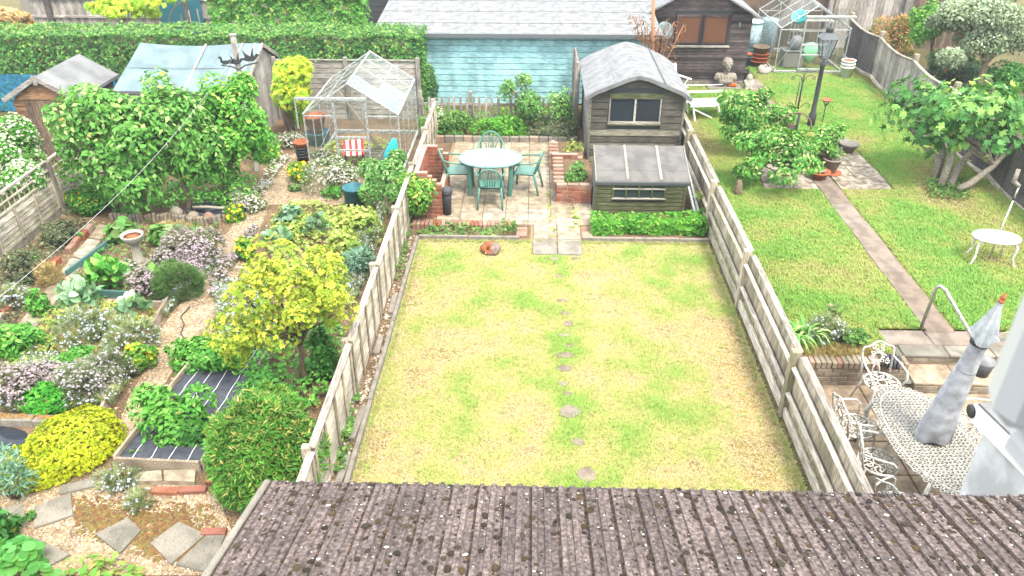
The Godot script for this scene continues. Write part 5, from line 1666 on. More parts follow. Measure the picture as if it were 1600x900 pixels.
func fox() -> void:
	# a fox asleep, curled round with its head laid on its hind quarters; x 0.40 long
	var bones := []
	var ring := []
	for i in 9:
		var t := lerpf(-0.35 * PI, 1.05 * PI, i / 8.0)
		ring.append(Vector3(0.105 * cos(t), 0.075, -0.088 * sin(t)))
	var rad := [0.072, 0.08, 0.082, 0.08, 0.076, 0.074, 0.07, 0.058, 0.05]
	for i in 8:
		bones.append([ring[i], ring[i + 1], rad[i], rad[i + 1]])
	var neck: Vector3 = ring[8]
	var head := Vector3(-0.105, 0.075, 0.055)
	bones.append([neck, head, 0.05, 0.046])
	bones.append([head, head + Vector3(0.05, -0.022, 0.04), 0.038, 0.02])
	bones.append([head + Vector3(0.05, -0.022, 0.04), head + Vector3(0.085, -0.035, 0.055), 0.018, 0.012])
	for s in [-1.0, 1.0]:
		bones.append([head + Vector3(-0.018 + 0.022 * s, 0.035, -0.008 - 0.016 * s), head + Vector3(-0.03 + 0.032 * s, 0.078, -0.012 - 0.022 * s), 0.017, 0.005])
	# brush laid along the front
	bones.append([Vector3(0.13, 0.045, 0.06), Vector3(0.09, 0.04, 0.115), 0.032, 0.042])
	bones.append([Vector3(0.09, 0.04, 0.115), Vector3(-0.01, 0.038, 0.135), 0.042, 0.036])
	bones.append([Vector3(-0.01, 0.038, 0.135), Vector3(-0.07, 0.03, 0.125), 0.034, 0.014])
	# haunch and folded legs
	bones.append([Vector3(0.085, 0.075, 0.02), Vector3(0.03, 0.07, 0.035), 0.072, 0.05])
	bones.append([Vector3(0.03, 0.03, 0.08), Vector3(-0.06, 0.02, 0.09), 0.024, 0.016])
	bones.append([Vector3(-0.06, 0.03, 0.02), Vector3(0.01, 0.02, 0.075), 0.026, 0.016])
	var pn := patch_noise
	var paint := func(p: Vector3) -> Color:
		var q := p * 30.0
		var k := pn.get_noise_3d(q.x, q.y, q.z)
		var org := Color(0.25, 0.07, 0.013).lerp(Color(0.10, 0.03, 0.01), clampf(0.5 + k, 0, 1))
		var gry := Color(0.20, 0.155, 0.135).lerp(Color(0.09, 0.065, 0.055), clampf(0.5 + k, 0, 1))
		var w := smoothstep(-0.005, 0.05, p.x + 0.02 * k) * smoothstep(-0.075, -0.02, p.z)
		var c := org.lerp(gry, w * 0.9)
		if p.x < -0.055 and p.z > 0.095 and p.y < 0.055:
			c = Color(0.40, 0.36, 0.31)
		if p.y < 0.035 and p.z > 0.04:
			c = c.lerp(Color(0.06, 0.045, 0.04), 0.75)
		if p.distance_to(Vector3(-0.02, 0.04, 0.11)) < 0.016:
			c = Color(0.02, 0.018, 0.016)
		if p.y > 0.135 and p.x < -0.07:
			c = Color(0.08, 0.05, 0.035)
		return c
	var o := thing("fox", "sleeping red fox curled up on the lawn near the patio edge", "fox", Vector3(-0.72, 0.004, -12.02))
	part(o, "body", sdf_mesh(bones, 0.011, 0.02, paint), M.dust)
	# fur: short hairs laid along the coat
	var xs := []
	var cs := []
	var b := MB.new()
	b.tri(Vector3(-0.0035, 0, 0), Vector3(0, 0.004, 0.022), Vector3(0.0035, 0, 0))
	var hair := b.done()
	for i in 2600:
		var e: Array = bones[rng.randi() % 9]
		var t := rng.randf()
		var c: Vector3 = e[0].lerp(e[1], t)
		var d := Vector3(rr(-1, 1), rr(0.0, 1), rr(-1, 1)).normalized()
		var at: Vector3 = c + d * (lerpf(e[2], e[3], t) - 0.003)
		var flow: Vector3 = (e[0] - e[1]).normalized() + d * 0.35
		xs.append(Transform3D(along(flow, d), at))
		cs.append(paint.call(at) * rr(0.75, 1.35))
	copies(o, "fur", hair, M.dust, xs, cs)
	for s in [-1.0, 1.0]:
		part(o, "eye", lathe_mesh([Vector2(0, 0.004), Vector2(0.004, 0), Vector2(0, -0.004)], 8), M.black_plastic, Transform3D(Basis(), head + Vector3(0.02 + 0.018 * s, 0.022, 0.028 - 0.016 * s)))


# ------------------------------------------------------------------ things of the garden on the right
func scroll(c: Vector3, r: float, turns: float, a0: float, ux: Vector3, uy: Vector3) -> Array:
	var out := []
	var n := 14
	for i in n + 1:
		var t := float(i) / n
		var a := a0 + TAU * turns * t
		out.append(c + (ux * cos(a) + uy * sin(a)) * r * (1.0 - 0.8 * t))
	return out


func lace(b: MB, pts: Array, r: float, w: float, h: float) -> void:
	# small cast rings laid flat
	for p in pts:
		var ring := []
		for k in 7:
			var a: float = TAU * k / 7 + p.x * 9.0
			ring.append(p + Vector3(cos(a) * r, 0, sin(a) * r))
		b.tube(ring, [w], 4, true)


func iron_chair() -> Node3D:
	var o := thing("iron_chair", "", "chair")
	var I: Material = M.white_iron
	var st := MB.new()
	st.smooth(true)
	var rim := arc(Vector3(0, 0.43, 0), 0.225, 0, TAU * 23 / 24.0, 23, Vector3.RIGHT, Vector3(0, 0, 1))
	st.tube(rim, [0.014], 6, true)
	for k in 6:
		var a := TAU * k / 6
		var u := Vector3(cos(a), 0, sin(a))
		st.tube(scroll(u * 0.135 + Vector3(0, 0.43, 0), 0.075, 1.2, a, Vector3.RIGHT, Vector3(0, 0, 1)), [0.009], 5)
		st.tube(scroll(u.rotated(Vector3.UP, 0.52) * 0.17 + Vector3(0, 0.43, 0), 0.04, 1.0, a + 2.0, Vector3.RIGHT, Vector3(0, 0, 1)), [0.008], 5)
		st.tube([Vector3(0, 0.43, 0) + u * 0.06, Vector3(0, 0.43, 0) + u * 0.22], [0.008], 5)
	st.tube(arc(Vector3(0, 0.43, 0), 0.06, 0, TAU * 11 / 12.0, 11, Vector3.RIGHT, Vector3(0, 0, 1)), [0.009], 5, true)
	part(o, "seat", st.done(), I)
	var B := func(x: float, y: float) -> Vector3:
		return Vector3(x, y, -0.20 - (y - 0.43) * 0.22)
	var top := []
	for i in 15:
		var t := PI * i / 14.0
		top.append(B.call(0.215 * cos(t), 0.74 + 0.13 * sin(t) + 0.02 * sin(t * 5.0)))
	top.push_front(B.call(0.20, 0.44))
	top.append(B.call(-0.20, 0.44))
	part(o, "back_frame", tubes([top], 0.013, 6), I)
	var orn := MB.new()
	orn.smooth(true)
	var bx_ := Vector3.RIGHT
	var by := Vector3(0, 1, -0.22).normalized()
	for i in 8:
		var a := TAU * i / 8
		orn.tube(scroll(B.call(0.085 * cos(a), 0.67 + 0.085 * sin(a)), 0.034, 1.0, a, bx_, by), [0.009], 5)
	orn.tube(arc(B.call(0, 0.67), 0.06, 0, TAU * 13 / 14.0, 13, bx_, by), [0.011], 5, true)
	for s in [-1.0, 1.0]:
		orn.tube(scroll(B.call(0.06 * s, 0.81), 0.045, 1.2, 0, bx_, by), [0.009], 5)
		orn.tube([B.call(0.02 * s, 0.58), B.call(0.05 * s, 0.5), B.call(0.04 * s, 0.44)], [0.009], 5)
		orn.tube(scroll(B.call(0.15 * s, 0.60), 0.045, 1.2, 1.5, bx_, by), [0.008], 5)
	part(o, "back_ornament", orn.done(), I)
	for s in [-1.0, 1.0]:
		part(o, "armrest", tubes([[B.call(0.21 * s, 0.68), Vector3(0.245 * s, 0.66, -0.08), Vector3(0.25 * s, 0.64, 0.07), Vector3(0.24 * s, 0.58, 0.13), Vector3(0.21 * s, 0.45, 0.1)]], 0.013, 6), I)
		for q in [[0.17, 0.15, 0.21, 0.2], [0.17, -0.17, 0.21, -0.27]]:
			part(o, "leg", tubes([[Vector3(q[0] * s, 0.43, q[1]), Vector3(lerpf(q[0], q[2], 0.4) * s, 0.25, lerpf(q[1], q[3], 0.3)), Vector3(q[2] * s, 0.0, q[3])]], 0.0135, 6), I)
	return o


func build_right_things() -> void:
	var py := -0.345
	# long lacy cast table with a covered parasol
	var t := thing("cast_iron_table", "large white lacy cast iron table with rounded ends on the sunken patio", "table", Vector3(4.62, py, -6.98), 0.06)
	var X := 0.50
	var Z := 0.96
	var outline := []
	var tt := MB.new()
	tt.smooth(true)
	tt.tube(outline, [0.026], 6, true)
	outline = []
	for k in 44:
		var a := TAU * k / 44
		outline.append(Vector3(X * signf(cos(a)) * pow(absf(cos(a)), 0.92), 0.72, Z * signf(sin(a)) * pow(absf(sin(a)), 0.88)))
	var inner := []
	for p in outline:
		inner.append(Vector3(p.x * 0.84, 0.72, p.z * 0.9))
	tt.tube(inner, [0.012], 5, true)
	var poly := PackedVector2Array()
	for p in outline:
		poly.append(Vector2(p.x, p.z))
	var pts := []
	var gx := -X + 0.02
	while gx < X:
		var gz := -Z + 0.02
		while gz < Z:
			var q := Vector2(gx + rr(-0.008, 0.008), gz + rr(-0.008, 0.008))
			if Geometry2D.is_point_in_polygon(q, poly) and q.length() > 0.05:
				pts.append(Vector3(q.x, 0.722, q.y))
			gz += 0.05
		gx += 0.05
	lace(tt, pts, 0.0235, 0.0078, 0.72)
	tt.tube(arc(Vector3(0, 0.722, 0), 0.07, 0, TAU * 15 / 16.0, 15, Vector3.RIGHT, Vector3(0, 0, 1)), [0.014], 5, true)
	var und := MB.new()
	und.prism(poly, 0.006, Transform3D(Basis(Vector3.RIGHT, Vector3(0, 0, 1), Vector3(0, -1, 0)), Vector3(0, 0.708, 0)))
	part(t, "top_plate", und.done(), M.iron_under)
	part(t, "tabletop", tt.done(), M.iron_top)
	for sx in [-1.0, 1.0]:
		for sz in [-1.0, 1.0]:
			var lg := MB.new()
			lg.smooth(true)
			lg.tube([Vector3(0.34 * sx, 0.71, 0.7 * sz), Vector3(0.40 * sx, 0.52, 0.74 * sz), Vector3(0.34 * sx, 0.25, 0.7 * sz), Vector3(0.42 * sx, 0.0, 0.78 * sz)], [0.03, 0.026, 0.018, 0.02], 7)
			part(t, "leg", lg.done(), M.white_iron)
	var c0 := iron_chair()
	c0.set_meta("group", "white iron chairs round the lacy table")
	c0.position = Vector3(4.66, py, -8.38)
	c0.rotation.y = 0.1
	c0.set_meta("label", "white cast iron chair at the far end of lacy table, facing the house")
	copy_of(c0, Vector3(4.02, py, -7.50), PI / 2 + 0.1, "white cast iron chair on the fence side, the farther of two side by side")
	copy_of(c0, Vector3(4.06, py, -6.88), PI / 2 - 0.2, "white cast iron chair on the fence side of lacy table, nearer the ribbed roof")
	copy_of(c0, Vector3(4.05, py, -6.18), PI / 2 + 0.5, "white cast iron chair half hidden behind the edge of ribbed roof")
	copy_of(c0, Vector3(5.42, py, -7.55), -PI / 2 - 0.1, "white cast iron chair at the far side of lacy table, beside the parasol")
	copy_of(c0, Vector3(5.36, py, -6.72), -PI / 2 + 0.15, "white cast iron chair beside the white rendered wall")
	# covered parasol
	var u := thing("covered_parasol", "closed parasol in grey fabric cover with red-brown finial standing through lacy table", "parasol", Vector3(4.62, 0.385, -6.98))
	u.rotation = Vector3(0.02, 0, -0.10)
	var cv := MB.new()
	cv.smooth(true)
	var segs := 22
	var prof := [[0.0, 0.178], [0.05, 0.18], [0.25, 0.165], [0.5, 0.142], [0.75, 0.12], [1.0, 0.10], [1.2, 0.086], [1.38, 0.078]]
	var P := func(i: int, k: int) -> Vector3:
		var a := TAU * k / segs
		var w := 1.0 + 0.05 * sin(a * 3.0 + prof[i][0] * 2.0) + 0.03 * sin(a * 5.0 - prof[i][0] * 7.0) + 0.05 * sin(a * 2.0 + 1.0)
		return Vector3(cos(a) * prof[i][1] * w, prof[i][0] + (0.05 * sin(a * 1.0 + 0.6) + 0.02 * sin(a * 4.0) if i == 0 else 0.0), sin(a) * prof[i][1] * w)
	for i in prof.size() - 1:
		for k in segs:
			cv.quad(P.call(i, k), P.call(i + 1, k), P.call(i + 1, (k + 1) % segs), P.call(i, (k + 1) % segs))
	part(u, "cover", cv.done(), M.canvas)
	part(u, "cover_seam", lathe_mesh([Vector2(0.103, 0.988), Vector2(0.106, 0.993), Vector2(0.102, 0.998)], 22), M.felt)
	part(u, "cover_band", lathe_mesh([Vector2(0.088, 1.33), Vector2(0.098, 1.335), Vector2(0.098, 1.385), Vector2(0.085, 1.39)], 22), M.black_plastic)
	var fab := MB.new()
	fab.smooth(false)
	var n := 16
	var fp := [[1.41, 0.13], [1.50, 0.112], [1.64, 0.076], [1.78, 0.042], [1.865, 0.022]]
	for i in fp.size() - 1:
		for k in n:
			var q := []
			for e in [[i, k], [i + 1, k], [i + 1, k + 1], [i, k + 1]]:
				var a: float = TAU * e[1] / n
				var fold: float = 1.0 + (0.20 if e[1] % 2 == 0 else -0.18) * (1.0 - e[0] / 5.0)
				var hem := (0.05 * sin(a * 2.0 + 0.7) + (0.015 if e[1] % 2 == 0 else -0.01)) if e[0] == 0 else 0.0
				q.append(Vector3(cos(a) * fp[e[0]][1] * fold, fp[e[0]][0] + hem, sin(a) * fp[e[0]][1] * fold))
			fab.quad(q[0], q[1], q[2], q[3])
	part(u, "canopy", fab.done(), M.canvas_pale)
	part(u, "canopy_lining", lathe_mesh([Vector2(0.06, 1.36), Vector2(0.09, 1.44), Vector2(0.06, 1.6)], 12), M.canvas_green)
	part(u, "finial", lathe_mesh([Vector2(0.024, 1.86), Vector2(0.034, 1.875), Vector2(0.03, 1.89), Vector2(0.022, 1.9), Vector2(0.03, 1.915), Vector2(0.026, 1.94), Vector2(0.012, 1.955), Vector2(0.012, 1.975), Vector2(0.0, 1.985)], 14), M.terracotta)
	part(u, "pole", tubes([[Vector3(0.0, -0.06, 0), Vector3(0, 0.1, 0)]], 0.022, 8), M.canvas_green)
	# small oval table with a slender pole
	var v := thing("oval_iron_table", "small white cast iron oval table with bare pole through it on the grass", "table", Vector3(7.80, 0, -11.95), -0.12)
	var ot := MB.new()
	ot.smooth(true)
	var oring := []
	for k in 30:
		oring.append(Vector3(0.37 * cos(TAU * k / 30), 0.45, 0.26 * sin(TAU * k / 30)))
	ot.tube(oring, [0.018], 6, true)
	pts = []
	for i in 22:
		for k in 16:
			var q := Vector2(-0.36 + 0.0345 * i + rr(-0.005, 0.005), -0.26 + 0.0345 * k + rr(-0.005, 0.005))
			if pow(q.x / 0.36, 2) + pow(q.y / 0.25, 2) < 0.98:
				pts.append(Vector3(q.x, 0.452, q.y))
	lace(ot, pts, 0.0155, 0.0055, 0.45)
	part(v, "tabletop", ot.done(), M.white_iron)
	for q in [[-0.25, 0.10, -0.33, 0.17], [0.25, 0.10, 0.32, 0.17], [-0.2, -0.14, -0.27, -0.2], [0.2, -0.14, 0.27, -0.2]]:
		var lg := MB.new()
		lg.smooth(true)
		lg.tube([Vector3(q[0], 0.44, q[1]), Vector3(lerpf(q[0], q[2], 0.75), 0.33, lerpf(q[1], q[3], 0.7)), Vector3(lerpf(q[0], q[2], 0.55), 0.15, lerpf(q[1], q[3], 0.55)), Vector3(lerpf(q[0], q[2], 1.1), 0.015, lerpf(q[1], q[3], 1.1)), Vector3(lerpf(q[0], q[2], 1.5), 0.012, lerpf(q[1], q[3], 1.5))], [0.03, 0.026, 0.018, 0.016, 0.016], 7)
		part(v, "leg", lg.done(), M.white_iron)
	var pp := thing("parasol_pole", "slender steel parasol pole rising through the small oval table", "pole", Vector3(7.83, 0, -12.0))
	part(pp, "pole", tubes([[Vector3(0, 0.0, 0), Vector3(0.22, 1.0, -0.25)], [Vector3(0.22, 1.0, -0.25), Vector3(0.27, 1.25, -0.3)]], 0.014, 8), M.steel)
	part(pp, "tilt_joint", tubes([[Vector3(0.22, 0.99, -0.25), Vector3(0.23, 1.05, -0.262)]], 0.02, 8), M.black_plastic)
	part(pp, "cap", tubes([[Vector3(0.27, 1.22, -0.3), Vector3(0.17, 1.3, -0.32)], [Vector3(0.17, 1.27, -0.32), Vector3(0.2, 1.5, -0.36)]], 0.035, 8), M.stone)
	# handrail by the steps
	var hr := thing("handrail", "bent steel handrail beside the garden steps", "handrail", Vector3(0, 0, 0))
	part(hr, "rail", tubes([[Vector3(5.76, 0, -9.79), Vector3(5.72, 0.80, -9.66), Vector3(5.74, 0.85, -9.62), Vector3(5.79, 0.83, -9.56), Vector3(6.12, 0.33, -9.18), Vector3(6.15, 0.25, -9.14), Vector3(6.13, -0.1, -9.1)]], 0.025, 8), M.steel)
	# tyre-like black mat propped on the wall
	var mt := MB.new()
	mt.smooth(true)
	for k in 5:
		mt.tube(arc(Vector3(0, 0.0, -0.1 + 0.05 * k), 0.13, 0.25, PI - 0.25, 10), [0.026], 6)
	tag(part(self, "black_ribbed_arch", mt.done(), M.black_plastic, Transform3D(Basis.from_euler(Vector3(0, 1.2, 0)), Vector3(4.98, -0.01, -8.92))), "black ribbed plastic arch sitting on the retaining wall", "boot scraper")
	var ct := thing("coal_scuttle", "dark metal bucket with pale lid at the edge of the lower step", "bucket", Vector3(6.28, -0.17, -8.95))
	part(ct, "bucket", lathe_mesh([Vector2(0, 0), Vector2(0.1, 0), Vector2(0.14, 0.22), Vector2(0.13, 0.22), Vector2(0.09, 0.02), Vector2(0, 0.02)], 16), M.grey_black)
	part(ct, "lid", lathe_mesh([Vector2(0.14, 0.22), Vector2(0.14, 0.235), Vector2(0.06, 0.28), Vector2(0, 0.285)], 16), M.felt_pale)
	# lamp post
	var l := thing("lamp_post", "dark grey garden lamp post with four-sided glass lantern", "lamp post", Vector3(6.78, 0, -18.7))
	var post := MB.new()
	post.smooth(true)
	post.lathe([Vector2(0, 0), Vector2(0.09, 0), Vector2(0.09, 0.3), Vector2(0.058, 0.36), Vector2(0.05, 1.45), Vector2(0.065, 1.47), Vector2(0.065, 1.54), Vector2(0.045, 1.57), Vector2(0.035, 1.66), Vector2(0, 1.66)], 14)
	part(l, "post", post.done(), M.grey_black)
	part(l, "ladder_bar", tubes([[Vector3(-0.24, 1.52, 0), Vector3(0.24, 1.52, 0)]], 0.012, 6), M.grey_black)
	var lan := part(l, "lantern", tubes([[Vector3(0.09, 1.66, 0.09), Vector3(0.17, 2.12, 0.17)], [Vector3(-0.09, 1.66, 0.09), Vector3(-0.17, 2.12, 0.17)], [Vector3(0.09, 1.66, -0.09), Vector3(0.17, 2.12, -0.17)], [Vector3(-0.09, 1.66, -0.09), Vector3(-0.17, 2.12, -0.17)], [Vector3(0.09, 1.67, 0.09), Vector3(-0.09, 1.67, 0.09), Vector3(-0.09, 1.67, -0.09), Vector3(0.09, 1.67, -0.09), Vector3(0.09, 1.67, 0.09)]], 0.013, 5), M.grey_black)
	for k in 4:
		var bas := Basis(Vector3.UP, PI / 2 * k)
		var pb := MB.new()
		var q := [bas * Vector3(-0.08, 1.68, 0.088), bas * Vector3(0.08, 1.68, 0.088), bas * Vector3(0.155, 2.11, 0.165), bas * Vector3(-0.155, 2.11, 0.165)]
		pb.quad(q[0], q[1], q[2], q[3])
		part(lan, "pane", pb.done(), M.glass_milky)
	var rf := MB.new()
	var ra := [Vector3(0.21, 2.12, 0.21), Vector3(-0.21, 2.12, 0.21), Vector3(-0.21, 2.12, -0.21), Vector3(0.21, 2.12, -0.21)]
	for k in 4:
		var a: Vector3 = ra[k]
		var b: Vector3 = ra[(k + 1) % 4]
		var a2 := Vector3(a.x * 0.4, 2.24, a.z * 0.4)
		var b2 := Vector3(b.x * 0.4, 2.24, b.z * 0.4)
		rf.quad(a, b, b2, a2)
	rf.quad(ra[0], ra[3], ra[2], ra[1])
	part(l, "lantern_roof", rf.done(), M.felt_edge)
	part(l, "lantern_cap", lathe_mesh([Vector2(0.085, 2.23), Vector2(0.085, 2.3), Vector2(0.1, 2.31), Vector2(0.05, 2.36), Vector2(0.02, 2.4), Vector2(0.03, 2.43), Vector2(0, 2.46)], 10), M.grey_black)
	# bird feeder stand, bird table, arched hanger
	var bf := thing("bird_feeder_stand", "black scrolled iron bird feeder stand on the lawn beside the lamp post", "feeder stand", Vector3(6.70, 0, -19.6))
	part(bf, "pole", tubes([[Vector3(0, 0, 0), Vector3(0, 1.0, 0)]], 0.022, 8), M.black_iron)
	part(bf, "pole", tubes([[Vector3(-0.1, 0, 0.05), Vector3(-0.08, 0.85, 0.02)]], 0.012, 6), M.black_iron)
	for s in [-1.0, 1.0]:
		part(bf, "hook", tubes([[Vector3(0, 0.78, 0), Vector3(0.06 * s, 0.95, 0), Vector3(0.17 * s, 1.0, 0), Vector3(0.25 * s, 0.97, 0)] + scroll(Vector3(0.25 * s, 0.92, 0), 0.05, 1.2 * -s, PI / 2, Vector3.RIGHT, Vector3.UP)], 0.009, 5), M.black_iron)
		part(bf, "hook", tubes([[Vector3(0, 0.12, 0), Vector3(0.12 * s, 0.27, 0), Vector3(0.22 * s, 0.3, 0), Vector3(0.28 * s, 0.24, 0), Vector3(0.26 * s, 0.18, 0)]], 0.009, 5), M.black_iron)
	part(bf, "ring", tubes([arc(Vector3(0.05, 1.18, 0), 0.1, 0, TAU, 14, Vector3.RIGHT, Vector3(0, 0.3, 1))], 0.008, 5), M.black_iron)
	part(bf, "stem", tubes([[Vector3(0, 1.0, 0), Vector3(0.06, 1.16, 0)]], 0.009, 5), M.black_iron)
	var bt := thing("bird_table", "small bird table with terracotta dish on black stand, right of lamp post", "bird table", Vector3(7.16, 0, -19.0))
	part(bt, "stand", tubes([[Vector3(0, 0, 0), Vector3(0, 0.5, 0)], [Vector3(0, 0.4, 0), Vector3(0.08, 0.54, 0)], [Vector3(0, 0.4, 0), Vector3(-0.08, 0.54, 0)]], 0.012, 6), M.black_iron)
	part(bt, "dish", lathe_mesh([Vector2(0, 0.54), Vector2(0.11, 0.54), Vector2(0.14, 0.58), Vector2(0.13, 0.58), Vector2(0.1, 0.555), Vector2(0, 0.555)], 20), M.terracotta)
	var ar := thing("iron_arch", "grey arched iron hoop over the pots between the standard shrubs", "arch", Vector3(5.92, 0, -17.3))
	part(ar, "hoop", tubes([arc(Vector3(0, 0.42, 0), 0.38, 0, PI, 16)], 0.018, 6), M.bark)
	part(ar, "post", tubes([[Vector3(0.03, 0, 0), Vector3(0.06, 0.78, 0)]], 0.028, 6), M.black_iron)
	# pots
	var rim := func(r0: float, r1: float, h: float) -> ArrayMesh:
		return lathe_mesh([Vector2(0, 0), Vector2(r0, 0), Vector2(r1, h - 0.03), Vector2(r1 + 0.012, h - 0.03), Vector2(r1 + 0.012, h), Vector2(r1 - 0.012, h), Vector2(r0 * 0.9, 0.05), Vector2(0, 0.05)], 22)
	var d1 := thing("terracotta_bowl", "wide terracotta bowl holding a smaller saucer on the crazy paving", "bowl", Vector3(5.97, 0.025, -15.42))
	part(d1, "bowl", rim.call(0.10, 0.215, 0.16), M.terracotta)
	part(d1, "foot", lathe_mesh([Vector2(0.11, 0), Vector2(0.12, 0), Vector2(0.1, 0.04)], 20), M.terracotta)
	var d1b := thing("terracotta_dish", "small pale terracotta pot sitting inside the wide bowl", "pot", Vector3(5.96, 0.10, -15.43))
	part(d1b, "pot", rim.call(0.09, 0.125, 0.12), pick("pale_brick"))
	var d2 := thing("stone_urn", "pale stone pot with small handles on a terracotta saucer", "pot", Vector3(6.30, 0.045, -15.72))
	part(d2, "body", rim.call(0.11, 0.18, 0.30), M.stone)
	for s in [-1.0, 1.0]:
		part(d2, "handle", tubes([arc(Vector3(0.165 * s, 0.2, 0), 0.035, -PI / 2, PI / 2, 8, Vector3(s, 0, 0))], 0.01, 6), M.stone)
	tag(part(self, "terracotta_saucer", lathe_mesh([Vector2(0, 0), Vector2(0.2, 0), Vector2(0.22, 0.02), Vector2(0.2, 0.02), Vector2(0, 0.01)], 22), M.terracotta, Transform3D(Basis(), Vector3(6.32, 0.026, -15.70))), "flat terracotta saucer under the pale stone pot", "saucer")
	var d2b := thing("stone_pot", "plain pale pot half hidden behind the stone pot with handles", "pot", Vector3(6.10, 0.025, -15.95))
	part(d2b, "body", rim.call(0.1, 0.14, 0.26), pick("pale_brick"))
	var d3 := thing("stone_trough", "dark grey stone planter bowl at the edge of the crazy paving", "planter", Vector3(7.10, 0.025, -16.95), 0.4)
	part(d3, "bowl", rim.call(0.10, 0.20, 0.2), M.dark_stone)
	var d3b := thing("stone_trough", "flatter grey stone planter behind the dark bowl on the paving", "planter", Vector3(7.03, 0.025, -17.4), 0.4)
	part(d3b, "bowl", rim.call(0.12, 0.19, 0.13), M.stone)
	var d4 := thing("stone_barrel_planter", "round cream stone planter under the iron arch", "planter", Vector3(5.75, 0.0, -17.25))
	part(d4, "bowl", rim.call(0.17, 0.21, 0.26), M.white_stone)
	var d5 := thing("dark_pot", "dark pot standing behind the cream planter under the arch", "pot", Vector3(5.93, 0.0, -17.75))
	part(d5, "pot", rim.call(0.12, 0.16, 0.34), M.grey_black)
	part(d5, "inner_pot", lathe_mesh([Vector2(0.12, 0.34), Vector2(0.12, 0.4), Vector2(0.13, 0.4), Vector2(0.1, 0.36), Vector2(0, 0.36)], 18), pick("pale_brick"))
	var rk := MB.new()
	rk.smooth(true)
	rk.lathe([Vector2(0, 0), Vector2(0.24, 0.02), Vector2(0.2, 0.16), Vector2(0.09, 0.3), Vector2(0, 0.33)], 7, Vector3.ZERO, Vector2(1.2, 0.8))
	tag(part(self, "white_rock", rk.done(), M.white_stone, Transform3D(Basis(), Vector3(5.37, 0, -17.3))), "white pointed rock beside the cream planter", "rock")
	# stack of white pots by the far greenhouse
	var wp := thing("white_pot", "white plant pot at the bottom of the stack by the far greenhouse", "pot", Vector3(9.02, 0, -22.9), 0.0, "white stacked pots")
	var pot := rim.call(0.13, 0.19, 0.34) as ArrayMesh
	part(wp, "pot", pot, M.white_plastic)
	copy_of(wp, Vector3(9.02, 0.09, -22.9), 0.4, "second white plant pot up in the stack by the far greenhouse")
	copy_of(wp, Vector3(9.02, 0.18, -22.9), 0.9, "topmost white plant pot in the stack, holding a terracotta pot")
	var tp := thing("terracotta_pot", "terracotta pot nested in the top of the white pot stack", "pot", Vector3(9.02, 0.27, -22.9))
	part(tp, "pot", rim.call(0.12, 0.16, 0.24), M.terracotta)
	# water butts between cabin and greenhouse
	var wb := thing("water_butt", "pale blue plastic water butt between the cabin and far greenhouse", "water butt", Vector3(6.68, 0, -24.9))
	part(wb, "barrel", lathe_mesh([Vector2(0, 0.35), Vector2(0.24, 0.35), Vector2(0.27, 0.7), Vector2(0.29, 1.05), Vector2(0.27, 1.12), Vector2(0.30, 1.12), Vector2(0.30, 1.16), Vector2(0.1, 1.2), Vector2(0, 1.2)], 20), M.pale_blue)
	part(wb, "stand", box(Vector3(0.5, 0.36, 0.5), 0.02), M.dark_teal, Transform3D(Basis(), Vector3(0, 0.18, 0)))
	var wb2 := thing("water_butt", "second pale blue tub seen through the greenhouse glass", "water butt", Vector3(7.45, 0, -26.0))
	part(wb2, "barrel", lathe_mesh([Vector2(0, 0.0), Vector2(0.26, 0.0), Vector2(0.29, 0.95), Vector2(0.31, 1.0), Vector2(0.0, 1.02)], 20), M.pale_blue)
	var gp := thing("teal_pot", "dark teal pot with a terracotta pot on top, beside the cabin corner", "pot", Vector3(6.42, 0, -24.1))
	part(gp, "pot", rim.call(0.12, 0.15, 0.3), M.dark_teal)
	part(gp, "terracotta_pot", lathe_mesh([Vector2(0.1, 0.3), Vector2(0.16, 0.36), Vector2(0.16, 0.4), Vector2(0, 0.38)], 18), M.terracotta)
	for k in 3:
		var bw := thing("terracotta_bowl", ["largest terracotta bowl at the bottom of the stack by the far greenhouse", "middle terracotta bowl of the stack by the far greenhouse", "top terracotta bowl of the stack by the far greenhouse"][k], "bowl", Vector3(6.78 + 0.03 * k, 0.0 + 0.1 * k, -24.1), 0.0, "stacked terracotta bowls")
		part(bw, "bowl", rim.call(0.16, 0.29 - 0.035 * k, 0.2), M.terracotta)
	var bk := thing("wicker_basket", "dark broken basket on top of the stacked terracotta bowls", "basket", Vector3(6.82, 0.36, -24.15))
	part(bk, "basket", rim.call(0.16, 0.24, 0.22), M.bark)
	# bust on its slab with small figures beside it
	stone_bust()
	for q in [["stone_figure", "squat pale stone garden figure at the cabin corner", Vector3(5.95, 0, -21.75), 0.16, 0.42], ["black_planter", "black planter tub at the cabin's corner", Vector3(5.92, 0, -22.3), 0.14, 0.5]]:
		var o := thing(q[0], q[1], "figure" if q[0] == "stone_figure" else "planter", q[2])
		if q[0] == "stone_figure":
			var pn := patch_noise
			part(o, "body", sdf_mesh([[Vector3(0, 0.08, 0), Vector3(0, 0.2, 0), 0.13, 0.11], [Vector3(0, 0.32, 0.02), Vector3(0, 0.34, 0.02), 0.085, 0.08], [Vector3(0.11, 0.22, 0.02), Vector3(0.07, 0.12, 0.1), 0.04, 0.035], [Vector3(-0.11, 0.22, 0.02), Vector3(-0.07, 0.12, 0.1), 0.04, 0.035], [Vector3(0.07, 0.03, 0.1), Vector3(0.07, 0.03, 0.14), 0.04, 0.035], [Vector3(-0.07, 0.03, 0.1), Vector3(-0.07, 0.03, 0.14), 0.04, 0.035]], 0.02, 0.03, func(_p: Vector3) -> Color: return Color(0.27, 0.25, 0.21)), M.dust)
		else:
			part(o, "tub", rim.call(0.12, 0.16, 0.36), M.black_plastic)
	var of := MB.new()
	of.smooth(true)
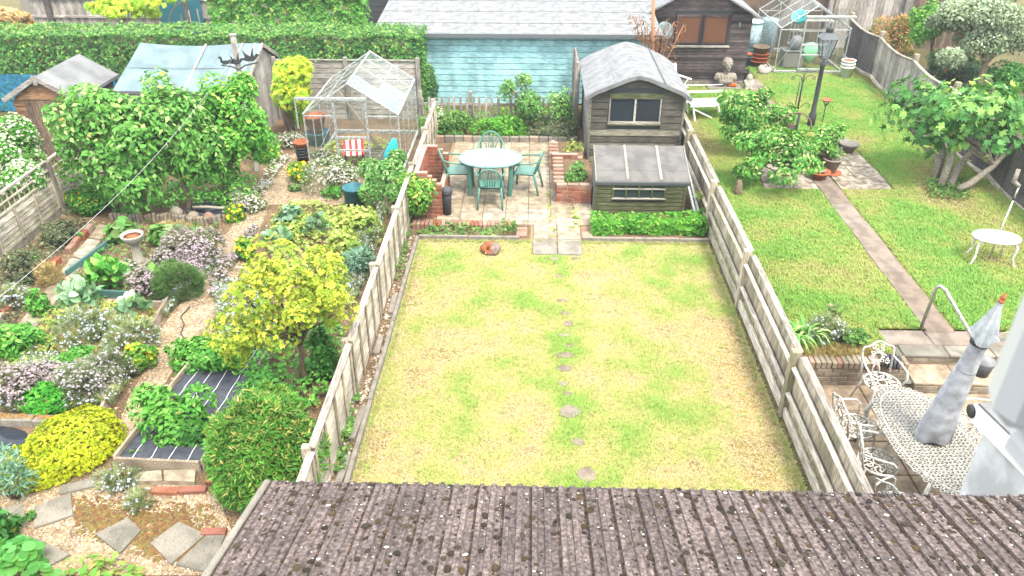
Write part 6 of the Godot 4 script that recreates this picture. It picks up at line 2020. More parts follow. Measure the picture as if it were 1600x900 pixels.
	for k in 3:
		of.ball(Vector3(-0.08 + 0.08 * k, 0.06, 0.01 * k), Vector3(0.045, 0.06, 0.045), 8)
	tag(part(self, "terracotta_ornament", of.done(), M.orange, Transform3D(Basis(), Vector3(5.50, 0.06, -21.72))), "small cluster of orange ornaments beside the bust", "ornament")
	for k in 5:
		var rkk := MB.new()
		rkk.smooth(true)
		rkk.lathe([Vector2(0, 0), Vector2(0.13, 0.01), Vector2(0.12, 0.1), Vector2(0.05, 0.17), Vector2(0, 0.18)], 6, Vector3.ZERO, Vector2(rr(0.9, 1.4), rr(0.7, 1.1)))
		tag(part(self, "pale_rock", rkk.done(), M.white_stone, Transform3D(Basis(Vector3.UP, k * 1.3), Vector3(6.75 + 0.14 * (k % 3), 0, -23.25 - 0.22 * (k / 2.0)))), ["pale lump of rock beside the greenhouse base, nearest the path", "second pale rock in the rockery by the greenhouse", "third pale rock in the rockery by the greenhouse", "pale rock at the back of the rockery by the greenhouse", "small pale rock at the rear of the greenhouse rockery"][k], "rock", "pale rocks by the greenhouse")
	# white plastic lounger and chair by the cabin
	var lo := thing("sun_lounger", "white plastic sun lounger with slatted back and seat in front of the cabin", "sun lounger", Vector3(4.28, 0, -19.7), 0.12)
	for i in 9:
		bx(lo, "slat", Vector3(0.10, 0.02, 0.5), Vector3(-0.42 + 0.108 * i, 0.40, 0.4), M.white_plastic, Vector3(0, 0, 0.02), 0.006)
		bx(lo, "slat", Vector3(0.10, 0.02, 0.5), Vector3(-0.44 + 0.108 * i, 0.64, -0.20), M.white_plastic, Vector3(-0.3, 0, 0), 0.006)
	for s in [0.13, 0.66]:
		bx(lo, "rail", Vector3(1.0, 0.05, 0.04), Vector3(0, 0.375, s), M.white_plastic, Vector3.ZERO, 0.01)
	bx(lo, "rail", Vector3(1.0, 0.05, 0.04), Vector3(0, 0.55, 0.05), M.white_plastic, Vector3.ZERO, 0.01)
	for q in [[-0.42, 0.62], [0.40, 0.62], [-0.42, 0.0], [0.40, 0.0]]:
		bar(lo, "leg", Vector3(q[0], 0.38, q[1]), Vector3(q[0] + 0.06, 0, q[1] + 0.1), 0.04, M.white_plastic)
	bar(lo, "brace", Vector3(-0.4, 0.3, 0.66), Vector3(0.1, 0.05, 0.62), 0.03, M.white_plastic)
	var wc := thing("white_folding_chair", "white plastic folding chair half hidden behind the big shed", "chair", Vector3(3.72, 0, -20.4), 0.6)
	bx(wc, "seat", Vector3(0.46, 0.03, 0.44), Vector3(0, 0.44, 0), M.white_plastic, Vector3.ZERO, 0.01)
	bx(wc, "armrest", Vector3(0.06, 0.03, 0.5), Vector3(0.26, 0.66, 0), M.white_plastic, Vector3.ZERO, 0.01)
	bx(wc, "armrest", Vector3(0.06, 0.03, 0.5), Vector3(-0.26, 0.66, 0), M.white_plastic, Vector3.ZERO, 0.01)
	for i in 5:
		bx(wc, "back_slat", Vector3(0.07, 0.5, 0.02), Vector3(-0.19 + 0.095 * i, 0.72, -0.26), M.white_plastic, Vector3(-0.25, 0, 0), 0.006)
	for sx in [-1.0, 1.0]:
		bar(wc, "leg", Vector3(0.24 * sx, 0.68, -0.2), Vector3(0.24 * sx, 0, 0.24), 0.035, M.white_plastic)
		bar(wc, "leg", Vector3(0.22 * sx, 0.68, 0.2), Vector3(0.22 * sx, 0, -0.26), 0.035, M.white_plastic)
	# orange toy digger beyond the fence
	var dg := thing("orange_toy", "small orange plastic toy under the shrubs beyond the right fence", "toy", Vector3(10.7, 0.2, -18.6))
	bx(dg, "body", Vector3(0.22, 0.12, 0.14), Vector3(0, 0.12, 0), M.orange, Vector3.ZERO, 0.03)
	bx(dg, "arm", Vector3(0.2, 0.05, 0.05), Vector3(0.12, 0.22, 0), M.orange, Vector3(0, 0, 0.6), 0.01)
	for k in 4:
		part(dg, "wheel", lathe_mesh([Vector2(0, -0.02), Vector2(0.05, -0.02), Vector2(0.05, 0.02), Vector2(0, 0.02)], 10), M.orange, Transform3D(Basis(Vector3.RIGHT, PI / 2), Vector3(-0.08 + 0.16 * (k % 2), 0.05, -0.08 + 0.16 * (k / 2))))
	# stump
	var sm := thing("tree_stump", "small rough grey stump on the grass below the standard shrub", "stump", Vector3(4.12, 0, -14.6))
	part(sm, "stump", lathe_mesh([Vector2(0, 0), Vector2(0.11, 0.0), Vector2(0.075, 0.08), Vector2(0.07, 0.22), Vector2(0.04, 0.3), Vector2(0, 0.31)], 8), M.bark)


func stone_bust() -> void:
	var o := thing("stone_bust", "pale grey stone bust of a bearded man on a slab before the cabin", "bust", Vector3(5.30, 0.06, -21.78))
	var bones := [
		[Vector3(0, 0.02, 0), Vector3(0, 0.10, 0), 0.08, 0.11], [Vector3(-0.17, 0.25, -0.02), Vector3(0.17, 0.25, -0.02), 0.12, 0.12],
		[Vector3(-0.11, 0.15, 0.03), Vector3(0.11, 0.15, 0.03), 0.10, 0.10], [Vector3(-0.22, 0.29, -0.02), Vector3(-0.26, 0.22, 0.0), 0.08, 0.06], [Vector3(0.22, 0.29, -0.02), Vector3(0.26, 0.22, 0.0), 0.08, 0.06],
		[Vector3(0, 0.32, 0), Vector3(0.01, 0.45, 0.01), 0.075, 0.065], [Vector3(0.01, 0.60, 0.01), Vector3(0.01, 0.65, -0.02), 0.118, 0.128],
		[Vector3(0.02, 0.54, 0.06), Vector3(0.03, 0.475, 0.10), 0.082, 0.05], [Vector3(0.03, 0.62, 0.13), Vector3(0.035, 0.565, 0.158), 0.015, 0.026], [Vector3(-0.04, 0.64, 0.112), Vector3(0.10, 0.64, 0.104), 0.022, 0.022],
		[Vector3(0.0, 0.525, 0.138), Vector3(0.07, 0.525, 0.138), 0.016, 0.016], [Vector3(-0.115, 0.59, 0.0), Vector3(-0.115, 0.62, 0.0), 0.024, 0.024], [Vector3(0.135, 0.59, 0.0), Vector3(0.135, 0.62, 0.0), 0.024, 0.024]]
	for i in 12:
		var a := TAU * i / 12
		bones.append([Vector3(0.01 + 0.07 * cos(a), 0.745, -0.02 + 0.07 * sin(a)), Vector3(0.01 + 0.115 * cos(a), 0.685, -0.02 + 0.115 * sin(a)), 0.03, 0.03])
	for k in 4:
		bones.append([Vector3(-0.14 + 0.09 * k, 0.34 - 0.02 * k, 0.08), Vector3(-0.06 + 0.07 * k, 0.14, 0.13), 0.016, 0.012])
	part(o, "bust", sdf_mesh(bones, 0.013, 0.016, func(_p: Vector3) -> Color: return Color(0.46, 0.43, 0.37)), M.stone)
	var s := thing("stone_slab", "long pale stone slab carrying the bust in front of the cabin", "slab", Vector3(5.3, 0.0, -21.78))
	bx(s, "slab", Vector3(0.95, 0.07, 0.36), Vector3(0, 0.03, 0), M.concrete, Vector3.ZERO, 0.012)


# ------------------------------------------------------------------ things of the garden on the left
func build_left_things() -> void:
	var rim := func(r0: float, r1: float, h: float) -> ArrayMesh:
		return lathe_mesh([Vector2(0, 0), Vector2(r0, 0), Vector2(r1, h - 0.035), Vector2(r1 + 0.012, h - 0.035), Vector2(r1 + 0.012, h), Vector2(r1 - 0.012, h), Vector2(r1 - 0.03, h - 0.04), Vector2(0, h - 0.045)], 22)
	# bird bath
	var b := thing("bird_bath", "cream stone bird bath on a waisted column in the vegetable bed", "bird bath", Vector3(-6.62, 0, -11.42))
	part(b, "base", box(Vector3(0.26, 0.05, 0.26), 0.012), M.white_stone, Transform3D(Basis(), Vector3(0, 0.025, 0)))
	part(b, "column", lathe_mesh([Vector2(0.11, 0.05), Vector2(0.115, 0.08), Vector2(0.085, 0.12), Vector2(0.07, 0.25), Vector2(0.075, 0.38), Vector2(0.1, 0.42)], 20), M.white_stone)
	part(b, "bowl", lathe_mesh([Vector2(0.09, 0.40), Vector2(0.12, 0.42), Vector2(0.155, 0.49), Vector2(0.18, 0.54), Vector2(0.185, 0.57), Vector2(0.165, 0.572), Vector2(0.14, 0.535), Vector2(0.0, 0.52)], 24), M.white_stone)
	part(b, "silt", lathe_mesh([Vector2(0.0, 0.538), Vector2(0.138, 0.536), Vector2(0.13, 0.53)], 20), M.terracotta)
	# wooden post with the duck silhouettes
	var p := thing("wooden_post", "tall weathered wooden post rising behind the fruit trees", "post", Vector3(-5.88, 0, -15.5))
	bx(p, "post", Vector3(0.10, 2.84, 0.10), Vector3(0, 1.42, 0), pick("grey_y"), Vector3(0, 0.2, 0), 0.012)
	bx(p, "cap", Vector3(0.13, 0.03, 0.13), Vector3(0, 2.85, 0), pick("grey_x"), Vector3(0, 0.2, 0), 0.008)
	var dk := thing("duck_silhouette", "black metal cut-out of three ducks fixed to the wooden post", "ornament", Vector3(-5.82, 2.28, -15.42), 0.0)
	var bs := MB.new()
	bs.tube([Vector3(-0.36, 0.0, 0), Vector3(-0.2, -0.02, 0), Vector3(-0.02, -0.08, 0), Vector3(0.12, 0.0, 0), Vector3(0.38, 0.06, 0)], [0.016], 6)
	part(dk, "branch", bs.done(), M.black_iron)
	var duck := func(o: Vector3, s: float, wings: bool) -> ArrayMesh:
		var m := MB.new()
		var pts: PackedVector2Array
		if wings:
			pts = PackedVector2Array([Vector2(-0.16, -0.02), Vector2(-0.06, -0.05), Vector2(0.06, -0.04), Vector2(0.11, 0.01), Vector2(0.16, 0.06), Vector2(0.18, 0.05), Vector2(0.15, 0.09), Vector2(0.11, 0.09), Vector2(0.07, 0.04), Vector2(0.06, 0.1), Vector2(0.08, 0.22), Vector2(0.03, 0.12), Vector2(0.0, 0.04), Vector2(-0.08, 0.09), Vector2(-0.13, 0.16), Vector2(-0.1, 0.03)])
		else:
			pts = PackedVector2Array([Vector2(0.16, 0.02), Vector2(0.08, -0.04), Vector2(-0.06, -0.05), Vector2(-0.12, 0.0), Vector2(-0.115, 0.07), Vector2(-0.16, 0.075), Vector2(-0.125, 0.115), Vector2(-0.09, 0.115), Vector2(-0.07, 0.08), Vector2(-0.07, 0.03), Vector2(0.04, 0.035), Vector2(0.15, 0.07)])
		var q := PackedVector2Array()
		for v in pts:
			q.append(v * s + Vector2(o.x, o.y))
		m.prism(q, 0.008)
		return m.done()
	part(dk, "duck", duck.call(Vector3(-0.26, 0.06, 0), 0.95, false), M.black_iron)
	part(dk, "duck", duck.call(Vector3(-0.05, 0.06, 0), 0.9, true), M.black_iron)
	part(dk, "duck", duck.call(Vector3(0.24, 0.13, 0), 1.1, true), M.black_iron)
	# washing line
	var wl := []
	for i in 17:
		var t := i / 16.0
		wl.append(Vector3(lerpf(-5.9, -5.55, t), lerpf(2.45, 2.35, t) - 1.0 * sin(PI * t) * 0.38, lerpf(-15.45, -4.6, t)))
	tag(part(self, "washing_line", tubes([wl], 0.0013, 5), M.wire), "white washing line strung from the wooden post across the left garden", "washing line")
	# pots by the greenhouse
	var t1 := thing("terracotta_pot", "large terracotta pot holding the golden-leaved shrub", "pot", Vector3(-4.98, 0.30, -17.2))
	part(t1, "pot", rim.call(0.16, 0.25, 0.38), M.terracotta)
	var tub := thing("teal_tub", "dark teal tub under the potted golden shrub", "tub", Vector3(-4.95, 0, -17.2))
	part(tub, "tub", rim.call(0.24, 0.26, 0.30), M.dark_teal)
	var st := thing("terracotta_pot", "terracotta pot at the bottom of the pot stack at the greenhouse corner", "pot", Vector3(-4.92, 0, -15.75))
	part(st, "pot", rim.call(0.12, 0.15, 0.17), M.terracotta)
	for k in 4:
		var bp := thing("black_pot", ["lowest black pot of the stack at the greenhouse corner", "second black pot of the stack at the greenhouse corner", "third black pot of the stack at the greenhouse corner", "highest black pot of the stack at the greenhouse corner"][k], "pot", Vector3(-4.92 + rr(-0.01, 0.01), 0.12 + 0.06 * k, -15.75), 0.0, "nested black pots")
		part(bp, "pot", rim.call(0.12, 0.13, 0.17), M.black_plastic)
	var s2 := thing("terracotta_pot", "terracotta pot on top of the black pots at the greenhouse corner", "pot", Vector3(-4.92, 0.46, -15.75))
	part(s2, "pot", rim.call(0.12, 0.155, 0.13), M.terracotta)
	var bt := thing("blue_tub", "dark blue plastic tub holding the bushy shrub beside the left fence", "tub", Vector3(-3.42, 0, -13.75))
	part(bt, "tub", rim.call(0.17, 0.20, 0.44), M.dark_teal)
	# timber edges of the beds
	var eb := thing("raised_bed", "timber edged raised bed covered with black weed membrane and strawberry plants", "raised bed", Vector3(0, 0, 0))
	var q := [Vector3(-4.78, 0.09, -6.60), Vector3(-3.74, 0.09, -6.56), Vector3(-3.62, 0.09, -9.0), Vector3(-4.55, 0.09, -9.05)]
	for i in 4:
		var a: Vector3 = q[i]
		var c: Vector3 = q[(i + 1) % 4]
		part(eb, "board", box(Vector3(0.035, 0.2, snappedf((c - a).length() - 0.04, 0.01)), 0.006), pick("bed_edge"), Transform3D(along(c - a), (a + c) * 0.5))
	var mb := MB.new()
	mb.smooth(true)
	var nu := 14
	var nv := 26
	for i in nu:
		for j in nv:
			var z := []
			for e in [[i, j], [i + 1, j], [i + 1, j + 1], [i, j + 1]]:
				var u: float = e[0] / float(nu)
				var v: float = e[1] / float(nv)
				var w: Vector3 = q[0].lerp(q[1], u).lerp(q[3].lerp(q[2], u), v)
				z.append(Vector3(w.x, 0.12 + 0.03 * patch_noise.get_noise_2d(w.x * 6.0, w.z * 6.0) + 0.02 * sin(u * PI), w.z))
			mb.quad(z[0], z[3], z[2], z[1])
	part(eb, "membrane", mb.done(), M.membrane)
	for k in 4:
		var ln := []
		for j in 24:
			var v := j / 23.0
			var w: Vector3 = q[0].lerp(q[1], 0.18 + 0.21 * k).lerp(q[3].lerp(q[2], 0.18 + 0.21 * k), v)
			ln.append(Vector3(w.x, 0.126 + 0.03 * patch_noise.get_noise_2d(w.x * 6.0, w.z * 6.0) + 0.02 * sin((0.18 + 0.21 * k) * PI), w.z))
		part(eb, "white_stripe", tubes([ln], 0.0045, 4), M.wire)
	var boards := [["green_bed_board", "dark green painted board along the bed beside the slab path", [[-7.62, -10.95], [-7.40, -12.35]], M.canvas_green, 0.14], ["green_bed_board", "dark green board along the near edge of the bird bath bed", [[-7.5, -10.42], [-6.05, -10.32]], M.canvas_green, 0.14],
		["bed_board", "pale timber board edging the herb bed beside the gravel path", [[-5.58, -10.12], [-5.50, -9.12]], null, 0.2], ["bed_board", "grey timber board along the front of the cross bed", [[-7.4, -10.18], [-5.62, -10.12]], null, 0.10], ["bed_board", "short timber board at the corner beside the lavender", [[-5.45, -7.95], [-5.35, -7.5]], null, 0.2], ["bed_board", "timber board under the yellow shrub tree beside the gravel path", [[-4.9, -11.2], [-3.6, -11.0]], null, 0.12]]
	for e in boards:
		var a := Vector3(e[2][0][0], e[4] * 0.4, e[2][0][1])
		var c := Vector3(e[2][1][0], e[4] * 0.4, e[2][1][1])
		var m: Material = e[3] if e[3] else pick("bed_edge")
		tag(part(self, e[0], box(Vector3(0.04, e[4], snappedf((c - a).length(), 0.01)), 0.006), m, Transform3D(along(c - a), (a + c) * 0.5)), e[1], "board")
	# brick edging by the slab path
	var be := Node3D.new()
	be.name = "path_brick_edging"
	be.set_meta("kind", "structure")
	add_child(be)
	var ba := Vector3(-8.05, 0.05, -12.6)
	for i in 13:
		if i in [4, 8]:
			continue
		var at := ba.lerp(Vector3(-7.95, 0.05, -9.6), i / 12.0)
		bx(be, "brick", Vector3(0.1, 0.13, 0.22), at + Vector3(rr(-0.02, 0.02), 0, 0), pick("brick") if i % 3 else pick("pale_brick"), Vector3(0, rr(-0.1, 0.1), rr(-0.1, 0.1)), 0.01)
	for e in [[-3.55, -6.42, 0.22], [-3.75, -6.27, 0.3], [-4.05, -6.25, 0.3], [-3.30, -5.68, 0.26]]:
		bx(be, "brick", Vector3(e[2], 0.06, 0.09), Vector3(e[0], 0.03, e[1]), pick("brick"), Vector3(0, rr(-0.1, 0.1), 0), 0.008)
	# rows of upright stones round the tree bed and the pond
	var se := Node3D.new()
	se.name = "stone_edging"
	se.set_meta("kind", "structure")
	add_child(se)
	var line := [Vector3(-7.9, 0, -13.1), Vector3(-7.3, 0, -13.02), Vector3(-6.8, 0, -13.1), Vector3(-6.35, 0, -12.98), Vector3(-6.0, 0, -12.95), Vector3(-5.72, 0, -13.15)]
	for i in line.size() - 1:
		var n := int((line[i + 1] - line[i]).length() / 0.07)
		for k in n:
			var at: Vector3 = line[i].lerp(line[i + 1], (k + 0.5) / n)
			bx(se, "stone", Vector3(0.062, rr(0.12, 0.19), rr(0.07, 0.11)), at + Vector3(rr(-0.01, 0.01), 0.07, rr(-0.02, 0.02)), pick("old_brick") if rng.randf() < 0.7 else pick("grey_slab"), Vector3(rr(-0.15, 0.15), rr(-0.3, 0.3), rr(-0.1, 0.1)), 0.016)
	var pn := thing("garden_pond", "small pond lined with black sheet behind the row of upright stones", "pond", Vector3(-6.05, 0.03, -13.5))
	part(pn, "liner", lathe_mesh([Vector2(0.0, -0.01), Vector2(0.3, 0.0), Vector2(0.45, 0.06), Vector2(0.5, 0.05), Vector2(0.5, 0.0)], 24, Vector2(1.15, 0.62)), M.membrane)
	part(pn, "water", lathe_mesh([Vector2(0, 0.022), Vector2(0.39, 0.022), Vector2(0.38, 0.01)], 24, Vector2(1.15, 0.62)), M.pond)
	for e in [[-6.75, -13.35, 0.14, "round brown stone beside the tree trunk in the tree bed"], [-6.38, -13.2, 0.11, "pale stone at the pond's front edge, left one"], [-6.05, -13.15, 0.12, "reddish stone at the pond's front edge"], [-7.55, -13.3, 0.1, "terracotta coloured stone at the end of the stone row"], [-5.95, -14.1, 0.2, "large pale boulder behind the pond"]]:
		var rb := MB.new()
		rb.smooth(true)
		rb.lathe([Vector2(0, 0), Vector2(e[2], 0.02), Vector2(e[2] * 0.9, e[2] * 0.7), Vector2(e[2] * 0.4, e[2] * 1.2), Vector2(0, e[2] * 1.25)], 8, Vector3.ZERO, Vector2(1.2, 0.8))
		tag(part(self, "boulder", rb.done(), [M.stone, pick("pale_brick"), pick("old_brick")][rng.randi() % 3], Transform3D(Basis(Vector3.UP, rr(0, 3)), Vector3(e[0], 0, e[1]))), e[3], "stone")
	var br := thing("dead_branch", "pale bare branch laid along the pond's stone edge", "branch", Vector3(0, 0, 0))
	part(br, "branch", tubes([[Vector3(-6.4, 0.17, -13.32), Vector3(-6.1, 0.19, -13.3), Vector3(-5.85, 0.18, -13.28), Vector3(-5.62, 0.19, -13.34)]], 0.03, 6), M.pale_bark)
	# mossy concrete edging and sunken bed near the lavender
	var me := thing("mossy_kerb", "mossy pale concrete kerb edging the dark sunken bed, bottom left", "kerb", Vector3(0, 0, 0))
	for i in 4:
		bx(me, "kerb_stone", Vector3(0.40, 0.13, 0.13), Vector3(-7.15 + 0.405 * i, 0.05, -7.38 + 0.012 * i), pick("grey_slab"), Vector3(0, rr(-0.02, 0.02), 0), 0.014)
	for i in 2:
		bx(me, "kerb_stone", Vector3(0.36, 0.13, 0.13), Vector3(-6.8 + 0.4 * i, 0.05, -6.72), pick("grey_slab"), Vector3(0, rr(-0.05, 0.05), 0), 0.014)
	scatter(me, "moss", pv([-7.3, -7.44, -5.75, -7.38, -5.75, -7.31, -7.3, -7.34]), 160, 0.115, 0.008, 0.028, [Color(0.26, 0.11, 0.02), Color(0.2, 0.12, 0.03)], 0.4)
	tag(part(self, "sunken_pond", lathe_mesh([Vector2(0, 0.012), Vector2(0.5, 0.012), Vector2(0.52, 0.002)], 26, Vector2(1.0, 0.48)), M.pond, Transform3D(Basis(), Vector3(-6.6, 0.0, -7.05))), "dark water of the sunken bed between the mossy kerbs", "pond")
	var hs := thing("watering_hose", "thin dark hose lying in curves on the gravel path", "hose", Vector3.ZERO)
	part(hs, "hose", tubes([[Vector3(-5.25, 0.02, -10.1), Vector3(-5.28, 0.02, -9.8), Vector3(-5.15, 0.02, -9.6), Vector3(-5.1, 0.02, -9.35), Vector3(-4.98, 0.02, -9.2), Vector3(-4.95, 0.02, -8.9)]], 0.008, 5), M.black_plastic)
	var yb := MB.new()
	yb.smooth(true)
	yb.ball(Vector3(0, 0.045, 0), Vector3(0.045, 0.045, 0.045), 12)
	tag(part(self, "yellow_ball", yb.done(), mat(C(0.8, 0.6, 0.02), 0.5), Transform3D(Basis(), Vector3(-4.80, 0.02, -7.42))), "yellow ball beside the membrane bed, the left of two", "ball", "two yellow balls")
	tag(part(self, "yellow_ball", yb.done(), mat(C(0.8, 0.6, 0.02), 0.5), Transform3D(Basis(), Vector3(-4.70, 0.02, -7.40))), "yellow ball beside the membrane bed, the right of two", "ball", "two yellow balls")
	var mk := thing("leaning_stake", "thin split stake leaning against the long shed's end wall", "stake", Vector3.ZERO)
	part(mk, "stake", tubes([[Vector3(-5.75, 0, -16.6), Vector3(-6.28, 1.1, -16.9)]], 0.018, 5), M.bark)
	for k in 4:
		var lg := thing("fence_stake", ["tallest of four bare stakes leaning beside the potted golden shrub", "second of four bare stakes beside the potted golden shrub", "third of four bare stakes beside the potted golden shrub", "shortest of four bare stakes beside the potted golden shrub"][k], "stake", Vector3.ZERO, 0.0, "bare stakes by the golden shrub")
		part(lg, "stake", tubes([[Vector3(-5.2 - 0.12 * k, 0, -17.0), Vector3(-5.75 - 0.08 * k, 1.25 - 0.12 * k, -17.9)]], 0.022, 5), M.bark)


# ------------------------------------------------------------------ plants
func leaf_quad(b: MB, xf: Transform3D, len: float, w: float) -> void:
	var l := xf * Vector3(-w * 0.5, 0.05 * len, len * 0.45)
	var r := xf * Vector3(w * 0.5, 0.05 * len, len * 0.45)
	var o := xf * Vector3.ZERO
	var t := xf * Vector3(0, -0.06 * len, len)
	var m := xf * Vector3(0, 0, len * 0.5)
	b.tri(o, l, m)
	b.tri(o, m, r)
	b.tri(l, t, m)
	b.tri(m, t, r)


func outline_leaf(pts: Array, cup: float) -> ArrayMesh:
	# a leaf from its outline in plan, folded a little about its middle
	var b := MB.new()
	var c := Vector3(0, 0, 0.35)
	for i in pts.size():
		var p: Vector2 = pts[i]
		var q: Vector2 = pts[(i + 1) % pts.size()]
		b.tri(c, Vector3(p.x, cup * absf(p.x) - 0.1 * p.y * p.y, p.y), Vector3(q.x, cup * absf(q.x) - 0.1 * q.y * q.y, q.y))
	return b.done()


func make_leaf_meshes() -> void:
	var b := MB.new()
	leaf_quad(b, Transform3D(), 1.0, 0.52)
	leafm.oval = b.done()
	b = MB.new()
	leaf_quad(b, Transform3D(), 1.0, 0.26)
	leafm.lance = b.done()
	b = MB.new()
	for i in 6:
		leaf_quad(b, Transform3D(Basis.from_euler(Vector3(-rr(0.1, 0.9), TAU * i / 6 + rr(-0.3, 0.3), rr(-0.3, 0.3))), Vector3(0, 0.06 * i, 0)), rr(0.5, 0.72), 0.36)
	leafm.sprig = b.done()
	b = MB.new()
	for i in 9:
		var d := Vector3(rr(-0.45, 0.45), 1, rr(-0.45, 0.45)).normalized()
		var s := d.cross(Vector3(rr(-1, 1), 0, rr(-1, 1))).normalized() * 0.035
		var o := Vector3(rr(-0.2, 0.2), 0, rr(-0.2, 0.2))
		var l := rr(0.6, 1.1)
		b.tri(o - s, o + d * l * 0.6 + s, o + s)
		b.tri(o - s * 0.3, o + d * l, o + d * l * 0.5 + s * 1.6)
	leafm.needles = b.done()
	leafm.fig = outline_leaf([Vector2(0, 0), Vector2(0.18, -0.04), Vector2(0.42, 0.12), Vector2(0.50, 0.34), Vector2(0.26, 0.36), Vector2(0.48, 0.68), Vector2(0.36, 0.80), Vector2(0.15, 0.60), Vector2(0.10, 0.95), Vector2(0, 1.05), Vector2(-0.10, 0.95), Vector2(-0.15, 0.60), Vector2(-0.36, 0.80), Vector2(-0.48, 0.68), Vector2(-0.26, 0.36), Vector2(-0.50, 0.34), Vector2(-0.42, 0.12), Vector2(-0.18, -0.04)], 0.22)
	var rp := []
	for i in 12:
		var a := TAU * i / 12
		rp.append(Vector2(sin(a) * 0.5, 0.42 - cos(a) * 0.5 * (0.8 if i == 0 else 1.0)))
	leafm.round = outline_leaf(rp, 0.15)
	leafm.broad = outline_leaf([Vector2(0, 0), Vector2(0.22, 0.05), Vector2(0.38, 0.3), Vector2(0.30, 0.42), Vector2(0.36, 0.6), Vector2(0.2, 0.85), Vector2(0, 1.0), Vector2(-0.2, 0.85), Vector2(-0.36, 0.6), Vector2(-0.30, 0.42), Vector2(-0.38, 0.3), Vector2(-0.22, 0.05)], 0.3)
	b = MB.new()
	for i in 5:
		leaf_quad(b, Transform3D(Basis(Vector3.UP, -1.1 + 0.55 * i)), 1.0 - 0.12 * absf(i - 2), 0.24)
	leafm.palm = b.done()
	b = MB.new()
	for i in 7:
		var t := i / 7.0
		var t2 := (i + 1) / 7.0
		var w := 0.035 * (1.0 - pow(t, 3.0))
		var w2 := 0.035 * (1.0 - pow(t2, 3.0))
		var p0 := Vector3(0, 1.1 * t - 0.75 * t * t * t, 0.55 * t * t)
		var p1 := Vector3(0, 1.1 * t2 - 0.75 * t2 * t2 * t2, 0.55 * t2 * t2)
		b.quad(p0 - Vector3(w, 0, 0), p1 - Vector3(w2, 0, 0), p1 + Vector3(w2, 0, 0), p0 + Vector3(w, 0, 0))
	leafm.strap = b.done()
	b = MB.new()
	for i in 5:
		var a := TAU * i / 5
		var d := Vector3(cos(a), 0.18, sin(a))
		var s := Vector3(-sin(a), 0, cos(a)) * 0.3
		b.tri(Vector3.ZERO, d * 0.6 - s, d)
		b.tri(Vector3.ZERO, d, d * 0.6 + s)
	leafm.flower = b.done()


var KINDS := {}


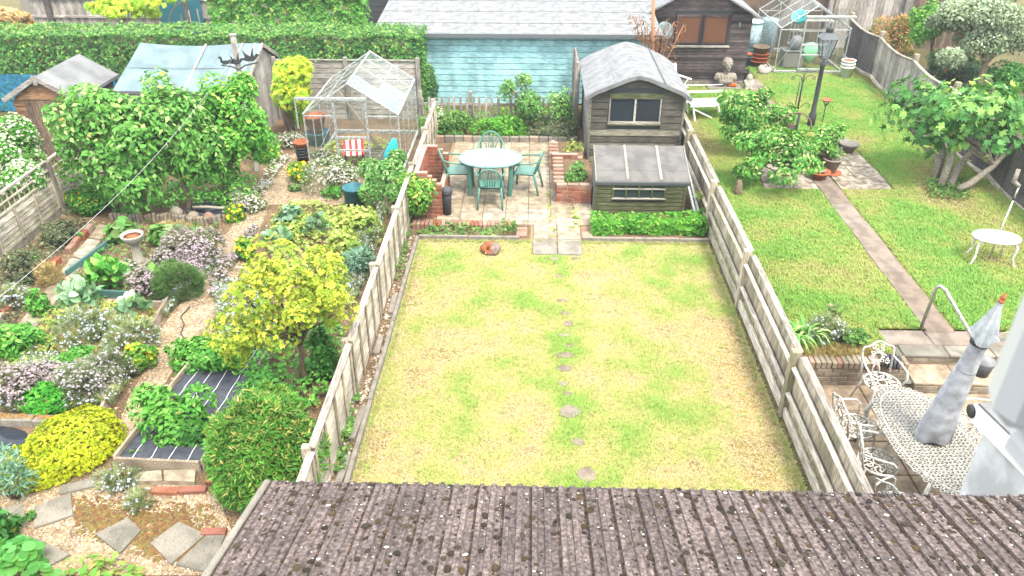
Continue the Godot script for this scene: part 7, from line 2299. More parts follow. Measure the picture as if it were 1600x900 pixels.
func make_kinds() -> void:
	# mesh, size of a leaf, layers, colours dark / mid / young, share of young leaves, lumps, lump size, droop, flowers [size, per m2, colour]
	KINDS.apple = {m = "oval", s = 0.13, cover = 2.0, c = [Color(0.056, 0.175, 0.031), Color(0.119, 0.312, 0.056), Color(0.375, 0.525, 0.175)], tip = 0.22, lumps = 30, lr = 0.3, droop = 0.5}
	KINDS.pear = {m = "oval", s = 0.1, cover = 2.3, c = [Color(0.050, 0.188, 0.025), Color(0.125, 0.362, 0.044), Color(0.413, 0.575, 0.125)], tip = 0.2, lumps = 26, lr = 0.28, droop = 0.35}
	KINDS.golden = {m = "palm", s = 0.12, cover = 2.2, c = [Color(0.184, 0.391, 0.034), Color(0.414, 0.552, 0.046), Color(0.713, 0.667, 0.069)], tip = 0.45, lumps = 15, lr = 0.3, droop = 0.3}
	KINDS.yellow = {m = "sprig", s = 0.075, cover = 1.4, c = [Color(0.170, 0.272, 0.025), Color(0.357, 0.408, 0.043), Color(0.527, 0.493, 0.068)], tip = 0.35, lumps = 24, lr = 0.26, droop = 0.1}
	KINDS.clipped = {m = "lance", s = 0.075, cover = 3.2, c = [Color(0.042, 0.145, 0.02), Color(0.105, 0.28, 0.038), Color(0.32, 0.31, 0.09)], tip = 0.22, lumps = 1, lr = 0.95, droop = -0.4}
	KINDS.hedge = {m = "sprig", s = 0.075, cover = 1.3, c = [Color(0.036, 0.125, 0.03), Color(0.085, 0.235, 0.055), Color(0.25, 0.40, 0.10)], tip = 0.3, lumps = 1, lr = 0.95, droop = -0.2}
	KINDS.oregano = {m = "sprig", s = 0.042, cover = 2.0, c = [Color(0.216, 0.302, 0.011), Color(0.403, 0.432, 0.014), Color(0.562, 0.533, 0.043)], tip = 0.35, lumps = 1, lr = 0.96, droop = -0.3}
	KINDS.mint = {m = "sprig", s = 0.065, cover = 1.9, c = [Color(0.04, 0.17, 0.02), Color(0.10, 0.31, 0.03), Color(0.24, 0.46, 0.07)], tip = 0.25, lumps = 12, lr = 0.42, droop = -0.3}
	KINDS.dome = {m = "sprig", s = 0.05, cover = 2.0, c = [Color(0.03, 0.2, 0.015), Color(0.07, 0.36, 0.03), Color(0.16, 0.5, 0.06)], tip = 0.2, lumps = 1, lr = 0.96, droop = -0.3}
	KINDS.thyme = {m = "needles", s = 0.09, cover = 1.3, c = [Color(0.10, 0.13, 0.06), Color(0.19, 0.21, 0.11), Color(0.26, 0.27, 0.15)], tip = 0.2, lumps = 8, lr = 0.45, droop = -0.9, fl = [0.014, 2300, Color(0.46, 0.36, 0.44)]}
	KINDS.lavender = {m = "needles", s = 0.11, cover = 1.5, c = [Color(0.13, 0.17, 0.09), Color(0.23, 0.27, 0.17), Color(0.32, 0.34, 0.24)], tip = 0.2, lumps = 9, lr = 0.45, droop = -0.9, fl = [0.016, 500, Color(0.50, 0.42, 0.52)]}
	KINDS.rosemary = {m = "needles", s = 0.07, cover = 2.0, c = [Color(0.07, 0.15, 0.05), Color(0.13, 0.24, 0.08), Color(0.22, 0.32, 0.13)], tip = 0.2, lumps = 1, lr = 0.95, droop = -0.8}
	KINDS.haze = {m = "needles", s = 0.13, cover = 1.0, c = [Color(0.16, 0.21, 0.10), Color(0.28, 0.33, 0.17), Color(0.40, 0.42, 0.24)], tip = 0.2, lumps = 10, lr = 0.45, droop = -0.8, fl = [0.015, 420, Color(0.48, 0.50, 0.66)]}
	KINDS.berry = {m = "oval", s = 0.085, cover = 2.0, c = [Color(0.044, 0.176, 0.022), Color(0.099, 0.308, 0.044), Color(0.242, 0.462, 0.099)], tip = 0.2, lumps = 14, lr = 0.36, droop = 0.2}
	KINDS.dark = {m = "oval", s = 0.09, cover = 2.1, c = [Color(0.024, 0.102, 0.018), Color(0.060, 0.204, 0.036), Color(0.132, 0.312, 0.060)], tip = 0.15, lumps = 12, lr = 0.36, droop = 0.2}
	KINDS.herb = {m = "sprig", s = 0.06, cover = 1.5, c = [Color(0.05, 0.14, 0.03), Color(0.12, 0.25, 0.06), Color(0.24, 0.36, 0.10)], tip = 0.2, lumps = 10, lr = 0.4, droop = -0.2}
	KINDS.dusky = {m = "sprig", s = 0.055, cover = 1.5, c = [Color(0.06, 0.08, 0.04), Color(0.12, 0.16, 0.08), Color(0.26, 0.22, 0.14)], tip = 0.2, lumps = 10, lr = 0.4, droop = -0.3}
	KINDS.weeds = {m = "sprig", s = 0.075, cover = 1.1, c = [Color(0.14, 0.26, 0.04), Color(0.30, 0.38, 0.09), Color(0.52, 0.50, 0.16)], tip = 0.3, lumps = 16, lr = 0.3, droop = -0.4}
	KINDS.whiteflower = {m = "needles", s = 0.07, cover = 1.2, c = [Color(0.12, 0.2, 0.06), Color(0.22, 0.3, 0.12), Color(0.32, 0.36, 0.2)], tip = 0.2, lumps = 10, lr = 0.4, droop = -0.7, fl = [0.02, 900, Color(0.56, 0.53, 0.50)]}
	KINDS.yellowflower = {m = "sprig", s = 0.055, cover = 1.7, c = [Color(0.06, 0.19, 0.02), Color(0.14, 0.32, 0.04), Color(0.28, 0.44, 0.08)], tip = 0.2, lumps = 8, lr = 0.45, droop = -0.3, fl = [0.03, 130, Color(0.85, 0.58, 0.02)]}
	KINDS.marigold = {m = "sprig", s = 0.045, cover = 1.8, c = [Color(0.03, 0.13, 0.02), Color(0.06, 0.24, 0.03), Color(0.12, 0.34, 0.05)], tip = 0.15, lumps = 6, lr = 0.55, droop = -0.3, fl = [0.02, 90, Color(0.85, 0.50, 0.02)]}
	KINDS.viburnum = {m = "oval", s = 0.06, cover = 2.2, c = [Color(0.04, 0.17, 0.02), Color(0.10, 0.32, 0.04), Color(0.20, 0.42, 0.08)], tip = 0.2, lumps = 14, lr = 0.4, droop = 0.1, fl = [0.028, 420, Color(0.62, 0.58, 0.52)]}
	KINDS.kale = {m = "broad", s = 0.12, cover = 1.7, c = [Color(0.085, 0.187, 0.111), Color(0.170, 0.306, 0.187), Color(0.289, 0.408, 0.289)], tip = 0.25, lumps = 5, lr = 0.5, droop = -0.3}
	KINDS.artichoke = {m = "broad", s = 0.16, cover = 1.7, c = [Color(0.119, 0.238, 0.119), Color(0.221, 0.357, 0.221), Color(0.357, 0.459, 0.323)], tip = 0.25, lumps = 5, lr = 0.5, droop = -0.5}
	KINDS.chard = {m = "broad", s = 0.15, cover = 1.8, c = [Color(0.045, 0.198, 0.027), Color(0.108, 0.342, 0.054), Color(0.252, 0.450, 0.108)], tip = 0.25, lumps = 5, lr = 0.5, droop = -0.5}
	KINDS.spurge = {m = "lance", s = 0.08, cover = 2.2, c = [Color(0.09, 0.19, 0.13), Color(0.17, 0.30, 0.22), Color(0.27, 0.40, 0.30)], tip = 0.2, lumps = 10, lr = 0.38, droop = -0.4}
	KINDS.rose = {m = "oval", s = 0.075, cover = 2.0, c = [Color(0.060, 0.180, 0.036), Color(0.144, 0.324, 0.084), Color(0.360, 0.504, 0.216)], tip = 0.25, lumps = 14, lr = 0.34, droop = 0.2}
	KINDS.standard = {m = "oval", s = 0.095, cover = 1.6, c = [Color(0.037, 0.137, 0.021), Color(0.105, 0.304, 0.047), Color(0.441, 0.525, 0.189)], tip = 0.22, lumps = 24, lr = 0.26, droop = 0.35}
	KINDS.photinia = {m = "lance", s = 0.14, cover = 2.0, c = [Color(0.110, 0.176, 0.044), Color(0.286, 0.286, 0.099), Color(0.605, 0.242, 0.132)], tip = 0.45, lumps = 12, lr = 0.36, droop = -0.4}
	KINDS.variegated = {m = "oval", s = 0.1, cover = 2.0, c = [Color(0.105, 0.158, 0.084), Color(0.221, 0.284, 0.168), Color(0.441, 0.483, 0.357)], tip = 0.35, lumps = 26, lr = 0.26, droop = 0.1}
	KINDS.redberry = {m = "oval", s = 0.09, cover = 2.0, c = [Color(0.05, 0.11, 0.05), Color(0.10, 0.19, 0.09), Color(0.20, 0.26, 0.13)], tip = 0.2, lumps = 14, lr = 0.36, droop = 0.1, fl = [0.04, 25, Color(0.42, 0.06, 0.06)]}
	KINDS.ivy = {m = "sprig", s = 0.16, cover = 1.5, c = [Color(0.05, 0.18, 0.03), Color(0.12, 0.30, 0.05), Color(0.30, 0.42, 0.10)], tip = 0.25, lumps = 14, lr = 0.36, droop = 0.2}
	KINDS.maple = {m = "palm", s = 0.12, cover = 1.9, c = [Color(0.34, 0.24, 0.10), Color(0.55, 0.34, 0.17), Color(0.66, 0.42, 0.26)], tip = 0.35, lumps = 14, lr = 0.36, droop = 0.3}
	KINDS.climber = {m = "oval", s = 0.08, cover = 2.1, c = [Color(0.055, 0.187, 0.022), Color(0.132, 0.330, 0.044), Color(0.506, 0.484, 0.132)], tip = 0.25, lumps = 12, lr = 0.36, droop = 0.3}
	KINDS.squash = {m = "round", s = 0.15, cover = 1.5, c = [Color(0.060, 0.180, 0.038), Color(0.135, 0.285, 0.075), Color(0.270, 0.375, 0.165)], tip = 0.25, lumps = 8, lr = 0.45, droop = 0.0}
	KINDS.dry = {m = "needles", s = 0.1, cover = 0.8, c = [Color(0.30, 0.22, 0.10), Color(0.45, 0.34, 0.17), Color(0.55, 0.45, 0.22)], tip = 0.3, lumps = 10, lr = 0.4, droop = -0.5}


func lumpy(c: Vector3, r: Vector3, n: int, lumps: int, lr: float, floor_y: float) -> Array:
	# places and outward normals spread over and a little below the skin of a lumpy mass
	var L := []
	for i in lumps:
		if lumps == 1:
			L.append([Vector3.ZERO, lr])
			continue
		var d := Vector3(rr(-1, 1), rr(-0.6, 1), rr(-1, 1)).normalized()
		var k := lr * rr(0.6, 1.35)
		L.append([d * (1.0 - k) * rr(0.45, 1.15), k])
	var P := []
	var N := []
	var tries := 0
	while P.size() < n and tries < n * 4:
		tries += 1
		var l: Array = L[rng.randi() % L.size()]
		var d := Vector3(rng.randfn(), rng.randfn(), rng.randfn()).normalized()
		if d.y < -0.35 and rng.randf() < 0.7:
			continue
		var k: float = l[1]
		var wob := 1.0 + (0.30 if lumps == 1 else 0.12) * patch_noise.get_noise_3d(d.x * 2.6 + c.x + r.x * 7.0, d.y * 2.6, d.z * 2.6 + c.z)
		var q: Vector3 = l[0] + d * k * wob * (1.0 - 0.30 * pow(rng.randf(), 2.2))
		if lumps > 1:
			var deep := false
			for t in 2:
				var o: Array = L[rng.randi() % L.size()]
				if q.distance_to(o[0]) < o[1] * 0.62:
					deep = true
			if deep:
				continue
		var w := c + q * r
		if w.y < floor_y:
			continue
		P.append(w)
		N.append((d * 0.75 + q.normalized() * 0.5 + Vector3(0, 0.15, 0)).normalized())
	return [P, N, L]


func foliage(parent: Node, K: Dictionary, P: Array, N: Array, called := "foliage", scale := 1.0) -> void:
	var xs := []
	var cs := []
	var up := Vector3.UP
	for i in P.size():
		var n: Vector3 = (N[i] + Vector3(rr(-0.55, 0.55), rr(-0.35, 0.65), rr(-0.55, 0.55))).normalized()
		var t := Vector3(rr(-1, 1), rr(-1, 1), rr(-1, 1))
		t = t - n * t.dot(n)
		var z: Vector3
		if K.droop < 0.0:
			z = (t.normalized() * 0.8 + N[i] * -K.droop * 1.4 + up * -K.droop * 0.5).normalized()
		else:
			z = (t.normalized() + N[i] * 0.4 - up * K.droop).normalized()
		var x := n.cross(z)
		if x.length() < 0.05:
			x = Vector3.RIGHT
		x = x.normalized()
		var y := z.cross(x)
		if K.m == "needles" or K.m == "sprig":
			# clumps that stand on their own y
			y = (N[i] + Vector3(rr(-0.4, 0.4), rr(0.0, 0.6), rr(-0.4, 0.4))).normalized()
			x = y.cross(t).normalized()
			z = x.cross(y)
		var s: float = K.s * scale * rr(0.65, 1.25)
		xs.append(Transform3D(Basis(x, y, z).scaled_local(Vector3(s, s, s)), P[i]))
		var pn := 0.5 + 0.9 * patch_noise.get_noise_3d(P[i].x * 3.0, P[i].y * 3.0, P[i].z * 3.0)
		var c: Color = K.c[0].lerp(K.c[1], clampf(pn + rr(-0.35, 0.35), 0.0, 1.0))
		if rng.randf() < K.tip * clampf(0.4 + N[i].y, 0.15, 1.3):
			c = c.lerp(K.c[2], rr(0.4, 1.0))
		if rng.randf() < 0.009:
			c = c.lerp(Color(0.26, 0.17, 0.06), 0.8)
		cs.append(c * rr(0.75, 1.3))
	copies(parent, called, leafm[K.m], M.leaf, xs, cs)


const AREA := {oval = 0.26, lance = 0.13, sprig = 0.5, needles = 0.22, fig = 0.5, round = 0.7, broad = 0.5, palm = 0.42}


func blooms(parent: Node, K: Dictionary, P: Array, N: Array, area: float, share := 1.0) -> void:
	var xs := []
	var cs := []
	var n := mini(int(K.fl[1] * area * share), P.size() * 3)
	for k in n:
		var i := rng.randi() % P.size()
		if N[i].y < -0.1 and rng.randf() < 0.7:
			continue
		var y: Vector3 = (N[i] + Vector3(rr(-0.4, 0.4), rr(0, 0.7), rr(-0.4, 0.4))).normalized()
		var x := y.cross(Vector3(rr(-1, 1), rr(-1, 1), rr(-1, 1))).normalized()
		var s: float = K.fl[0] * rr(0.7, 1.25)
		xs.append(Transform3D(Basis(x, y, x.cross(y)).scaled_local(Vector3(s, s, s)), P[i] + N[i] * K.s * rr(0.3, 0.8) + Vector3(rr(-0.02, 0.02), rr(0, 0.02), rr(-0.02, 0.02))))
		var c: Color = K.fl[2]
		cs.append(c * rr(0.8, 1.12))
	if xs.size():
		copies(parent, "blossom", leafm.flower, M.leaf, xs, cs)


func ell_area(r: Vector3) -> float:
	return TAU * 2.0 * pow((pow(r.x * r.y, 1.6) + pow(r.x * r.z, 1.6) + pow(r.y * r.z, 1.6)) / 3.0, 1.0 / 1.6)


# a plant that sits on the ground; r is half its width, its height and half its depth
func bush(called: String, label: String, cat: String, at: Vector3, r: Vector3, kind: String, group := "", density := 1.0) -> Node3D:
	var K: Dictionary = KINDS[kind]
	var o := thing(called, label, cat, at, 0.0, group)
	var h := r.y
	var rad := Vector3(r.x * 1.12, h * 0.68, r.z * 1.12)
	var area := ell_area(rad) * 0.75
	var n := int(density * K.cover * area / (AREA[K.m] * K.s * K.s))
	n = clampi(n, 30, 26000)
	var lum := lumpy(Vector3(0, h * 0.36, 0), rad, n, K.lumps, K.lr, 0.01)
	foliage(o, K, lum[0], lum[1])
	if K.has("fl"):
		blooms(o, K, lum[0], lum[1], area)
	# stems from the root to the lumps
	var b := MB.new()
	b.smooth(true)
	var some := false
	for i in mini(lum[2].size(), 7):
		var e: Vector3 = Vector3(0, h * 0.36, 0) + lum[2][i][0] * rad
		if e.y > 0.08:
			some = true
			b.tube([Vector3(e.x * 0.15, 0, e.z * 0.15), Vector3(e.x * 0.5, e.y * 0.5, e.z * 0.5), e], [0.012, 0.009, 0.005], 5)
	if some:
		part(o, "stem", b.done(), M.bark)
	return o


# a tree: trunk(s), limbs, a crown round them
func tree(called: String, label: String, cat: String, at: Vector3, trunks: Array, c: Vector3, r: Vector3, kind: String, bark: Material, thick: float, density := 1.0, group := "") -> Node3D:
	var K: Dictionary = KINDS[kind]
	var o := thing(called, label, cat, at, 0.0, group)
	r = r * 1.1
	var area := ell_area(r)
	var n := clampi(int(density * K.cover * area / (AREA[K.m] * K.s * K.s)), 50, 30000)
	var lum := lumpy(c, r, n, K.lumps, K.lr, 0.05)
	foliage(o, K, lum[0], lum[1], "crown")
	if K.has("fl"):
		blooms(o, K, lum[0], lum[1], area)
	for k in trunks.size():
		var t: Vector3 = trunks[k]
		var top := Vector3(lerpf(t.x, c.x, 0.45), c.y - r.y * 0.35, lerpf(t.z, c.z, 0.45))
		var b := MB.new()
		b.smooth(true)
		b.tube([t, t.lerp(top, 0.35) + Vector3(rr(-0.04, 0.04), 0, rr(-0.03, 0.03)), t.lerp(top, 0.7) + Vector3(rr(-0.04, 0.04), 0, 0), top], [thick * 1.25, thick, thick * 0.85, thick * 0.7], 8)
		part(o, "trunk", b.done(), bark)
		var lb := MB.new()
		lb.smooth(true)
		for i in lum[2].size():
			if i % trunks.size() != k:
				continue
			var e: Vector3 = c + lum[2][i][0] * r
			var m := top.lerp(e, 0.5) + Vector3(rr(-0.08, 0.08), -0.04, rr(-0.08, 0.08))
			lb.tube([t.lerp(top, rr(0.6, 1.0)), m, e], [thick * 0.5, thick * 0.32, thick * 0.15], 5)
			for w in 4:
				var d: Vector3 = Vector3(rr(-1, 1), rr(-0.2, 1), rr(-1, 1)).normalized() * r * K.lr * rr(0.7, 1.15)
				lb.tube([m.lerp(e, rr(0.3, 1.0)), e + d * 0.5 + Vector3(0, rr(-0.03, 0.03), 0), e + d], [0.006, 0.005, 0.003], 4)
		part(o, "branch", lb.done(), bark)
	return o


func hedge_mass(o: Node3D, K: Dictionary, x0: float, x1: float, z0: float, z1: float, h: float, n: int) -> void:
	var P := []
	var N := []
	for i in n:
		var f := rng.randf()
		var x := rr(x0, x1)
		var bulge := 0.10 * patch_noise.get_noise_2d(x * 1.5, 3.0)
		var hh := h + 0.10 * patch_noise.get_noise_2d(x * 1.2, 9.0)
		if f < 0.58:
			var y := hh * pow(rng.randf(), 0.8)
			var zz := z1 + bulge + 0.09 * patch_noise.get_noise_2d(x * 4.0, y * 4.0) - 0.12 * pow(y / h, 4.0) - rr(0, 0.13)
			P.append(Vector3(x, y, zz))
			N.append(Vector3(rr(-0.2, 0.2), 0.25, 1).normalized())
		elif f < 0.94:
			var zz := rr(z0, z1)
			P.append(Vector3(x, hh + 0.05 * patch_noise.get_noise_2d(x * 5.0, zz * 5.0) - rr(0, 0.1), zz))
			N.append(Vector3(rr(-0.2, 0.2), 1, rr(-0.1, 0.3)).normalized())
		else:
			P.append(Vector3(x1 + 0.08 * patch_noise.get_noise_2d(f * 90.0, x) - rr(0, 0.1), hh * rng.randf(), rr(z0, z1)))
			N.append(Vector3(1, 0.2, 0))
	foliage(o, K, P, N)


# a ragged patch of low plants over a polygon in plan
func ground_cover(called: String, label: String, cat: String, poly: Array, h: float, kind: String, n: int) -> Node3D:
	var K: Dictionary = KINDS[kind]
	var o := thing(called, label, cat)
	var p := pv(poly)
	var lo := p[0]
	var hi := p[0]
	for q in p:
		lo = lo.min(q)
		hi = hi.max(q)
	var P := []
	var N := []
	var tries := 0
	while P.size() < n and tries < n * 8:
		tries += 1
		var q := Vector2(rr(lo.x, hi.x), rr(lo.y, hi.y))
		if not Geometry2D.is_point_in_polygon(q, p):
			continue
		var t := 0.55 + 0.9 * patch_noise.get_noise_2d(q.x * 2.2 + 17.0, q.y * 2.2)
		if t < 0.15:
			continue
		P.append(Vector3(q.x, h * clampf(t, 0.1, 1.2) * (1.0 - 0.5 * pow(rng.randf(), 2.0)), q.y))
		N.append(Vector3(rr(-0.5, 0.5), 1, rr(-0.3, 0.7)).normalized())
	foliage(o, K, P, N)
	if K.has("fl"):
		blooms(o, K, P, N, (hi.x - lo.x) * (hi.y - lo.y))
	return o


func strap_clump(label: String, at: Vector3, n: int, len: float, cols: Array) -> void:
	var o := thing("iris_clump", label, "plant", at)
	var xs := []
	var cs := []
	for i in n:
		var a := rr(0, TAU)
		var s := len * rr(0.6, 1.15)
		xs.append(Transform3D(Basis(Vector3.UP, a) * Basis(Vector3.RIGHT, rr(-0.1, 0.5)).scaled_local(Vector3(s * 1.1, s, s)), Vector3(cos(a) * 0.06, 0, sin(a) * 0.06) * rr(0, 1.5)))
		cs.append(cols[rng.randi() % cols.size()] * rr(0.8, 1.2))
	copies(o, "foliage", leafm.strap, M.leaf, xs, cs)


# plants whose leaves are large enough to tell apart: every leaf a part
func big_leaved(o: Node3D, mesh: Mesh, c: Vector3, r: Vector3, n: int, size: float, mats: Array, flat: float, lumps := 8) -> Array:
	var lum := lumpy(c, r, n, lumps, 0.4, 0.03)
	for i in lum[0].size():
		var nn: Vector3 = (lum[1][i] * (1.0 - flat) + Vector3.UP * flat + Vector3(rr(-0.3, 0.3), 0, rr(-0.3, 0.3))).normalized()
		var t: Vector3 = Vector3(rr(-1, 1), 0, rr(-1, 1)) + lum[1][i]
		t = (t - nn * t.dot(nn)).normalized()
		var s := size * rr(0.65, 1.2)
		part(o, "leaf", mesh, mats[rng.randi() % mats.size()], Transform3D(Basis(nn.cross(t), nn, t).scaled_local(Vector3(s, s, s)), lum[0][i]))
	return lum


func leaf_mats(cols: Array) -> Array:
	var out := []
	for c in cols:
		var m := StandardMaterial3D.new()
		m.albedo_color = C(c[0], c[1], c[2])
		m.roughness = 0.5
		m.metallic_specular = 0.3
		m.backlight_enabled = true
		m.backlight = Color(0.72, 0.80, 0.40)
		out.append(m)
	return out


func build_plants() -> void:
	make_kinds()
	tree("fruit_tree", "bushy round-leaved fruit tree, left of the row, with pale undersides to its leaves", "tree", Vector3(-7.54, 0, -13.34), [Vector3(-0.38, 0, -0.07), Vector3(0.38, 0, 0.08)], Vector3(-0.07, 1.38, 0), Vector3(1.06, 1.28, 0.80), "apple", M.bark, 0.045, 1.0, "")
	tree("fruit_tree", "middle fruit tree of the row, with the pale trunk behind the stone edging", "tree", Vector3(-6.55, 0, -13.45), [Vector3(0.00, 0, 0.00)], Vector3(0.06, 1.40, 0), Vector3(0.74, 1.30, 0.59), "apple", M.bark, 0.05, 1.0, "")
	tree("fruit_tree", "glossy green fruit tree, right of the row, in front of the blue-grey roof", "tree", Vector3(-6.06, 0, -14.04), [Vector3(0.00, 0, 0.00)], Vector3(0.26, 1.36, 0), Vector3(0.85, 1.26, 0.68), "pear", M.bark, 0.05, 1.0, "")
	tree("yellow_shrub_tree", "small yellow-green leaved tree with bare grey twigs beside the slatted fence", "tree", Vector3(-2.92, 0, -8.17), [Vector3(0.00, 0, 0.00)], Vector3(-0.13, 1.29, 0), Vector3(0.92, 0.83, 0.69), "yellow", M.bark, 0.04, 0.55, "")
	bush("clipped_shrub", "rounded clipped evergreen with reddish new tips against the lapped fence", "shrub", Vector3(-2.86, 0, -6.32), Vector3(0.55, 1.31, 0.51), "clipped", "", 1.0)
	bush("golden_oregano", "spreading mound of bright golden-yellow oregano beside the gravel path", "herb", Vector3(-5.40, 0, -6.92), Vector3(0.48, 0.36, 0.50), "oregano", "", 1.0)
	bush("golden_oregano", "lower lobe of golden oregano spilling towards the bottom left slabs", "herb", Vector3(-5.63, 0, -6.58), Vector3(0.44, 0.22, 0.38), "oregano", "", 1.0)
	bush("mint_dome", "vivid green dome of marjoram among grey lavender, left side", "herb", Vector3(-6.16, 0, -7.67), Vector3(0.29, 0.34, 0.22), "dome", "", 1.0)
	bush("flowering_thyme", "mauve flowering thyme at the left edge below the raspberries", "herb", Vector3(-6.50, 0, -7.72), Vector3(0.33, 0.61, 0.26), "thyme", "", 1.0)
	bush("grey_lavender", "grey-green lavender bush between the marjoram dome and gravel path", "herb", Vector3(-5.74, 0, -7.87), Vector3(0.38, 0.49, 0.30), "lavender", "", 1.0)
	bush("flowering_thyme", "mauve flowering thyme behind the marjoram dome", "herb", Vector3(-6.40, 0, -8.13), Vector3(0.28, 0.36, 0.22), "thyme", "", 1.0)
	bush("sage_bush", "grey-green sage with mauve spikes beside the yellow flowers", "herb", Vector3(-5.60, 0, -8.21), Vector3(0.31, 0.42, 0.24), "lavender", "", 1.0)
	bush("flowering_thyme", "long drift of pale mauve thyme along the gravel path by the bird bath", "herb", Vector3(-5.71, 0, -11.46), Vector3(0.52, 0.69, 0.50), "thyme", "", 1.0)
	bush("flowering_thyme", "near end of the pale mauve thyme drift, beside the rounded rosemary", "herb", Vector3(-5.79, 0, -11.15), Vector3(0.44, 0.47, 0.34), "thyme", "", 1.0)
	bush("heather", "pinkish grey heather beside the bed's green board", "herb", Vector3(-6.05, 0, -10.36), Vector3(0.25, 0.53, 0.20), "thyme", "", 1.0)
	bush("santolina_dome", "rounded dark green needle-leaved dome on the path corner", "shrub", Vector3(-5.53, 0, -10.42), Vector3(0.34, 0.59, 0.27), "rosemary", "", 1.0)
	bush("rhubarb_chard", "bright green upright chard in front of the bird bath", "vegetable", Vector3(-6.73, 0, -10.62), Vector3(0.38, 0.52, 0.26), "chard", "", 1.0)
	bush("artichoke", "silver-green artichoke with jagged leaves by the slab path", "vegetable", Vector3(-6.87, 0, -9.98), Vector3(0.30, 0.62, 0.23), "artichoke", "", 1.0)
	bush("artichoke", "smaller silver artichoke in the middle of the herb bed", "vegetable", Vector3(-5.95, 0, -9.66), Vector3(0.23, 0.38, 0.18), "artichoke", "", 1.0)
	bush("raspberry", "leafy raspberry patch at the left edge beside the slab path", "plant", Vector3(-7.06, 0, -8.80), Vector3(0.40, 0.61, 0.31), "berry", "", 1.0)
	bush("raspberry", "small raspberry clump leaning over the slab path", "plant", Vector3(-7.42, 0, -9.79), Vector3(0.17, 0.46, 0.13), "berry", "", 1.0)
	bush("potato_plant", "yellow-green leafy plants in the middle of the herb bed", "vegetable", Vector3(-6.21, 0, -8.57), Vector3(0.30, 0.31, 0.24), "berry", "", 1.0)
	bush("blue_haze_plant", "hazy plant with pale blue flowers in the herb bed", "plant", Vector3(-6.39, 0, -9.17), Vector3(0.42, 0.45, 0.33), "haze", "", 1.0)
	bush("tall_grasses", "wispy pale grasses beside the timber board of the herb bed", "plant", Vector3(-5.62, 0, -8.96), Vector3(0.32, 0.48, 0.25), "haze", "", 1.0)
	bush("yellow_flowers", "bushy plant with yellow flowers beside the gravel path", "plant", Vector3(-5.29, 0, -8.48), Vector3(0.24, 0.50, 0.19), "yellowflower", "", 1.0)
	bush("strawberry_patch", "tall leafy potato plants growing out of the black membrane", "vegetable", Vector3(-4.23, 0, -7.13), Vector3(0.51, 0.80, 0.35), "berry", "", 1.0)
	bush("strawberry_patch", "spreading strawberry leaves at the far end of the membrane bed", "vegetable", Vector3(-4.47, 0, -8.55), Vector3(0.58, 0.53, 0.40), "berry", "", 1.0)
	bush("membrane_seedling", "single small plant alone on the black membrane", "plant", Vector3(-4.61, 0, -6.74), Vector3(0.10, 0.14, 0.08), "herb", "", 1.0)
	bush("hydrangea", "dark leafy plant with pink flower heads on the membrane bed", "plant", Vector3(-4.04, 0, -6.97), Vector3(0.19, 0.44, 0.14), "dark", "", 1.0)
	bush("marigold_bush", "dark green feathery bush dotted with small orange flowers by the fence post", "plant", Vector3(-8.39, 0, -13.47), Vector3(0.45, 0.53, 0.35), "marigold", "", 1.0)
	bush("dusky_herb", "dusky brown-green herb against the trellis topped fence", "herb", Vector3(-8.33, 0, -12.09), Vector3(0.37, 0.50, 0.29), "dusky", "", 1.0)
	bush("red_flower", "small red flowering plant beside the dusky herb", "plant", Vector3(-8.10, 0, -12.27), Vector3(0.12, 0.16, 0.09), "herb", "", 1.0)
	bush("dusky_herb", "second dusky herb nearer the house below the trellis fence", "herb", Vector3(-8.25, 0, -10.80), Vector3(0.32, 0.55, 0.25), "dusky", "", 1.0)
	bush("grey_catmint", "grey-green catmint at the left edge beside the brick edging", "herb", Vector3(-7.96, 0, -9.98), Vector3(0.26, 0.41, 0.20), "haze", "", 1.0)
	bush("bay_seedling", "green leaved seedling under the trellis fence", "plant", Vector3(-8.38, 0, -11.15), Vector3(0.21, 0.33, 0.17), "herb", "", 1.0)
	bush("dry_herb", "straw coloured dry herb beside the brick edging", "herb", Vector3(-7.80, 0, -10.75), Vector3(0.27, 0.37, 0.21), "dry", "", 1.0)
	bush("squash", "large-leaved squash left of the bird bath", "vegetable", Vector3(-7.25, 0, -12.24), Vector3(0.27, 0.42, 0.24), "squash", "", 1.0)
	bush("squash", "large-leaved squash right of the bird bath", "vegetable", Vector3(-6.40, 0, -12.00), Vector3(0.48, 0.39, 0.33), "squash", "", 1.0)
	bush("dry_plants", "patch of dry brown stems below the upright stones", "plant", Vector3(-6.54, 0, -12.57), Vector3(0.38, 0.19, 0.30), "dry", "", 1.0)
	bush("alyssum", "low white and grey alyssum beside the bird bath's foot", "plant", Vector3(-6.76, 0, -11.27), Vector3(0.18, 0.12, 0.14), "whiteflower", "", 1.0)
	bush("leafy_beet", "broad green leaves between bird bath and santolina dome", "vegetable", Vector3(-6.12, 0, -10.88), Vector3(0.19, 0.20, 0.15), "chard", "", 1.0)
	bush("ferny_plant", "feathery plant with bright yellow daisies at the path corner", "plant", Vector3(-4.86, 0, -11.63), Vector3(0.20, 0.40, 0.16), "yellowflower", "", 1.0)
	bush("lilac_tuft", "small lilac tuft on the gravel path edge", "herb", Vector3(-5.07, 0, -10.84), Vector3(0.13, 0.23, 0.10), "thyme", "", 1.0)
	bush("green_shrub", "leafy green plant at the foot of the right-hand fruit tree", "plant", Vector3(-5.52, 0, -13.12), Vector3(0.20, 0.34, 0.16), "yellowflower", "", 1.0)
	bush("white_daisies", "white daisies under the right-hand fruit tree", "plant", Vector3(-5.41, 0, -13.56), Vector3(0.26, 0.37, 0.20), "whiteflower", "", 1.0)
	bush("yellow_shrub", "dense shrub with yellow flowers below the long shed's end", "shrub", Vector3(-5.80, 0, -16.03), Vector3(0.27, 0.40, 0.21), "yellowflower", "", 1.0)
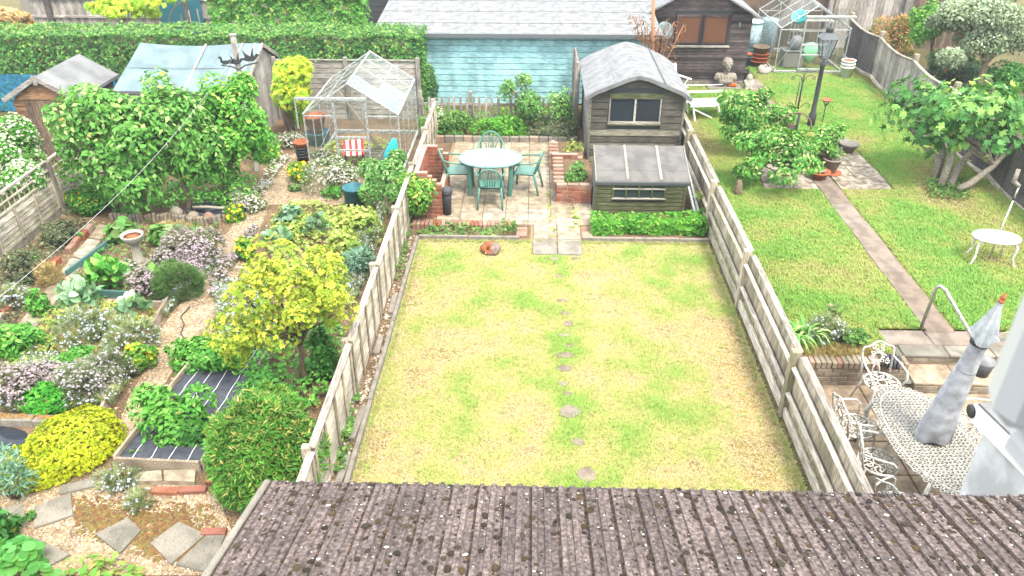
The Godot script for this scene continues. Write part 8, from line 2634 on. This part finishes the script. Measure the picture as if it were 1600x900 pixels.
	bush("yellow_shrub", "rounded yellow flowered shrub before the greenhouse corner", "shrub", Vector3(-4.86, 0, -14.95), Vector3(0.27, 0.47, 0.21), "yellowflower", "", 1.0)
	bush("white_alyssum", "heap of white flowers spilling along the greenhouse front", "plant", Vector3(-3.97, 0, -14.39), Vector3(0.58, 0.70, 0.34), "whiteflower", "", 1.0)
	bush("white_alyssum", "white flowers between wooden stakes and pot stack", "plant", Vector3(-5.54, 0, -16.94), Vector3(0.31, 0.37, 0.25), "whiteflower", "", 1.0)
	bush("white_alyssum", "white flowers inside the greenhouse corner", "plant", Vector3(-4.58, 0, -15.98), Vector3(0.25, 0.35, 0.12), "whiteflower", "", 1.0)
	bush("hosta", "bright green hosta on the paving before the greenhouse", "plant", Vector3(-3.97, 0, -14.15), Vector3(0.16, 0.20, 0.12), "chard", "", 1.0)
	bush("small_tuft", "small bright green tuft in the middle of the gravel path", "plant", Vector3(-4.80, 0, -14.49), Vector3(0.15, 0.14, 0.11), "herb", "", 1.0)
	tree("tub_shrub", "bushy green shrub growing out of the blue tub by the greenhouse", "shrub", Vector3(-3.24, 0, -13.55), [Vector3(0.00, 0, -0.76)], Vector3(0.52, 0.67, 0), Vector3(0.57, 0.52, 0.46), "rose", M.bark, 0.02, 1.1, "")
	bush("vegetable_patch", "mixed yellow-green weeds at the near end of the vegetable patch", "plant", Vector3(-4.21, 0, -12.53), Vector3(0.42, 0.30, 0.33), "weeds", "", 1.0)
	bush("kale", "blue-green kale in the vegetable patch, the farther one", "vegetable", Vector3(-4.43, 0, -12.79), Vector3(0.25, 0.42, 0.20), "kale", "", 1.0)
	bush("kale", "silvery kale at the front of the vegetable patch", "vegetable", Vector3(-4.46, 0, -12.08), Vector3(0.19, 0.39, 0.14), "artichoke", "", 1.0)
	bush("lettuce", "pale upright lettuce beside the cane in the vegetable patch", "vegetable", Vector3(-3.88, 0, -12.57), Vector3(0.17, 0.41, 0.13), "artichoke", "", 1.0)
	bush("allium_bed", "feathery yellow-green bed with seed heads beside the lapped fence", "plant", Vector3(-3.11, 0, -12.27), Vector3(0.52, 0.75, 0.41), "weeds", "", 1.0)
	bush("allium_bed", "near end of the feathery yellow-green bed by the fence", "plant", Vector3(-3.21, 0, -11.58), Vector3(0.33, 0.70, 0.26), "weeds", "", 1.0)
	bush("spurge", "blue-green spurge leaning against the lapped fence", "plant", Vector3(-2.83, 0, -10.98), Vector3(0.30, 0.67, 0.24), "spurge", "", 1.0)
	bush("bay_shrub", "dark green large-leaved shrub under the yellow tree", "shrub", Vector3(-3.31, 0, -7.82), Vector3(0.40, 0.55, 0.27), "dark", "", 1.0)
	bush("bay_shrub", "dark green shrub between the yellow tree and the slatted fence", "shrub", Vector3(-2.79, 0, -8.40), Vector3(0.26, 0.81, 0.18), "dark", "", 1.0)
	bush("grey_shrub", "grey-green leafy plant beside the membrane bed under the yellow tree", "plant", Vector3(-3.98, 0, -8.95), Vector3(0.23, 0.52, 0.18), "weeds", "", 1.0)
	bush("creeping_sedum", "low grey-green sedum on the gravel in front of the raised bed", "plant", Vector3(-4.65, 0, -6.35), Vector3(0.24, 0.12, 0.18), "haze", "", 1.0)
	bush("gravel_weeds", "straggly grey weeds on the gravel near the red bricks", "plant", Vector3(-4.26, 0, -6.07), Vector3(0.16, 0.12, 0.13), "haze", "", 1.0)
	bush("slab_weed", "small green weed beside the near concrete slabs", "plant", Vector3(-5.36, 0, -5.83), Vector3(0.06, 0.10, 0.05), "herb", "", 1.0)
	bush("rose_stems", "lanky rose with bluish leaves at the bottom left edge", "shrub", Vector3(-5.67, 0, -6.12), Vector3(0.30, 0.80, 0.24), "spurge", "", 0.25)
	bush("edge_shrub", "dark green shrub at the bottom left edge above the nasturtium", "shrub", Vector3(-5.52, 0, -5.54), Vector3(0.21, 0.48, 0.16), "dark", "", 1.0)
	var nas := thing("nasturtium", "round-leaved bright green nasturtium in the bottom left corner", "plant", Vector3(-5.03, 0, -5.15))
	big_leaved(nas, leafm.round, Vector3(0, 0.1, 0), Vector3(0.55, 0.28, 0.36), 150, 0.115, leaf_mats([[0.03, 0.14, 0.03], [0.045, 0.19, 0.045], [0.07, 0.24, 0.06]]), 0.75)
	var ber := thing("bergenia", "glossy broad-leaved plant beside the nasturtium at the bottom edge", "plant", Vector3(-4.23, 0, -5.12))
	big_leaved(ber, leafm.oval, Vector3(0, 0.08, 0), Vector3(0.5, 0.2, 0.24), 120, 0.115, leaf_mats([[0.06, 0.20, 0.03], [0.10, 0.27, 0.04], [0.17, 0.30, 0.06], [0.22, 0.18, 0.07]]), 0.3)
	ground_cover("herb_bed_growth", "low mixed green growth filling the herb bed between slab path and gravel path", "plant", [-7.10, -10.23, -5.59, -10.05, -5.50, -9.07, -5.29, -7.66, -6.36, -7.50, -7.07, -8.13, -7.22, -9.34], 0.22, "weeds", 1500)
	ground_cover("herb_bed_growth", "low grey-green growth at the house end of the herb bed", "plant", [-6.87, -8.72, -5.48, -8.76, -5.20, -7.66, -6.41, -7.44, -6.68, -7.49, -7.07, -8.13], 0.2, "haze", 900)
	ground_cover("bath_bed_growth", "low green weeds around the bird bath", "plant", [-7.74, -12.92, -5.78, -12.97, -5.21, -10.88, -5.62, -10.13, -6.77, -10.28, -7.50, -11.02], 0.12, "herb", 800)
	ground_cover("veg_patch_growth", "dense yellow-green growth covering the vegetable patch", "plant", [-4.95, -13.55, -4.13, -13.86, -2.81, -13.84, -2.67, -11.82, -2.77, -10.74, -4.00, -10.71, -4.52, -11.77], 0.16, "weeds", 1900)
	ground_cover("tree_foot_growth", "dark green undergrowth round the foot of the yellow tree", "plant", [-4.56, -9.33, -3.29, -10.34, -2.63, -9.31, -2.61, -7.48, -3.16, -7.72, -3.73, -7.70], 0.3, "berry", 1500)
	ground_cover("fence_border_growth", "mixed herbs along the trellis topped fence", "plant", [-8.70, -13.03, -8.22, -12.90, -8.02, -10.80, -7.59, -9.33, -7.86, -9.00, -8.96, -10.77, -8.76, -11.53], 0.22, "dusky", 1300)
	ground_cover("tree_foot_shrubs", "dark leafy growth filling the ground under the fruit trees", "plant", [-8.52, -13.03, -8.93, -14.33, -5.67, -14.75, -5.32, -13.83, -5.83, -13.30, -7.84, -13.13], 0.55, "berry", 2600)
	ground_cover("herb_bed_wisps", "wispy straw-coloured stems among the herbs near the gravel path", "plant", [-6.82, -9.70, -5.64, -9.91, -5.40, -8.99, -5.79, -8.17, -6.60, -8.73], 0.3, "dry", 420)
	ground_cover("edge_wisps", "wispy pale growth along the left edge of the gravel path", "plant", [-5.67, -10.09, -5.52, -10.87, -5.27, -11.52, -5.18, -11.41, -5.37, -10.47, -5.46, -9.73], 0.12, "haze", 320)
	ground_cover("fence_side_wisps", "wispy grey-green growth between yellow tree and lapped fence", "plant", [-2.98, -11.81, -2.84, -13.61, -2.67, -13.33, -2.65, -10.95, -2.73, -9.81, -2.89, -10.35], 0.3, "haze", 600)
	ground_cover("daisy_path_edge", "white daisies spilling along the gravel path by the fruit trees", "plant", [-5.64, -13.53, -5.60, -15.42, -5.59, -16.34, -5.32, -16.16, -5.32, -14.92, -5.31, -13.40], 0.14, "whiteflower", 420)
	ground_cover("path_side_growth", "low flowering growth along the right side of the gravel path", "plant", [-5.10, -12.73, -4.95, -12.60, -4.96, -11.09, -4.92, -10.30, -5.03, -10.39, -5.20, -11.30], 0.14, "thyme", 420)
	ground_cover("twig_bed_growth", "pale dry growth on the ground between gravel path and yellow tree", "plant", [-5.15, -10.88, -4.21, -10.70, -3.60, -9.28, -4.43, -9.10], 0.16, "haze", 600)
	ground_cover("greenhouse_floor_weeds", "low weeds on the floor of the near greenhouse", "plant", [-4.72, -15.73, -2.93, -15.78, -3.29, -17.20, -4.70, -17.16], 0.2, "weeds", 500)
	tree("white_viburnum", "shrub covered with white blossom beyond the trellis topped fence", "shrub", Vector3(-10.60, 0, -13.30), [Vector3(0.00, 0, -0.99)], Vector3(0.85, 1.02, 0), Vector3(0.89, 0.92, 0.71), "viburnum", M.bark, 0.05, 1.0, "")
	tree("golden_shrub", "golden leaved shrub in the terracotta pot beside the greenhouse", "shrub", Vector3(-5.77, 0, -17.20), [Vector3(0.00, 0, -1.20)], Vector3(0.39, 1.22, 0), Vector3(0.55, 0.86, 0.50), "golden", M.bark, 0.03, 1.0, "")
	var hd := thing("privet_hedge", "long tall clipped green hedge behind the sheds and greenhouse", "hedge")
	hedge_mass(hd, KINDS.hedge, -15.0, -2.75, -20.7, -19.35, 1.92, 23000)
	part(hd, "branch", box(Vector3(11.6, 1.7, 0.7), 0.1), M.bark, Transform3D(Basis(), Vector3(-8.9, 0.86, -20.1)))
	bush("hedge_end", "low dark green growth where the hedge ends against the teal wall", "shrub", Vector3(-2.83, 0, -20.08), Vector3(0.30, 1.14, 0.25), "hedge", "", 1.0)
	tree("climbing_rose", "climbing leafy shrub growing through the fence over the brick enclosure", "shrub", Vector3(-2.19, 0, -13.15), [Vector3(0.00, 0, -0.06)], Vector3(0.15, 0.60, 0), Vector3(0.41, 0.50, 0.29), "climber", M.bark, 0.02, 1.0, "")
	bush("bed_plants", "dense green plants on the left of the bed behind the table", "plant", Vector3(-2.03, 0, -17.74), Vector3(0.66, 0.62, 0.45), "herb", "", 1.0)
	bush("bed_plants", "pale green leafy plants in the middle of the bed behind the table", "plant", Vector3(-0.76, 0, -17.70), Vector3(0.71, 0.49, 0.35), "mint", "", 1.0)
	bush("bed_plants", "dark leafy plants on the right of the bed before the shed", "plant", Vector3(0.45, 0, -17.75), Vector3(0.64, 0.49, 0.38), "dusky", "", 1.0)
	bush("white_flower_clump", "white flowered clump at the picket fence's left end", "plant", Vector3(-2.23, 0, -18.24), Vector3(0.26, 0.49, 0.18), "viburnum", "", 0.6)
	tree("yellow_rose", "tall rose with yellow-green leaves growing through the pickets", "shrub", Vector3(-0.28, 0, -18.10), [Vector3(0.00, 0, -0.27)], Vector3(0.00, 0.81, 0), Vector3(0.53, 0.64, 0.37), "rose", M.bark, 0.015, 0.45, "")
	tree("yellow_rose", "thinner rose beside the shed end of the picket fence", "shrub", Vector3(0.60, 0, -18.00), [Vector3(0.00, 0, -0.17)], Vector3(0.06, 0.68, 0), Vector3(0.34, 0.57, 0.24), "rose", M.bark, 0.012, 0.35, "")
	bush("planter_plants", "grey-green herb filling the brick planter beside the green store", "herb", Vector3(0.86, 0, -14.48), Vector3(0.35, 0.66, 0.28), "herb", "", 1.0)
	bush("planter_weed", "pale weed in the second brick planter", "plant", Vector3(0.89, 0, -16.18), Vector3(0.23, 0.50, 0.18), "weeds", "", 0.6)
	var mb := thing("mint_hedge", "dense bright green mint hedge along the front of the low green store", "hedge")
	hedge_mass(mb, KINDS.mint, 1.08, 3.14, -13.25, -12.74, 0.22, 3600)
	bush("fence_weed", "tall thin weed beside the ladder and fence post", "plant", Vector3(3.19, 0, -13.59), Vector3(0.14, 0.58, 0.11), "weeds", "", 0.4)
	ground_cover("edging_weeds", "straggling weeds in the strip between brick edging and lawn kerb", "plant", [-2.07, -12.92, -0.27, -13.02, -0.26, -12.56, -2.05, -12.48], 0.15, "herb", 420)
	ground_cover("fence_foot_weeds", "weeds along the foot of the lapped fence by the lawn", "plant", [-2.43, -13.20, -2.21, -13.07, -2.08, -10.97, -2.27, -10.96], 0.16, "herb", 160)
	ground_cover("fence_foot_weeds", "weeds at the near foot of the lapped fence", "plant", [-2.32, -8.13, -2.21, -8.13, -2.09, -6.55, -2.24, -6.55], 0.2, "herb", 170)
	ground_cover("joint_weeds", "tiny weeds in the joints of the patio", "plant", [0.26, -14.59, 0.34, -14.59, 0.45, -12.58, 0.36, -12.57], 0.025, "weeds", 24)
	ground_cover("joint_weeds", "weeds along the patio edge beside the planter", "plant", [0.77, -13.85, 0.88, -13.85, 0.89, -12.59, 0.76, -12.59], 0.03, "weeds", 30)
	ground_cover("back_bed_growth", "mixed green growth filling the bed behind the patio table", "plant", [-2.89, -19.25, 1.08, -19.26, 1.01, -17.57, -2.66, -17.47], 0.34, "mint", 1900)
	ground_cover("back_bed_growth", "taller weedy growth along the foot of the picket fence", "plant", [-2.80, -18.53, 1.05, -18.55, 1.03, -18.05, -2.72, -17.94], 0.5, "herb", 1100)
	tree("standard_shrub", "leafy standard shrub nearest the fence with the grey stump beneath it", "shrub", Vector3(4.45, 0, -14.90), [Vector3(0.00, 0, -0.87)], Vector3(0.39, 0.65, 0), Vector3(0.89, 0.55, 0.71), "standard", M.bark, 0.035, 1.0, "")
	tree("standard_shrub", "standard shrub beside the white lounger with yellow-green tips", "shrub", Vector3(5.07, 0, -16.80), [Vector3(0.00, 0, -0.03)], Vector3(-0.48, 0.89, 0), Vector3(0.74, 0.60, 0.52), "standard", M.bark, 0.035, 1.0, "")
	tree("standard_shrub", "small leafy shrub left of the iron arch", "shrub", Vector3(5.92, 0, -17.90), [Vector3(0.00, 0, 0.02)], Vector3(-0.12, 0.48, 0), Vector3(0.40, 0.33, 0.32), "standard", M.bark, 0.03, 1.0, "")
	tree("standard_shrub", "standard shrub growing in the pale stone pot beside the terracotta bowl", "shrub", Vector3(6.37, 0, -15.90), [Vector3(0.00, 0, 0.21)], Vector3(-0.24, 0.58, 0), Vector3(0.43, 0.48, 0.34), "standard", M.bark, 0.03, 1.0, "")
	var fig := thing("fig_tree", "spreading fig tree with pale smooth trunks and lobed leaves beside the right fence", "tree", Vector3(8.4, 0, -15.05))
	var trunks := [[Vector3(-0.12, 0, -0.2), Vector3(-0.14, 0.5, -0.22), Vector3(-0.55, 0.85, -0.3), Vector3(-0.9, 1.25, -0.5)], [Vector3(-0.12, 0.1, -0.2), Vector3(-0.05, 0.6, -0.3), Vector3(-0.1, 1.0, -0.6), Vector3(-0.05, 1.5, -0.9)], [Vector3(-0.1, 0, 0.06), Vector3(0.0, 0.6, -0.05), Vector3(0.1, 1.1, -0.3), Vector3(0.2, 1.6, -0.5)], [Vector3(0.12, 0, -0.02), Vector3(0.35, 0.35, -0.3), Vector3(0.75, 0.65, -0.6), Vector3(1.1, 1.1, -0.9)], [Vector3(0.14, 0.02, 0.22), Vector3(0.4, 0.18, 0.2), Vector3(0.75, 0.55, 0.18), Vector3(1.05, 0.95, 0.1), Vector3(1.35, 1.15, 0.0)]]
	for t in trunks:
		var b := MB.new()
		b.smooth(true)
		b.tube(t, [0.085, 0.07, 0.055, 0.04, 0.03], 9)
		part(fig, "trunk", b.done(), M.pale_bark)
	KINDS.fig = {m = "fig", s = 0.145, cover = 2.2, c = [Color(0.03, 0.11, 0.026), Color(0.075, 0.21, 0.05), Color(0.18, 0.33, 0.08)], tip = 0.2, lumps = 22, lr = 0.2, droop = 0.75}
	var figmats := leaf_mats([[0.035, 0.12, 0.03], [0.055, 0.17, 0.04], [0.085, 0.22, 0.055], [0.16, 0.31, 0.08]])
	var lumf := big_leaved(fig, leafm.fig, Vector3(0.15, 1.36, -0.35), Vector3(1.85, 0.88, 1.4), 300, 0.15, figmats, -0.1, 30)
	var more := lumpy(Vector3(0.15, 1.36, -0.35), Vector3(1.85, 0.88, 1.4), 1500, 34, 0.25, 0.3)
	foliage(fig, KINDS.fig, more[0], more[1], "crown")
	var fb := MB.new()
	fb.smooth(true)
	for i in lumf[2].size():
		var e: Vector3 = Vector3(0.15, 1.36, -0.35) + lumf[2][i][0] * Vector3(1.85, 0.88, 1.4)
		var s: Vector3 = trunks[i % 5][2]
		fb.tube([s, s.lerp(e, 0.5) + Vector3(0, 0.06, 0), e], [0.03, 0.02, 0.012], 5)
	part(fig, "branch", fb.done(), M.pale_bark)
	var dead := thing("dead_sapling", "dried-out sapling with curled brown leaves behind the big shed", "tree", Vector3(3.02, 0, -19.55))
	var db := MB.new()
	db.smooth(true)
	var tips := []
	for i in 9:
		var a := rr(-0.42, 0.42)
		var e := Vector3(a * 1.9, rr(2.0, 2.9), rr(-0.3, 0.3))
		db.tube([Vector3(a * 0.15, 0, 0), Vector3(a * 0.45, 1.1, 0), e.lerp(Vector3(a, 1.6, 0), 0.4), e], [0.02, 0.016, 0.012, 0.006], 5)
		tips.append([Vector3(a * 0.45, 1.1, 0), e])
	db.tube([Vector3(-0.02, 0, -0.1), Vector3(-0.1, 1.5, -0.15), Vector3(-0.2, 2.9, -0.2)], [0.06, 0.05, 0.04], 7)
	part(dead, "stem", db.done(), M.twig)
	var dp := []
	var dn := []
	for i in 420:
		var t: Array = tips[rng.randi() % 9]
		dp.append(t[0].lerp(t[1], pow(rng.randf(), 0.6)) + Vector3(rr(-0.09, 0.09), rr(-0.09, 0.09), rr(-0.09, 0.09)))
		dn.append(Vector3(rr(-1, 1), rr(-1, 1), rr(-1, 1)).normalized())
	KINDS.dead = {m = "lance", s = 0.13, cover = 1.0, c = [Color(0.13, 0.06, 0.03), Color(0.22, 0.10, 0.05), Color(0.3, 0.15, 0.07)], tip = 0.2, lumps = 1, lr = 1.0, droop = 0.9}
	foliage(dead, KINDS.dead, dp, dn)
	bush("photinia", "shrub with coppery red new leaves leaning over the sagging fence", "shrub", Vector3(10.95, 0, -24.65), Vector3(0.83, 1.44, 0.67), "photinia", "", 1.0)
	tree("laurel", "yellow-green laurel beyond the red-leaved shrub", "shrub", Vector3(11.84, 0, -23.20), [Vector3(0.00, 0, -0.56)], Vector3(-0.78, 1.45, 0), Vector3(0.51, 0.66, 0.41), "pear", M.bark, 0.05, 1.0, "")
	tree("variegated_shrub", "large pale grey-green variegated shrub filling the top right corner", "shrub", Vector3(12.07, 0, -21.80), [Vector3(0.00, 0, 0.54)], Vector3(-0.10, 1.69, 0), Vector3(1.67, 1.17, 1.34), "variegated", M.bark, 0.08, 1.0, "")
	bush("cotoneaster", "dark shrub with small red berries beyond the sagging fence", "shrub", Vector3(12.16, 0, -23.09), Vector3(0.93, 0.85, 0.75), "redberry", "", 1.0)
	bush("garden_edge_plants", "mixed dark green plants under the variegated shrub", "plant", Vector3(12.81, 0, -21.22), Vector3(0.71, 0.94, 0.58), "dark", "", 1.0)
	ground_cover("fig_foot_weeds", "low weeds round the foot of the fig trunks", "plant", [8.06, -15.29, 9.06, -15.49, 8.65, -14.46, 7.89, -14.43], 0.14, "herb", 500)
	strap_clump("iris leaves nearest the fence post above the retaining wall", Vector3(3.70, 0, -9.32), 46, 0.55, [Color(0.10, 0.30, 0.05), Color(0.18, 0.38, 0.09), Color(0.32, 0.45, 0.16)])
	strap_clump("second iris clump above the retaining wall, arching to the right", Vector3(3.93, 0, -9.41), 40, 0.6, [Color(0.10, 0.30, 0.05), Color(0.18, 0.38, 0.09), Color(0.32, 0.45, 0.16)])
	strap_clump("pale strap-leaved clump at the right edge of the lawn beyond the steps", Vector3(7.03, 0, -9.34), 46, 0.5, [Color(0.26, 0.40, 0.12), Color(0.45, 0.52, 0.24)])
	bush("border_herbs", "grey-green herbs in the border above the retaining wall", "herb", Vector3(4.21, 0, -9.46), Vector3(0.29, 0.35, 0.24), "haze", "", 1.0)
	bush("border_herbs", "low leafy herbs above the wall beside the black arch", "herb", Vector3(4.58, 0, -9.35), Vector3(0.28, 0.28, 0.22), "herb", "", 1.0)
	ground_cover("border_straw", "straw-coloured litter along the top of the retaining wall", "plant", [3.80, -9.25, 4.94, -9.28, 4.81, -9.04, 3.72, -8.98], 0.06, "dry", 400)
	bush("foxglove_stem", "dark seed stem rising from the border", "plant", Vector3(4.41, 0, -9.76), Vector3(0.12, 0.50, 0.10), "dusky", "", 0.3)
	tree("maple", "coppery pink maple at the top left corner", "tree", Vector3(-17.29, 0, -21.80), [Vector3(0.00, 0, -4.21)], Vector3(2.81, 1.69, 0), Vector3(0.88, 0.47, 0.70), "maple", M.bark, 0.06, 1.0, "")
	tree("overhanging_tree", "overhanging branch of yellow-green leaves, top left", "tree", Vector3(-13.42, 0, -22.20), [Vector3(0.00, 0, -4.79)], Vector3(2.31, 2.16, 0), Vector3(1.46, 0.45, 1.03), "golden", M.bark, 0.04, 0.45, "")
	bush("bronze_hedge_top", "soft bronze growth rising above the hedge in front of the far fence", "shrub", Vector3(-16.63, 0, -28.68), Vector3(0.99, 2.10, 0.77), "weeds", "", 1.0)
	var iv := thing("ivy_mass", "thick pale ivy covered mass beyond the hedge, between trellis and navy shed", "ivy")
	hedge_mass(iv, KINDS.ivy, -9.0, -4.75, -23.2, -22.2, 2.2, 4200)
	bush("arch_ivy", "dark greenery at the foot of the arched trellis", "shrub", Vector3(-12.32, 0, -29.31), Vector3(0.89, 1.50, 0.69), "dark", "", 1.0)
